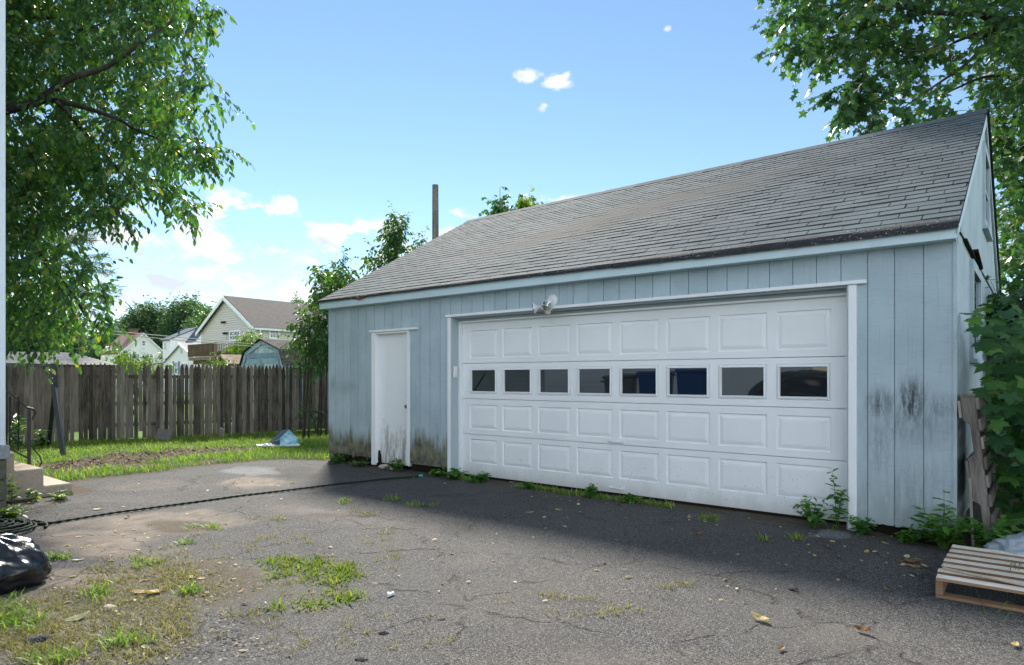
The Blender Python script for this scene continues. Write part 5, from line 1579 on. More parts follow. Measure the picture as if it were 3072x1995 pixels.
# ---- big maple at the right, over the garage
POLY_M1 = [(2360, -300), (2350, 20), (2390, 90), (2360, 130), (2420, 165), (2560, 150), (2640, 150), (2690, 190), (2700, 250), (2760, 270), (2830, 270), (2900, 290), (2960, 320), (3500, 350), (3500, -300)]
POLY_M2 = [(2500, 270), (2560, 215), (2620, 220), (2660, 270), (2600, 290), (2540, 300)]
POLY_M3 = [(2950, 320), (3500, 320), (3500, 1200), (3090, 1150), (3030, 900), (2990, 600)]
Ca, Ra = fill_clumps(POLY_M1, 62, 10.2, 13.5, layers=2)
ax_, ay_ = pxy(Ca)
kp_ = np.ones(len(Ca), bool)
for (hx, hy, hr, pr) in ((2790, 60, 60, 0.8), (2880, 110, 75, 0.85), (2930, 160, 60, 0.75), (2850, 235, 60, 0.65), (2760, 20, 40, 0.7), (2680, 60, 45, 0.5), (2480, 40, 50, 0.6), (2630, 180, 50, 0.4), (2700, 180, 40, .4), (2860, 180, 70, 0.7), (2450, 110, 30, .5)):
    kp_ &= ~(((ax_ - hx) ** 2 + (ay_ - hy) ** 2 < hr ** 2) & (rng.random(len(Ca)) < pr))
Ca, Ra = Ca[kp_], Ra[kp_]
Cb, Rb = fill_clumps(POLY_M2, 48, 10.2, 11.0, layers=1)
Cc, Rc = fill_clumps(POLY_M3, 62, 11.8, 15.5, layers=3)
tipm = [(2395, 30), (2370, 120), (2420, 150), (2480, 130), (2560, 170), (2510, 310), (2555, 335), (2610, 300), (2640, 335), (2680, 320), (2740, 330), (2780, 350), (2830, 340), (2900, 335), (2620, 120), (2690, 130)]
Cd = np.array([list(at(x, y, 10.3 + 1.5 * random.random())) for x, y in tipm])
Cm = np.concatenate([Ca, Cb, Cc, Cd]); Rm = np.concatenate([Ra, Rb, Rc, np.full(len(Cd), 0.2)])
tm = Vector((11.6, 12.0, -0.2))
def lim(pxs, a, b):
    l = smooth_path([at(*p) for p in pxs]); return (l, taper(len(l), a, b))
ml = [(smooth_path([tm, tm + Vector((-0.1, 0, 2.5)), tm + Vector((-0.3, -.1, 5.0)), tm + Vector((-.2, 0, 8.0))]), None),
      lim([(3380, 260, 12), (3150, 90, 11.8), (2985, 58, 11.5), (2930, 42, 11.3), (2800, 38, 11.0), (2690, 20, 10.8)], 0.11, 0.02),
      lim([(3000, 55, 11.5), (2950, 110, 11.2), (2860, 110, 11.0), (2780, 150, 10.8), (2700, 150, 10.7)], 0.05, 0.01),
      lim([(3200, 200, 11.8), (2980, 105, 11.6), (2880, 120, 11.3), (2810, 165, 11)], 0.05, 0.012),
      lim([(3000, 90, 11.5), (2900, 190, 11.2), (2830, 240, 11.0), (2770, 280, 10.8), (2700, 330, 10.6)], 0.035, 0.008),
      lim([(3200, 330, 12), (3050, 240, 11.6), (2960, 230, 11.4), (2880, 260, 11.2), (2840, 280, 11)], 0.04, 0.01),
      lim([(2720, 160, 10.7), (2660, 175, 10.6), (2630, 190, 10.5), (2624, 212, 10.5)], 0.012, 0.005),
      lim([(2660, 30, 10.8), (2560, 18, 10.7), (2500, 15, 10.6), (2430, 30, 10.5)], 0.02, 0.006),
      lim([(2690, 80, 10.8), (2600, 70, 10.7), (2520, 100, 10.6), (2440, 130, 10.5)], 0.018, 0.006),
      lim([(3300, 420, 12.6), (3120, 420, 12.6), (3040, 460, 12.5), (2990, 470, 12.4)], 0.05, 0.012),
      lim([(3300, 700, 13), (3120, 590, 13), (3060, 560, 12.9), (3000, 600, 12.8)], 0.05, 0.012)]
ml[0] = (ml[0][0], taper(len(ml[0][0]), 0.30, 0.14))
tree('maple_tree', 'tall maple tree reaching over the garage roof at the right', 'tree', M['maple_leaf'], Cm, Rm, 7, 7, 0.5, 0.145, T_MAPLE, F_MAPLE, ml, M['bark'], droop=0.35, leafdroop=0.45, twig_r=0.005, base=tm)
# the rest of the maple's crown higher up and behind, out of the picture, seen only as shade
Ce = np.stack([rng.uniform(10.5, 16, 130), rng.uniform(10.5, 17, 130), rng.uniform(7.6, 12.5, 130)], 1)
inpic = (HYP - FPX * (Ce[:, 2] - CAMH) / Ce[:, 1] > -60)
Ce = Ce[~inpic]
P_, D_, N_, S_, _pts = twig_leaves(Ce, np.full(len(Ce), 0.6), 8, 6, 0.7, 0.2, 0.35)
mt = [o for o in scene.objects if o.name == 'maple_tree'][0]
link('upper_crown', leaves_mesh('upper_crown', P_ - np.array(tm), D_, N_, S_, T_MAPLE, F_MAPLE, M['maple_leaf']), mt, kind='stuff')

# ---- blue-grey conifer peeking out behind the cherry
cb = at(170, 1150, 24); cb.z = -0.2
fr_b, leafP, leafD, leafN, leafS = [], [], [], [], []
for (x0_, y0_, x1_, y1_) in ((200, 760, 262, 690), (205, 800, 300, 755), (200, 840, 330, 868), (200, 860, 300, 905), (200, 790, 290, 800), (190, 900, 285, 945), (205, 740, 250, 720), (205, 830, 312, 822), (190, 950, 300, 985), (205, 870, 318, 885), (150, 1000, 250, 1030), (170, 700, 225, 650), (180, 730, 235, 700)):
    for rep in range(3):
        a, b = at(x0_ - 60, y0_ + random.uniform(-10, 14), 24 + random.uniform(-.6, .6)), at(x1_ + 30 + random.uniform(-12, 8), y1_ + random.uniform(-14, 14), 23.5 + random.uniform(-1, 1))
        k = 5
        ps = [a.lerp(b, q / k) + Vector((0, 0, 0.10 * math.sin(q / k * 3.1))) for q in range(k + 1)]
        fr_b.append(ps)
        for q in range(46):
            t = random.random() ** 0.7
            p = a.lerp(b, t) + Vector((0, 0, 0.10 * math.sin(t * 3.1)))
            dd = (b - a).normalized()
            sd = Vector((random.gauss(0, .5), random.gauss(0, .5), random.gauss(-0.35, .4)))
            for w in range(3):
                leafP.append(p + sd * 0.06 * w); leafD.append(dd * 0.8 + sd * (0.6 + .3 * w) + Vector((random.gauss(0, .25), 0, random.gauss(0, .25)))); leafN.append(Vector((random.gauss(0, .6), random.gauss(0, .6), 1))); leafS.append(0.20 * (0.6 + .7 * random.random()))
ct = empty('conifer_tree', 'blue-grey feathery conifer showing behind the cherry tree', 'tree', cb)
offc = np.array(cb)
link('crown', leaves_mesh('crown', np.array([list(p) for p in leafP]) - offc, np.array([list(p) for p in leafD]), np.array([list(p) for p in leafN]), np.array(leafS), [(0, 0.05, 0), (0, -0.05, 0), (1, 0.03, -.08), (1, -0.03, -.08)], F_BLADE, M['conifer_leaf']), ct, kind='stuff')
link('twigs', twig_mesh('twigs', np.array([[list(p) for p in ps] for ps in fr_b]) - offc, 0.022, M['bark']), ct, kind='stuff')
MB().tube([(0, 0, 0), (0, 0, 3), (0.1, 0, 6.5)], [0.22, 0.16, 0.05], 8).obj('trunk', M['bark'], ct, smooth=True)

# ---- trees beyond the houses
def far_tree(label, poly, Z, spacing, leaf, mat, ntw=7, nleaf=5, name='tree', group='trees beyond the houses', bark='bark', holes=0.12):
    C, R = fill_clumps(poly, spacing, Z, Z * 1.10, layers=2)
    k = rng.random(len(C)) > holes
    C, R = C[k], R[k]
    cx = float(np.mean(C[:, 0])); yb = Z * 1.05; zt = float(np.max(C[:, 2]))
    base = Vector((cx, yb, -0.22))
    th = 0.018 * zt
    lm = [(smooth_path([base, base + Vector((0.1, 0, zt * 0.3)), base + Vector((0, 0, zt * 0.62)), base + Vector((0.2, 0, zt * 0.9))]), None)]
    lm[0] = (lm[0][0], taper(len(lm[0][0]), th, th * 0.3))
    for q in range(5):
        j = C[int(rng.integers(len(C)))]
        st_ = base + Vector((0, 0, zt * (0.3 + 0.08 * q)))
        l = smooth_path([st_, st_.lerp(Vector(j), 0.5) + Vector((0, 0, 0.2)), Vector(j)], 3)
        lm.append((l, taper(len(l), th * 0.5, th * 0.12)))
    return tree(name, label, 'tree', M[mat], C, R, ntw, nleaf, leaf * 2.6, leaf, T_OVAL, F_OVAL, lm, M[bark], droop=0.2, leafdroop=0.3, twigs=False, base=base, group=group)
far_tree('broad dark tree rising above the cape house chimney', [(352, 1080), (338, 1010), (352, 965), (395, 935), (425, 925), (438, 905), (470, 922), (498, 945), (515, 990), (520, 1080)], 150, 11, 0.75, 'far_leaf')
far_tree('tallest rounded tree left of the beige house gable', [(490, 1080), (485, 960), (500, 915), (530, 905), (560, 893), (598, 903), (612, 925), (606, 970), (600, 1080)], 140, 11, 0.7, 'far_leaf', holes=0.2)
far_tree('small dark conical tree beside the beige gable', [(560, 1010), (566, 970), (580, 945), (592, 975), (600, 1010)], 120, 8, 0.45, 'far_leaf', name='conifer_tree')
far_tree('lighter green tree at the end of the cherry boughs', [(250, 1090), (285, 1020), (310, 985), (335, 975), (360, 990), (372, 1050), (372, 1090)], 115, 11, 0.6, 'far_leaf')
far_tree('green tree touching the beige gable roof edge', [(598, 1010), (604, 945), (620, 925), (645, 928), (650, 960), (640, 1010)], 95, 9, 0.45, 'vine_leaf')
far_tree('thin treetop showing above the beige house roof ridge', [(876, 925), (884, 903), (897, 890), (910, 898), (921, 925)], 85, 9, 0.34, 'vine_leaf', holes=0.35)
far_tree('small treetop just left of the garage eave', [(925, 935), (930, 915), (938, 908), (950, 915), (960, 935)], 85, 8, 0.34, 'vine_leaf', holes=0.35)
far_tree('dark tree far off behind the left fence', [(-100, 1100), (-100, 980), (0, 940), (120, 950), (240, 985), (270, 1100)], 130, 13, 0.8, 'far_leaf')

# ---- vines and saplings round the garage
def bush(name, label, poly, y0, y1, spacing, leaf, mat, tmpl=T_OVAL, faces=F_OVAL, ntw=6, nleaf=6, twig=0.4, stems=3, droop=0.3, group=None, cat='shrub', zb=-0.15, bark='bark', hole=0.0, layers=2, leafdroop=.7):
    C, R = fill_clumps(poly, spacing, y0, y1, layers=layers)
    if hole:
        k = rng.random(len(C)) > hole; C, R = C[k], R[k]
    cx = float(np.mean(C[:, 0])); cy = (y0 + y1) / 2
    base = Vector((cx, cy, zb))
    lm = []
    order = np.argsort(-C[:, 2])
    for q in range(stems):
        j = Vector(C[order[int(q * len(C) / max(stems, 1) * 0.6)]])
        b0 = base + Vector((random.uniform(-.15, .15), random.uniform(-.1, .1), 0))
        l = smooth_path([b0, b0.lerp(j, 0.5) + Vector((random.uniform(-.1, .1), 0, 0.1)), j], 4)
        lm.append((l, taper(len(l), 0.022 + 0.004 * leaf * 10, 0.006)))
    return tree(name, label, cat, M[mat], C, R, ntw, nleaf, twig, leaf, tmpl, faces, lm, M[bark], droop=droop, leafdroop=leafdroop, twig_r=0.004, base=base, group=group)
bush('vine_shrub', 'dense dark vine-grown shrub hugging the left end of the garage', [(905, 1100), (892, 1040), (915, 985), (945, 945), (985, 930), (1010, 960), (1010, 1110)], 15.0, 17.5, 26, 0.125, 'vine_leaf', ntw=8, nleaf=7)
bush('vine_shrub', 'loose vine sprays reaching left from the shrub at the garage end', [(868, 1000), (890, 965), (925, 940), (960, 930), (950, 985), (905, 1040)], 15.0, 16.5, 26, 0.11, 'vine_leaf', ntw=4, nleaf=6, hole=0.35)
bush('leafy_shrub', 'leafy shrub topping the left end of the garage roof', [(942, 900), (948, 850), (962, 815), (985, 790), (1010, 800), (1050, 820), (1090, 850), (1075, 930), (960, 930)], 15.5, 18, 25, 0.12, 'vine_leaf', ntw=7, nleaf=6)
bush('sapling', 'upright shoot rising from the shrub at the roof end', [(1018, 850), (1022, 780), (1030, 760), (1040, 780), (1042, 850)], 16.5, 17, 16, 0.12, 'vine_leaf', ntw=2, nleaf=5, twig=.25, stems=1)
bush('vine_pillar', 'tall twining vine column with curling tip behind the roof', [(1150, 840), (1152, 760), (1158, 710), (1165, 670), (1180, 645), (1198, 640), (1205, 690), (1208, 740), (1195, 830)], 17, 18, 20, 0.125, 'vine_leaf', ntw=6, nleaf=6, twig=.35)
bush('vine_shrub', 'shorter vine clump left of the tall vine column', [(1090, 860), (1102, 780), (1108, 725), (1128, 720), (1145, 745), (1150, 860)], 16.8, 18, 22, 0.125, 'vine_leaf', ntw=5, nleaf=6, hole=.2)
bush('vine_tendril', 'thin hanging vine tendril curling off the vine column', [(1200, 660), (1196, 640), (1212, 638), (1222, 665), (1230, 700), (1222, 715), (1212, 680)], 17, 17.6, 13, 0.075, 'vine_leaf', ntw=2, nleaf=5, twig=.25, stems=1)
bush('vine_shrub', 'low vine leaves along the roof edge beside the wooden pole', [(1195, 800), (1210, 755), (1240, 750), (1262, 715), (1275, 705), (1290, 730), (1280, 780)], 16.5, 18, 20, 0.12, 'vine_leaf', ntw=4, nleaf=5, twig=.3)
bush('maple_sapling', 'maple sapling crown showing over the ridge with a tall bare leader', [(1475, 650), (1478, 615), (1500, 600), (1525, 600), (1548, 625), (1545, 660), (1500, 690)], 15.5, 16.5, 22, 0.15, 'maple_leaf', T_MAPLE, F_MAPLE, ntw=4, nleaf=4, twig=.3, stems=2)
bush('maple_sapling', 'thin leader shoot above the left maple sapling', [(1497, 605), (1497, 560), (1505, 543), (1513, 560), (1513, 605)], 16, 16.3, 15, 0.11, 'maple_leaf', T_MAPLE, F_MAPLE, ntw=1, nleaf=4, twig=.15, stems=1)
bush('maple_sapling', 'pale-leaved maple sapling right of its neighbour over the ridge', [(1550, 640), (1560, 600), (1565, 565), (1575, 548), (1585, 570), (1590, 605), (1605, 600), (1625, 620), (1615, 650)], 15.0, 15.8, 20, 0.16, 'light_leaf', T_MAPLE, F_MAPLE, ntw=2, nleaf=4, twig=.25, stems=2)
bush('maple_sapling', 'tiny sprig of leaves poking over the ridge', [(1452, 660), (1455, 632), (1462, 632), (1464, 660)], 15.5, 15.8, 12, 0.10, 'maple_leaf', T_MAPLE, F_MAPLE, ntw=1, nleaf=4, twig=.15, stems=1)
bush('light_shrub', 'pale yellow-green shrub behind the fence left of the porch', [(335, 1120), (340, 1060), (360, 1050), (385, 1065), (400, 1075), (440, 1085), (490, 1095), (500, 1120)], 22, 25, 18, 0.13, 'light_leaf', ntw=5, nleaf=6, group='shrubs behind the fence')
bush('light_shrub', 'bright leafy shrub beside the blue shed roof', [(690, 1060), (700, 1025), (725, 1015), (750, 1005), (775, 1005), (785, 1020), (765, 1045), (735, 1060)], 30, 32, 14, 0.15, 'light_leaf', ntw=6, nleaf=6, group='shrubs behind the fence')
bush('light_shrub', 'yellowish plant behind the fence below the deck', [(625, 1120), (632, 1080), (645, 1074), (660, 1090), (690, 1085), (702, 1120)], 21, 22, 14, 0.10, 'light_leaf', ntw=4, nleaf=5, group='shrubs behind the fence')
bush('climbing_vine', 'dark climbing vine on the fence foot beside the garage', [(905, 1250), (915, 1215), (935, 1225), (965, 1240), (975, 1275), (920, 1270)], 17.2, 17.6, 20, 0.11, 'cherry_leaf', ntw=4, nleaf=5, stems=1, layers=1, cat='vine')
bush('undergrowth_shrub', 'dark shrub filling the shade behind the garage corner', [(2995, 880), (3200, 840), (3400, 900), (3400, 1520), (2985, 1520)], 7.8, 10.4, 44, 0.16, 'maple_leaf', T_MAPLE, F_MAPLE, ntw=6, nleaf=6, twig=.5)
for (px, py, h_) in ((366, 1075, 2.6), (376, 1070, 2.8), (396, 1078, 2.4), (400, 1076, 2.2), (432, 1080, 1.8), (445, 1078, 2.0)):
    cC = []
    p = at(px, 1134, 60)
    zt = 1.33 + (HYP - py + 6) / FPX * 60
    C_ = np.array([[p.x + random.gauss(0, .12) * (1 - q), 60 + random.gauss(0, .12), 0.2 + (zt - 0.2) * q] for q in np.linspace(0.05, 1, 14)])
    tree('arborvitae', 'small pointed dark evergreen before the white cape house', 'tree', M['far_leaf'], C_, np.linspace(0.45, 0.08, 14), 5, 5, 0.28, 0.2, T_OVAL, F_OVAL, [([Vector((p.x, 60, -.2)), Vector((p.x, 60, zt * .6))], [0.06, 0.03])], M['bark'], droop=-0.6, leafdroop=-0.6, twigs=False, base=Vector((p.x, 60, -.2)), group='row of small evergreens')

# ---- young maple by the garage corner: every big leaf is its own piece
sap = empty('maple_shrub', 'lush young maple with large lobed leaves beside the garage corner', 'shrub', loc2w(0.75, 0.25, -0.08), TH)
def big_leaf(seed):
    r = random.Random(seed)
    half = [(0.10, 0.03), (0.00, 0.20), (-0.04, 0.34), (0.10, 0.36), (0.20, 0.30), (0.30, 0.42), (0.38, 0.56), (0.50, 0.50), (0.56, 0.60), (0.60, 0.40), (0.58, 0.24), (0.72, 0.25), (0.80, 0.14), (0.88, 0.12)]
    half = [(a + r.uniform(-.015, .015), b + r.uniform(-.02, .02)) for a, b in half]
    def zf_(a, b):
        return 0.05 * math.cos(b * 9 + seed) * 0.6 - 0.32 * b * b - 0.16 * (a - .4) ** 2 + 0.02 * math.sin(a * 14 + seed)
    out_ = [(0.1, 0.0)] + half + [(1.0, 0.0)] + [(a, -b) for a, b in reversed(half)]
    vs = [(a, b, zf_(a, b)) for a, b in out_] + [(0.42, 0, 0.03)]
    n = len(out_)
    fs = [(i, (i + 1) % n, n) for i in range(n)]
    mb = MB().add(vs, fs)
    a, b = Vector((0.1, 0, -.02)), Vector((-0.35, 0.02, -0.05))
    mb.tube([a, b], [0.008, 0.007], 4)
    me = mb.mesh('leaf', M['sapling_leaf'])
    me.polygons.foreach_set('use_smooth', [True] * len(me.polygons))
    return me
lms = [big_leaf(q) for q in range(5)]
stem_pl = smooth_path([(0.0, 0.0, 0.0), (0.02, 0.0, 0.35), (0.10, 0.02, 0.75), (0.16, 0.05, 1.15), (0.22, 0.05, 1.7)], 5)
MB().tube(stem_pl, taper(len(stem_pl), 0.028, 0.010), 8).obj('stem', M['pale_bark'], sap, smooth=True)
cnt = 0
while cnt < 290:
    lx, ly, lz = random.uniform(-0.66, 0.62), random.uniform(-0.5, 0.5), random.uniform(0.02, 2.0)
    w = sap.matrix_basis @ Vector((lx, ly, lz))
    la, lb = w2loc(w)
    if la < 0.06:
        continue
    px_, py_ = CXP + FPX * w.x / w.y, HYP - FPX * (w.z - CAMH) / w.y
    lim_l = np.interp(py_, [860, 900, 1000, 1100, 1200, 1280, 1400, 1500], [3020, 2930, 2900, 2915, 2960, 2965, 2975, 3000])
    lim_t = np.interp(px_, [2880, 2930, 2990, 3072, 3300], [960, 885, 905, 890, 860])
    if px_ < lim_l + 15 or py_ < lim_t + 12:
        continue
    if 2975 < px_ < 3035 and 1290 < py_ < 1440 and random.random() < 0.8:
        continue
    if py_ > 1460 and random.random() < 0.5:
        continue
    o = link('leaf', lms[cnt % 5], sap)
    d = Vector((lx * 0.5 + random.gauss(0, .5) - .1, -0.75 + random.gauss(0, .35), -0.35 + random.gauss(0, .25))).normalized()
    up_ = Vector((random.gauss(0, .3), -0.55 + random.gauss(0, .2), 0.85)).normalized()
    s_ = d.cross(up_).normalized(); u_ = s_.cross(d)
    sz = 0.145 * random.uniform(0.7, 1.3)
    # across axis = s_
    o.matrix_local = Matrix(((d.x * sz, s_.x * sz, u_.x * sz, lx), (d.y * sz, s_.y * sz, u_.y * sz, ly), (d.z * sz, s_.z * sz, u_.z * sz, lz), (0, 0, 0, 1)))
    cnt += 1
n = 1500
lp = np.stack([rng.uniform(-0.55, 1.7, n), rng.uniform(0.1, 1.3, n), rng.uniform(0.0, 1.95, n)], 1)
wp_ = np.array([list(sap.matrix_basis @ Vector(p)) for p in lp])
pxx, pyy = pxy(wp_)
k = (pxx > np.interp(pyy, [860, 900, 1000, 1200, 1280, 1500], [3040, 2950, 2925, 2975, 2980, 2990])) & (pyy > np.interp(pxx, [2880, 2930, 2990, 3072, 3300], [980, 915, 930, 920, 900])) & (lp[:, 0] > -0.6)
lp = lp[k]; n = len(lp)
link('inner_leaves', leaves_mesh('inner_leaves', lp, np.stack([rng.normal(-.1, .5, n), -0.7 + rng.normal(0, .4, n), -0.35 + rng.normal(0, .3, n)], 1), np.stack([rng.normal(0, .3, n), -0.5 + rng.normal(0, .25, n), np.full(n, 0.85)], 1), rng.uniform(0.10, 0.19, n), T_MAPLE, F_MAPLE, M['sapling_leaf'], rng.random(n) * 0.8), sap, kind='stuff')
br_ = MB()
for q in range(12):
    k = random.randrange(5, len(stem_pl) - 1)
    a = stem_pl[k]; b = a + Vector((random.uniform(-.5, .6), random.uniform(-.45, .2), random.uniform(.05, .35)))
    br_.tube([a, a.lerp(b, .5) + Vector((0, 0, .05)), b], [0.009, 0.007, 0.004], 5)
br_.obj('branches', M['pale_bark'], sap, kind='stuff')

# ================================================================== GRASS, WEEDS, MULCH, LITTER
def blades(name, X, Y, Zf, hmin, hmax, mat, lean=0.5, wide=1.0, rnd=None, faces=F_BLADE3):
    n = len(X)
    h = hmin + (hmax - hmin) * rng.random(n) ** 1.4
    az = rng.random(n) * 2 * np.pi
    ln = lean * rng.random(n) ** 0.7
    D = np.stack([np.cos(az) * ln, np.sin(az) * ln, np.ones(n)], 1)
    Nn = np.stack([-np.cos(az), -np.sin(az), 0.3 * np.ones(n)], 1)
    T = [(0, 0.045 * wide, 0), (0, -0.045 * wide, 0), (0.55, 0.036 * wide, -0.06), (0.55, -0.036 * wide, -0.06), (1, 0, -0.34)]
    P = np.stack([X, Y, Zf], 1)
    return leaves_mesh(name, P, D, Nn, h, T, faces, mat, rnd)
n = 150000
s_, t_ = rng.uniform(-4, 11, n), rng.uniform(-0.05, 9.5, n)
X = FA.x + FE.x * s_ + FN.x * t_; Y = FA.y + FE.y * s_ + FN.y * t_
ld, a_, b_q = lawn_dist(X, Y)
edge_n = (fbm(X * 3, Y * 3, 3, 11) - 0.5) * 0.35
mk = mulch_mask(X, Y)
k = (ld + edge_n > 0.02) & (rng.random(n) > mk * 1.05) & ~((a_ > -8.55)) & (rng.random(n) < 0.25 + 0.75 * sstep(fbm(X * 1.5, Y * 1.5, 3, 12), 0.3, 0.5)) & ~((a_ > -9.55) & (a_ < -8.3) & (b_q < -3.7))
X, Y, mk, ld = X[k], Y[k], mk[k], ld[k]
gz = lawn_z(X, Y) - 0.01
dist_f = (X - FA.x) * FN.x + (Y - FA.y) * FN.y
tall = 1.0 + 0.7 * sstep(dist_f, 0.5, 0.1)
rn = np.clip(rng.random(len(X)) * 0.8 + (fbm(X * 2, Y * 2, 3, 13) - 0.4) * 0.7, 0, 0.99)
link('lawn_grass', blades('lawn_grass', X, Y, gz, 0.05, 0.15, M['grass'], 0.8, 0.8, rn), kind='stuff', label='rough green lawn grass between driveway and fence')
# mulch chips
n = 16000
s_, t_ = rng.uniform(-2, 9, n), rng.uniform(0.3, 6, n)
X = FA.x + FE.x * s_ + FN.x * t_; Y = FA.y + FE.y * s_ + FN.y * t_
k = mulch_mask(X, Y) > 0.35 + 0.3 * rng.random(n)
X, Y = X[k], Y[k]; n = len(X)
az = rng.random(n) * 6.28
m_, N = new_mat("mulch_chip")
N.out(N.principled(N.ramp(N.attr('rnd'), [(0.0, (0.025, 0.015, 0.010)), (0.6, (0.10, 0.062, 0.042)), (0.9, (0.25, 0.17, 0.12)), (1.0, (0.42, 0.34, 0.27))]), 0.85, spec=0.15))
M['mulch'] = m_
link('mulch', leaves_mesh('mulch', np.stack([X, Y, lawn_z(X, Y) + 0.008 + 0.02 * rng.random(n)], 1), np.stack([np.cos(az), np.sin(az), rng.normal(0, 0.3, n)], 1), np.stack([rng.normal(0, .4, n), rng.normal(0, .4, n), np.ones(n)], 1), rng.uniform(0.02, 0.075, n), [(0, .16, 0), (0, -.16, 0), (1, .12, .05), (1, -.12, .05)], F_BLADE, M['mulch']), kind='stuff', label='brown bark mulch in a bed across the lawn')

M['crab'] = mat_leaf('crabgrass_blade', [(0.0, (0.09, 0.17, 0.016)), (0.6, (0.17, 0.25, 0.022)), (1.0, (0.27, 0.29, 0.05))], 0.35, rough=0.7, spec=0.08)
# weeds growing through the driveway
def tuft_points(list_, jitter=1.0):
    xs, ys = [], []
    for (px, py, rx, ry, nb) in list_:
        c = G(px, py); k = c.y / FPX; dy = abs(G(px, py - ry).y - c.y)
        r = np.sqrt(rng.random(nb)) ; an = rng.random(nb) * 6.28
        dx = r * np.cos(an) * rx * k; dyy = r * np.sin(an) * dy
        yy = c.y + dyy
        xs.append(c.x + dx + dyy * c.x / c.y); ys.append(yy)
    return np.concatenate(xs), np.concatenate(ys)
def clustered(list_, ncl, per, rad):
    """ncl small tufts inside each ellipse"""
    X, Y = tuft_points([(a, b, c, d, ncl if not e else e) for (a, b, c, d, e) in list_])
    Xr = np.repeat(X, per) + rng.normal(0, rad, len(X) * per); Yr = np.repeat(Y, per) + rng.normal(0, rad, len(X) * per)
    return Xr, Yr
Xd, Yd = clustered([(280, 1870, 300, 110, 330), (420, 1720, 180, 50, 120), (560, 1790, 130, 110, 60), (120, 1930, 160, 60, 70), (930, 1740, 160, 75, 40), (640, 1640, 160, 40, 14), (1150, 1640, 60, 60, 10), (1080, 1540, 70, 18, 14), (850, 1620, 90, 14, 8), (800, 1560, 60, 12, 8),
                   (1420, 1850, 380, 60, 7), (2050, 1745, 20, 10, 3), (2000, 1770, 30, 20, 4), (1810, 1840, 50, 6, 6), (1640, 1790, 50, 6, 4), (1860, 1830, 90, 15, 4), (1180, 1890, 300, 60, 7), (760, 1900, 200, 60, 12), (1730, 1800, 70, 10, 3)], 10, 22, 0.03)
link('dry_weeds', blades('dry_weeds', Xd, Yd, np.full(len(Xd), GZ - 0.004), 0.02, 0.065, M['dry_grass'], 1.5, 1.0), kind='stuff', label='dry yellowish weeds in the crumbling asphalt at left')
Xg, Yg = clustered([(850, 1690, 70, 16, 12), (960, 1705, 120, 22, 24), (1000, 1740, 70, 22, 12), (1035, 1790, 40, 12, 7), (930, 1815, 50, 10, 5), (870, 1735, 60, 16, 5), (820, 1825, 20, 8, 2)], 10, 22, 0.045)
link('bright_grass', blades('bright_grass', Xg, Yg, np.full(len(Xg), GZ - 0.004), 0.03, 0.085, M['crab'], 2.2, 1.7), kind='stuff', label='patch of bright green crabgrass in the driveway centre')
Xg, Yg = clustered([(1036, 1508, 16, 5, 6), (560, 1632, 10, 3, 3), (180, 1672, 28, 8, 8), (430, 1690, 40, 14, 6), (300, 1780, 60, 20, 6), (60, 1870, 70, 40, 16), (20, 1840, 60, 40, 12), (560, 1775, 30, 8, 6), (1180, 1500, 20, 5, 4), (600, 1585, 60, 8, 6), (1260, 1520, 40, 4, 4), (2120, 1560, 30, 6, 5), (2390, 1615, 16, 4, 3), (2290, 1622, 8, 3, 2), (380, 1920, 60, 20, 8), (170, 1980, 80, 20, 8)], 8, 26, 0.03)
link('green_tufts', blades('green_tufts', Xg, Yg, np.full(len(Xg), GZ - 0.004), 0.03, 0.10, M['grass'], 1.3, 1.0), kind='stuff', label='scattered green grass tufts in driveway cracks')
# crumbled stones at left
X, Y = tuft_points([(480, 1900, 280, 90, 1200), (620, 1740, 160, 60, 700), (250, 1800, 200, 80, 500), (700, 1950, 200, 40, 200)])
n = len(X)
ico = [(0.5, 0, 0.1), (0, 0.45, 0.05), (-0.5, 0.05, 0.12), (0, -0.5, 0.06), (0.05, 0, 0.38), (0, 0, -0.2)]
icf = [(0, 1, 4), (1, 2, 4), (2, 3, 4), (3, 0, 4)]
m_, N = new_mat("grey_gravel")
N.out(N.principled(N.ramp(N.attr('rnd'), [(0.0, (0.03, 0.029, 0.027)), (0.7, (0.09, 0.087, 0.083)), (1.0, (0.24, 0.23, 0.21))]), 0.85, spec=0.2))
M['gravel'] = m_
az = rng.random(n) * 6.28
link('gravel', leaves_mesh('gravel', np.stack([X, Y, np.full(n, GZ - 0.002)], 1), np.stack([np.cos(az), np.sin(az), rng.normal(0, .1, n)], 1), np.stack([rng.normal(0, .2, n), rng.normal(0, .2, n), np.ones(n)], 1), rng.uniform(0.008, 0.03, n), ico, icf, M['gravel']), kind='stuff', label='loose crumbled asphalt stones among the weeds')

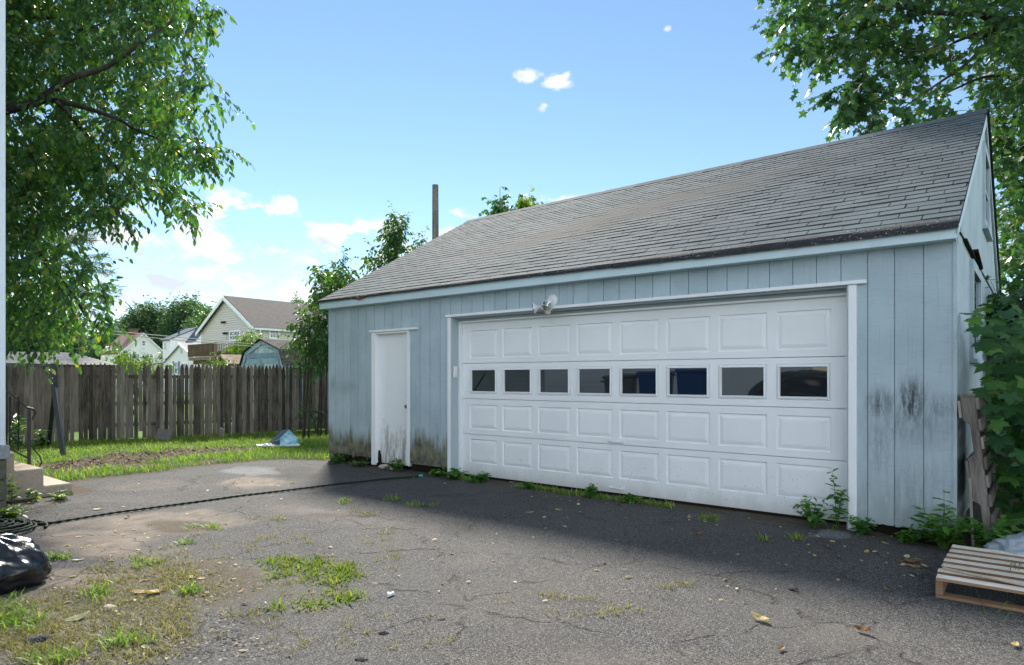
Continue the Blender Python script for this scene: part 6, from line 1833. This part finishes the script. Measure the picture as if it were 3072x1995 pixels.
def weed(label, p, h, nst, leaf, spread, name='weed', group=None, mat='weed_leaf', nl=5):
    t = empty(name, label, 'weed', p, 0, group)
    st_, P, D, Nn, S = MB(), [], [], [], []
    for q in range(nst):
        a = random.uniform(0, 6.28); sp_ = spread * random.uniform(.2, 1)
        hh = h * random.uniform(.55, 1.0)
        b = Vector((math.cos(a) * sp_, math.sin(a) * sp_, hh))
        ps = [Vector((random.gauss(0, .01), random.gauss(0, .01), -0.02)), b * 0.5 + Vector((0, 0, hh * .12)), b]
        st_.tube(ps, [0.0035, 0.003, 0.0015], 4)
        for j in range(nl):
            tt = 0.25 + 0.75 * j / (nl - 1)
            pt_ = ps[0].lerp(ps[1], tt * 2) if tt < .5 else ps[1].lerp(ps[2], tt * 2 - 1)
            for sg in (0, 3.14):
                az = a + j * 1.57 + sg + random.gauss(0, .3)
                P.append(list(pt_)); D.append([math.cos(az), math.sin(az), 0.05 + random.gauss(0, .35)]); Nn.append([random.gauss(0, .25), random.gauss(0, .25), 1]); S.append(leaf * 1.45 * random.uniform(.6, 1.15) * (1.1 - 0.45 * tt))
    st_.obj('stems', M['weed_leaf'], t, kind='stuff')
    link('leaves', leaves_mesh('leaves', np.array(P), np.array(D), np.array(Nn), np.array(S), T_OVAL, F_OVAL, M[mat]), t, kind='stuff')
    return t
GB = 'weeds along the garage foot'
weed('tall leggy weed against the white casing right of the big door', loc2w(-0.86, -0.10, GZ), 0.52, 3, 0.075, 0.07, group=GB, nl=10)
weed('bushy weed clump at the right end of the big door', loc2w(-1.05, -0.14, GZ), 0.28, 12, 0.07, 0.20, group=GB)
weed('low leafy weeds right of the white door casing', loc2w(-0.66, -0.14, GZ), 0.14, 8, 0.06, 0.15, group=GB)
weed('rounded clover-like weed under the right wall boards', loc2w(-0.30, -0.22, GZ - .02), 0.15, 9, 0.06, 0.14, group=GB)
weed('weeds at the garage corner above the pallet', loc2w(-0.05, -0.25, GZ), 0.32, 12, 0.085, 0.24, group=GB)
weed('tallest weed stem against the garage corner board', loc2w(-0.06, -0.12, GZ), 0.45, 3, 0.08, 0.06, group=GB)
weed('weeds behind the new pallet below the weathered pallet', loc2w(0.28, -0.32, GZ), 0.30, 14, 0.085, 0.26, group=GB)
weed('weeds beside the plastic sheet behind the new pallet', loc2w(0.80, -0.25, GZ), 0.33, 14, 0.085, 0.28, group=GB)
weed('weeds hanging over the back board of the new pallet', loc2w(0.86, -0.72, 0.0), 0.26, 10, 0.08, 0.22, group=GB)
weed('ground weeds near the right picture edge behind the pallet', loc2w(1.15, -0.55, GZ), 0.32, 12, 0.085, 0.28, group=GB)
weed('broad weed clump at the left casing of the big door', loc2w(-5.58, -0.10, GZ), 0.14, 12, 0.08, 0.22, group=GB)
weed('second leafy weed clump below the first door panel', loc2w(-5.15, -0.10, GZ), 0.12, 10, 0.085, 0.20, group=GB)
weed('small dandelion-like weed left of the door casing', loc2w(-5.90, -0.10, GZ), 0.11, 7, 0.07, 0.12, group=GB)
weed('leafy weed growing before the white entry door', loc2w(-6.75, -0.12, GZ), 0.17, 8, 0.08, 0.10, group=GB)
weed('sparse weed below the third door panel', loc2w(-4.35, -0.08, GZ), 0.07, 6, 0.06, 0.14, group=GB)
weed('lone upright weed below the fourth door panel', loc2w(-3.45, -0.10, GZ), 0.14, 7, 0.07, 0.08, group=GB)
weed('ragged weed beside the lower door handle', loc2w(-2.95, -0.09, GZ), 0.08, 6, 0.07, 0.10, group=GB)
weed('dark weeds under the rotted boards at the left corner', loc2w(-8.2, -0.12, GZ), 0.14, 12, 0.07, 0.30, group=GB, mat='cherry_leaf')
weed('low weeds under the boards left of the entry door', loc2w(-7.6, -0.12, GZ), 0.10, 10, 0.06, 0.25, group=GB, mat='cherry_leaf')
GS = 'weeds beside the steps'
weed('leafy weeds against the lowest concrete step', G(178, 1498), 0.09, 9, 0.06, 0.2, group=GS, mat='light_leaf')
weed('tall pale weed at the house foundation', G(38, 1512), 0.34, 6, 0.06, 0.12, group=GS, mat='light_leaf')
weed('small weed in the middle of the step side', G(100, 1503), 0.16, 4, 0.06, 0.10, group=GS, mat='light_leaf')
weed('yellow-green grass clump at the foundation foot', G(25, 1560), 0.13, 10, 0.08, 0.14, group=GS, mat='light_leaf')
weed('dark leafy weed behind the handrail by the fence', G(125, 1345, -0.1), 0.40, 7, 0.12, 0.12, group=GS, mat='cherry_leaf')
weed('feathery weed between fence and handrail', G(50, 1350, -0.1), 0.75, 6, 0.12, 0.15, group=GS, mat='cherry_leaf')
# grassy fringe along the garage
Xg, Yg = [], []
for _ in range(900):
    aa = random.uniform(-5.7, -0.9); bb = -0.03 - abs(random.gauss(0, 0.06))
    if fbm(np.array([aa * 2.2]), np.array([3.3]), 3, 21)[0] < 0.5:
        continue
    q = loc2w(aa, bb)
    Xg.append(q.x); Yg.append(q.y)
Xg = np.repeat(np.array(Xg), 4) + rng.normal(0, .02, len(Xg) * 4); Yg = np.repeat(np.array(Yg), 4) + rng.normal(0, .02, len(Yg) * 4)
link('fringe_grass', blades('fringe_grass', Xg, Yg, np.full(len(Xg), GZ - .005), 0.03, 0.10, M['grass'], 1.3, 1.2), kind='stuff', label='thin grassy fringe along the foot of the garage door')
# long grass stems lying over the pallet and beside it
gst = MB()
for (px, py, qx_, qy_, hh) in ((2960, 1850, 2925, 1770, .02), (2990, 1840, 3050, 1830, .06), (3060, 1800, 3030, 1720, .16), (3045, 1790, 3072, 1740, .16), (3020, 1795, 3045, 1735, .16), (3000, 1870, 3060, 1860, .05)):
    a, b = G(px, py), G(qx_, qy_)
    gst.tube([a, a.lerp(b, .5) + Vector((0, 0, hh)), b + Vector((0, 0, hh * .6))], [0.003, 0.0025, 0.001], 4)
gst.obj('grass_stems', M['grass'], label='long grass stems trailing over the front of the pallet', kind='stuff')

# fallen leaves
def fallen(label, px, py, size, r, curl=0.2, z=GZ + 0.006):
    p = G(px, py, z)
    rr = random.Random(int(px * 7 + py))
    mb = MB()
    n = 7
    L_, R_, Cn = [], [], []
    for i in range(n):
        t = i / (n - 1); w = 0.24 * math.sin(math.pi * (0.06 + 0.92 * t)) ** 0.8
        zc = curl * (4 * (t - .5) ** 2) * 0.28
        Cn.append((t - .5, 0, zc)); L_.append((t - .5, w, zc + curl * 0.28 + rr.uniform(-.02, .02))); R_.append((t - .5, -w, zc + curl * 0.2 + rr.uniform(-.02, .02)))
    vs = [tuple(c * size for c in v_) for v_ in Cn + L_ + R_]
    fs = [(i, i + 1, n + i + 1, n + i) for i in range(n - 1)] + [(i + 1, i, 2 * n + i, 2 * n + i + 1) for i in range(n - 1)]
    mb.add(vs, fs)
    me = mb.mesh('fallen_leaf', M['litter'])
    a_ = me.attributes.new('rnd', 'FLOAT', 'POINT'); a_.data.foreach_set('value', [r] * len(vs))
    o = link('fallen_leaf', me, label=label, category='leaf', group='fallen leaves')
    o.location = p; o.rotation_euler = (rr.gauss(0, .12), rr.gauss(0, .12), rr.uniform(0, 6.28))
    return o
M['litter'].node_tree.nodes  # colour of each leaf comes from its own rnd value
FL = [(2280, 1858, 0.11, 0.42, .5, 'large curled yellow-tan leaf alone on the right asphalt'), (2590, 1893, 0.085, 0.12, .6, 'curled brown leaf nearest the right bottom edge'), (2342, 1946, 0.06, 0.15, .4, 'small rust leaf at the bottom below the tan leaf'),
      (3045, 1935, 0.07, 0.38, .3, 'ochre leaf at the far right bottom corner'), (2390, 1772, 0.03, 0.02, .3, 'tiny dark leaf scrap in mid asphalt'), (2660, 1768, 0.06, 0.75, .3, 'pale green leaf left of the pallet'),
      (2100, 1603, 0.075, 0.05, .5, 'red-brown leaf near the door centre'), (2070, 1553, 0.07, 0.36, .3, 'tan leaf beside the red-brown one below the door'), (1952, 1590, 0.06, 0.2, .3, 'brown leaf left of centre below the door'),
      (2700, 1760, 0.05, 0.8, .2, 'pale leaf just left of the pallet front'), (2720, 1672, 0.09, 0.36, .3, 'orange-tan leaf at the pallet back corner'), (2735, 1688, 0.10, 0.06, .6, 'dark brown curled leaf by the pallet side'),
      (2740, 1700, 0.09, 0.80, .3, 'pale green willow-like leaf by the pallet side'), (2655, 1630, 0.06, 0.5, .3, 'yellow leaf at the foot of the right boards'), (2600, 1655, 0.07, 0.4, .2, 'tan leaf on the asphalt before the right boards'),
      (470, 1685, 0.09, 0.97, .3, 'white underside of a leaf among the left weeds'), (420, 1778, 0.12, 0.9, .3, 'large pale leaf among the weeds near the bag'), (235, 1857, 0.12, 0.55, .4, 'yellow curled leaf in the left weeds'), (460, 1780, 0.14, 0.78, .4, 'broad green leaf lying beside the weed patch'),
      (575, 1732, 0.08, 0.95, .2, 'white leaf on the dark dirt patch'), (605, 1735, 0.06, 0.95, .2, 'smaller white leaf on the dark dirt patch'), (235, 1681, 0.08, 0.97, .3, 'pale leaf on the sandy track'), (380, 1553, 0.08, 0.92, .3, 'light leaf below the hose'), (295, 1528, 0.10, 0.75, .3, 'green-white leaf lying on the hose'),
      (880, 1449, 0.08, 0.9, .3, 'pale leaf by the hose near the door'), (1240, 1435, 0.07, 0.8, .3, 'green leaf at the hose end'), (1335, 1451, 0.07, 0.78, .3, 'pale leaf before the left door casing'), (1535, 1447, 0.07, 0.52, .3, 'yellow leaf by the second weed clump'), (1560, 1450, 0.07, 0.8, .3, 'pale leaf beside the yellow one at the door'),
      (1735, 1514, 0.08, 0.8, .3, 'pale green leaf below the fourth window'), (1675, 1530, 0.08, 0.5, .3, 'tan-green leaf below the third window'), (1590, 1538, 0.08, 0.82, .3, 'light leaf on the dark shaded asphalt'), (1855, 1515, 0.08, 0.82, .3, 'long pale leaf below the fifth window')]
for (px, py, s_, r_q, cu, lab) in FL:
    fallen(lab, px, py, s_, r_q, cu)
n = 420
X, Y = tuft_points([(1900, 1640, 900, 110, 70), (2560, 1640, 200, 50, 30), (400, 1750, 380, 160, 130), (600, 1500, 500, 60, 40), (90, 1520, 90, 20, 30), (1950, 1520, 500, 40, 40), (2740, 1700, 50, 30, 30)])
n = len(X); az = rng.random(n) * 6.28
X_l, a_l, b_l = lawn_dist(X, Y)
k = (b_l < -0.03) & (X_l < 0.1)
X, Y, az = X[k], Y[k], az[k]; n = len(X)
link('leaf_litter', leaves_mesh('leaf_litter', np.stack([X, Y, np.full(n, GZ + 0.008)], 1), np.stack([np.cos(az), np.sin(az), rng.normal(0.02, .1, n)], 1), np.stack([rng.normal(0, .25, n), rng.normal(0, .25, n), np.ones(n)], 1), rng.uniform(0.015, 0.055, n), T_OVAL, F_OVAL, M['litter'], np.clip(rng.beta(1.1, 1.3, n), 0, 1)), kind='stuff', label='small scattered leaf litter over the driveway')

# ================================================================== THINGS LYING ABOUT
# ---- garden hose
hp = [(30, 1582), (95, 1572), (133, 1571), (220, 1558), (330, 1540), (410, 1529), (500, 1517), (620, 1501), (720, 1487), (830, 1474), (930, 1462), (1010, 1452), (1090, 1444), (1160, 1436), (1220, 1432), (1262, 1427)]
path = smooth_path([G(x, y, GZ + 0.018) for x, y in hp], 14)
coil = []
cc = Vector((-4.66, 5.72, GZ + 0.02))
for q in range(150):
    an = q / 150 * 2 * math.pi * 5.2
    r_ = 0.50 - 0.06 * (q / 150) * 5.2 + 0.02 * math.sin(an * 1.7)
    coil.append(cc + Vector((math.cos(an + 0.3) * r_, math.sin(an + 0.3) * r_ * 0.80, 0.022 * (q % 29) / 29 + 0.012 * (q // 29))))
def wavy(path, w0=0.0):
    d = [0.0]
    for p, q in zip(path[:-1], path[1:]):
        d.append(d[-1] + (q - p).length)
    out_, rad = [], []
    L = d[-1]; nn = int(L / 0.022)
    j = 0
    for i in range(nn):
        s = L * i / (nn - 1)
        while j < len(d) - 2 and d[j + 1] < s:
            j += 1
        t = (s - d[j]) / max(d[j + 1] - d[j], 1e-6)
        p = path[j].lerp(path[j + 1], t)
        out_.append(p); rad.append(0.0115 + 0.0035 * math.sin(s * 2 * math.pi / 0.075))
    return out_, rad
m_, N = new_mat("ribbed_green_hose")
ps_ = N.math('FRACT', N.math('MULTIPLY', N.attr('run'), 13.3))
N.out(N.principled(N.mix(N.smooth(ps_, 0.35, 0.65), (0.004, 0.007, 0.006), (0.010, 0.030, 0.019)), 0.7, spec=0.2))
M['hose2'] = m_
hose = empty('garden_hose', 'dark green ribbed garden hose stretched from its coil across the driveway', 'hose', cc)
for nm, pth in (('hose_run', path), ('hose_coil', coil)):
    p2, rad = wavy(pth)
    mb = MB().tube([p - cc for p in p2], rad, 7)
    me = mb.mesh(nm, M['hose2'])
    run = np.repeat(np.arange(len(p2)) * 0.022, 7)
    a_ = me.attributes.new('run', 'FLOAT', 'POINT'); a_.data.foreach_set('value', run.astype(np.float32))
    me.polygons.foreach_set('use_smooth', [True] * len(me.polygons))
    link(nm, me, hose)
e_ = G(1262, 1427, GZ + .02) - cc
MB().lathe([(0.014, -0.03), (0.018, -0.02), (0.018, 0.02), (0.012, 0.03)], aim(e_, (1, .2, 0)), 10).obj('coupling', mat_plain("bright_green_plastic", (0.03, 0.35, 0.22), 0.4), hose)

# ---- black bin bag
def crumple(name, label, cat, loc, size, mat, seed, sub=5, amp=0.16, knot=False, fr=((1.2, 0.9), (2.3, 0.55), (4.6, 0.30), (9.0, 0.13))):
    import bmesh
    bm = bmesh.new()
    bmesh.ops.create_icosphere(bm, subdivisions=sub, radius=1.0)
    sd = Vector((seed * 3.1, seed * 1.7, seed * 0.9))
    for v in bm.verts:
        p = v.co.copy()
        d = 0
        for k, (f, a) in enumerate(fr):
            nz = mnoise.noise(p * f + sd * (k + 1))
            d += a * (1 - math.sqrt(nz * nz + 0.006) * 2.4) if k > 0 else a * nz
        # folds that run towards the gathered top
        az = math.atan2(p.y, p.x)
        if knot:
            d += 0.30 * (1 - abs(math.sin(az * 5 + 1.5 * mnoise.noise(p * 1.5 + sd))) * 1.6) * max(0.0, p.z + 0.25)
        p = p * (1 + amp * d)
        if p.z < -0.62:
            p.z = -0.62 + (p.z + 0.62) * 0.06
            p.x *= 1.06; p.y *= 1.06
        v.co = Vector((p.x * size[0], p.y * size[1], (p.z + 0.64) * size[2]))
    me = bpy.data.meshes.new(name); bm.to_mesh(me); bm.free()
    me.materials.append(mat)
    me.polygons.foreach_set('use_smooth', [True] * len(me.polygons))
    o = link(name, me, label=label, category=cat)
    o.location = loc
    return o
bg_ = crumple('bin_bag', 'full shiny black bin bag slumped on the driveway at left', 'bag', G(-95, 1768, GZ + 0.005), (0.37, 0.32, 0.205), M['bag'], 3, sub=6, knot=True, amp=0.17, fr=((1.1, 0.8), (1.7, 0.7), (3.1, 0.22), (6.0, 0.05)))
bg_.rotation_euler = (0, 0.12, 0.5)
MB().prism([(0.33, -0.02, 0.02), (0.44, 0.0, 0.02), (0.42, 0.03, 0.05), (0.35, 0.04, 0.10)], (0.0, 0.05, 0.0)).obj('bag_corner', M['bag'], bg_)

# ---- pale plastic sheeting behind the pallet
m_, N = new_mat("milky_plastic_sheet")
v = N.pos()
N.out(N.principled((0.36, 0.41, 0.46), 0.28, N.bump(N.noise(v, scale=30, detail=5), 0.4, 0.01), spec=0.5, **{'Transmission Weight': 0.15}))
M['plastic'] = m_
pl_ = crumple('plastic_sheet', 'crumpled milky plastic sheet among weeds behind the new pallet', 'plastic sheet', loc2w(0.56, -0.40, GZ), (0.30, 0.22, 0.135), M['plastic'], 8, sub=5, amp=0.26)

# ---- new pallet lying on the asphalt
pal = empty('wooden_pallet', 'fresh pale slatted wooden pallet lying on the asphalt at right', 'pallet', G(2805, 1792, GZ), TH)
dep_ = 1.02; wid = 1.20; ht = 0.125
nb = 7
gapy = (dep_ - nb * 0.092) / (nb - 1)
for q in range(nb):
    y0_ = q * (0.092 + gapy)
    w_ = 0.092 if q < nb - 1 else 0.10
    sl = MB().box(random.uniform(-.006, .006), wid, y0_, y0_ + w_, ht - 0.018, ht)
    sl.mi = [1, 0, 1, 1, 1, 1]
    sl.obj('slat', [M['pallet_top'], M['pallet_raw']], pal)
for xx_ in (0.0, wid / 2 - 0.02, wid - 0.04):
    MB().box(xx_ + 0.001, xx_ + 0.041, 0.006, dep_ - 0.005, 0.02, ht - 0.018).obj('stringer', M['pallet_raw'], pal, bevel=0.002)
for y0_ in (0.0, dep_ * .5, dep_ - 0.10):
    MB().box(0.002, wid - 0.002, y0_ + .002, y0_ + 0.088, 0.0, 0.0175).obj('bottom_slat', M['pallet_raw'], pal, bevel=0.0015)
MB().bar((0.02, 0.235, ht + 0.008), (0.68, 0.03, ht + 0.012), 0.022, 0.008).obj('splinter', M['pallet'], pal)
for q in range(nb):
    for xx_ in (0.012, 0.028):
        MB().lathe([(0.0035, 0.0), (0.003, 0.0012)], Matrix.Translation((xx_, q * (0.092 + gapy) + 0.03 + (xx_ > .02) * .03, ht)), 6).obj('nail', M['iron'], pal)

# ---- weathered pallet standing on edge against the gable wall
wp = empty('weathered_pallet', 'grey weathered pallet standing on end against the garage side wall', 'pallet', loc2w(0.165, 0.02, GZ), TH)
wp.rotation_euler = (0, math.radians(-6.0), TH)
def notch_stringer(y0_):
    # upright stringer with two forklift notches cut from the wall side
    out_ = [(0.0, 0.0), (0.10, 0.0), (0.10, 1.21), (-0.0, 1.21), (0.0, 1.02), (0.045, 0.985), (0.045, 0.74), (0.0, 0.71), (0.0, 0.36), (0.045, 0.33), (0.045, 0.08), (0.03, 0.0)]
    return MB().prism([(x, y0_, z) for x, z in out_[1:]], (0, 0.04, 0))
for y0_ in (0.0, 0.46, 0.92):
    notch_stringer(y0_).obj('stringer', M['grey_wood'], wp, bevel=0.003)
for z0_ in (1.10, 0.93, 0.78, 0.62, 0.47, 0.32, 0.16, 0.02):
    MB().box(0.101, 0.121, random.uniform(-0.02, 0.0), 0.98, z0_, z0_ + 0.095).obj('deck_board', M['grey_wood'], wp, bevel=0.002)
for z0_ in (1.04, 0.55, 0.38):
    MB().box(-0.021, -0.001, random.uniform(-0.03, 0.0), 0.98, z0_, z0_ + 0.14).obj('bottom_board', M['grey_wood'], wp, bevel=0.002)
MB().bar((0.05, -0.01, 1.22), (0.05, 0.98, 1.20), 0.10, 0.02).obj('end_board', M['grey_wood'], wp)
MB().bar((0.0, -0.03, 0.55), (-0.035, -0.03, 0.0), 0.025, 0.018).obj('loose_lath', M['grey_wood'], wp)

# ---- crumpled blue box and foam board on the grass
m_, N = new_mat("blue_foil_sheet")
v = N.pos()
N.out(N.principled(N.ramp(N.noise(v, scale=9, detail=3, dist=1.5), [(0.38, (0.16, 0.42, 0.62)), (0.6, (0.42, 0.66, 0.80)), (0.72, (0.75, 0.84, 0.88))]), 0.3, N.bump(N.noise(v, scale=14, detail=2, dist=2), 0.6, 0.03), spec=0.5))
M['foil'] = m_
M['navy'] = mat_plain("navy_sheet", (0.012, 0.03, 0.085), 0.35, 0.5, bump=0.5, bscale=16)
m_, N = new_mat("dirty_white_foam")
v = N.pos()
N.out(N.principled(N.mix(N.smooth(N.noise(v, scale=14, detail=5, rough=.7), 0.62, 0.70), (0.80, 0.83, 0.84), (0.10, 0.07, 0.05)), 0.7, spec=0.3))
M['foam'] = m_
bb = G(862, 1340, -0.07)
bx_ = empty('folding_box', 'collapsed blue and navy folding box on white boards in the grass', 'box', bb, 0.5)
fw = 0.17
MB().prism([(-fw, -0.16, 0.03), (fw, -0.16, 0.03), (fw, -0.17, 0.15), (fw + .02, -0.17, 0.17), (0.0, -0.15, 0.36), (-fw - .02, -0.17, 0.17), (-fw, -0.17, 0.15)], (0, 0.012, 0)).obj('front_panel', M['foil'], bx_)
MB().quad((-fw - .03, -0.18, 0.165), (0.0, -0.16, 0.372), (-.06, 0.22, 0.33), (-fw - .16, 0.25, 0.07)).quad((-fw, -.155, .03), (-fw, -.155, .16), (-fw - .12, .25, .08), (-fw - .12, .25, .03)).obj('side_panel', M['navy'], bx_)
MB().quad((0.0, -0.16, 0.372), (fw + .03, -0.18, 0.165), (fw + .08, 0.2, 0.06), (-.06, 0.22, 0.33)).quad((fw, -.155, .03), (fw, -.155, .16), (fw + .07, .2, .06), (fw + .05, .2, .03)).obj('side_panel', M['foil'], bx_)
fp = MB()
for q in range(8):
    x0_ = -fw - .28 + q * .045; 
    fp.quad((x0_, -.12 + .02 * q, .03 + .03 * (q % 2)), (x0_ + .045, -.10 + .02 * q, .03 + .03 * ((q + 1) % 2)), (x0_ + .045, .12, .09 - .02 * (q % 2)), (x0_, .14, .08 - .02 * ((q + 1) % 2)))
fp.obj('crumpled_flap', mat_plain("grey_blue_liner", (0.40, 0.46, 0.52), 0.4, var=0.3), bx_)
fo = MB()
fo.prism([(-0.62, -0.20, 0.0), (-0.45, -0.34, 0.0), (0.25, -0.24, 0.0), (0.42, -0.12, 0.0), (0.2, 0.10, 0.0), (-0.45, 0.05, 0.0)], (0, 0, 0.028))
wbd = fo.obj('foam_board', M['foam'], label='dirty white foam board lying flat under the blue box', category='board')
wbd.location = bb + Vector((0, -.02, 0.035)); wbd.rotation_euler = (0.02, -0.03, TH + 0.3)

# ---- slab leaning on the fence, little stake, stones, bottle cap sort of small things
sl_ = MB().box(-0.16, 0.16, -0.025, 0.025, 0.0, 0.30).obj('paving_slab', mat_plain("grey_brown_slab", (0.17, 0.155, 0.145), 0.85, var=0.4, bump=.4), label='grey paving slab tilted against the fence at the gap', category='slab', bevel=0.006)
g_p = G(487, 1324, -0.12)
sl_.location = g_p; sl_.rotation_euler = (math.radians(-28), math.radians(10), TH + 1.0)
pst = MB().prism([(-0.045, -0.04, -0.1), (0.045, -0.04, -0.1), (0.045, -0.04, 0.20), (-0.03, -0.04, 0.24)], (0, 0.08, 0)).obj('wooden_stake', M['grey_wood'], label='short broken wooden stake at the fence foot', category='stake')
pst.location = G(664, 1312, -0.12)
for i, (px, py, s_, lab) in enumerate(((1165, 1403, 0.07, 'left flat stone below the entry door'), (1188, 1404, 0.06, 'round stone between two others below the entry door'), (1205, 1407, 0.05, 'right small stone below the entry door'), (1230, 1413, 0.05, 'stone beside the weed at the entry door'))):
    q = loc2w(-7.1 + 0.12 * i, -0.06 - 0.01 * i, GZ)
    o = crumple('stone', lab, 'stone', q, (s_ * 1.2, s_ * .8, s_ * 0.6), M['block'] if i % 2 else M['concrete'], i + 20, sub=2, amp=0.12)
    o['group'] = 'stones below the entry door'
cl = [(115, 1930, .04, 'dark asphalt lump in the left weeds'), (1150, 1905, .02, 'black asphalt crumb in mid driveway'), (1085, 1985, .022, 'black asphalt crumb at the bottom edge'), (1325, 1862, .015, 'dark crumb by the central crack'), (330, 1830, .028, 'grey stone in the left weeds'), (2380, 1770, .02, 'dark pebble on the right asphalt')]
for i, (px, py, s_, lab) in enumerate(cl):
    o = crumple('asphalt_chunk', lab, 'stone', G(px, py, GZ - .005), (s_ * 1.3, s_ * .9, s_ * .6), M['asphalt'] if i != 4 else M['concrete'], i + 40, sub=3, amp=0.38)
    o['group'] = 'loose chunks on the driveway'
wbtl = MB().tube([G(1165, 1786, GZ + .012), G(1180, 1778, GZ + .015)], [0.011, 0.010], 8).tube([G(1164, 1779, GZ + .012), G(1172, 1785, GZ + .012)], [0.009, 0.007], 8).obj('white_scrap', M['white_plastic'], label='small white plastic scrap in the middle of the driveway', category='litter')

# ---- what the door windows mirror: bins and a covered heap beside the house, behind the camera's left
M['bin_blue'] = mat_plain("blue_bin_plastic", (0.02, 0.10, 0.36), 0.4, 0.4, var=0.15)
M['bin_tan'] = mat_plain("grey_bin_plastic", (0.26, 0.255, 0.24), 0.45, 0.4, var=0.15)
M['tarp'] = mat_plain("black_tarp", (0.012, 0.012, 0.014), 0.4, 0.4, bump=.4)
def wheelie(label, a, b, mat, h=1.5):
    e = empty('wheeled_bin', label, 'bin', loc2w(a, b, GZ), TH + 1.2, 'wheeled bins by the house')
    w0, w1 = 0.25, 0.33
    mb = MB()
    mb.add([(-w0, -w0, .05), (w0, -w0, .05), (w0, w0, .05), (-w0, w0, .05), (-w1, -w1, h - .1), (w1, -w1, h - .1), (w1, w1, h - .1), (-w1, w1, h - .1)], [(3, 2, 1, 0), (4, 5, 6, 7), (0, 1, 5, 4), (1, 2, 6, 5), (2, 3, 7, 6), (3, 0, 4, 7)])
    mb.obj('body', mat, e, bevel=0.02)
    MB().prism([(-w1 - .02, -w1 - .03, h - .098), (w1 + .02, -w1 - .03, h - .098), (w1 + .02, -w1 - .03, h - .05), (0, -w1 - .03, h - .02), (-w1 - .02, -w1 - .03, h - .05)], (0, 2 * w1 + .06, 0)).obj('lid', mat, e, bevel=0.01)
    MB().tube([(-w1, w1 + .06, h - .15), (w1, w1 + .06, h - .15)], 0.018, 8).obj('handle', mat, e)
    for sx in (-1, 1):
        MB().lathe([(0.10, -0.025), (0.12, -0.02), (0.12, 0.02), (0.10, 0.025)], aim((sx * (w0 + .02), w0 + .04, 0.12), (1, 0, 0)), 16).obj('wheel', M['iron'], e)
wheelie('blue wheeled bin mirrored in the sixth door window', -5.0, -6.0, M['bin_blue'], 1.55)
wheelie('blue wheeled bin mirrored in the fifth door window', -5.75, -5.85, M['bin_blue'], 1.5)
wheelie('grey wheeled bin mirrored in the fifth door window', -6.5, -5.7, M['bin_tan'], 1.45)
hp_ = crumple('covered_heap', 'dark tarp-covered heap mirrored in the last door windows', 'heap', loc2w(-3.6, -9.6, GZ), (1.7, 1.2, 0.92), M['tarp'], 15, sub=5, amp=0.10)
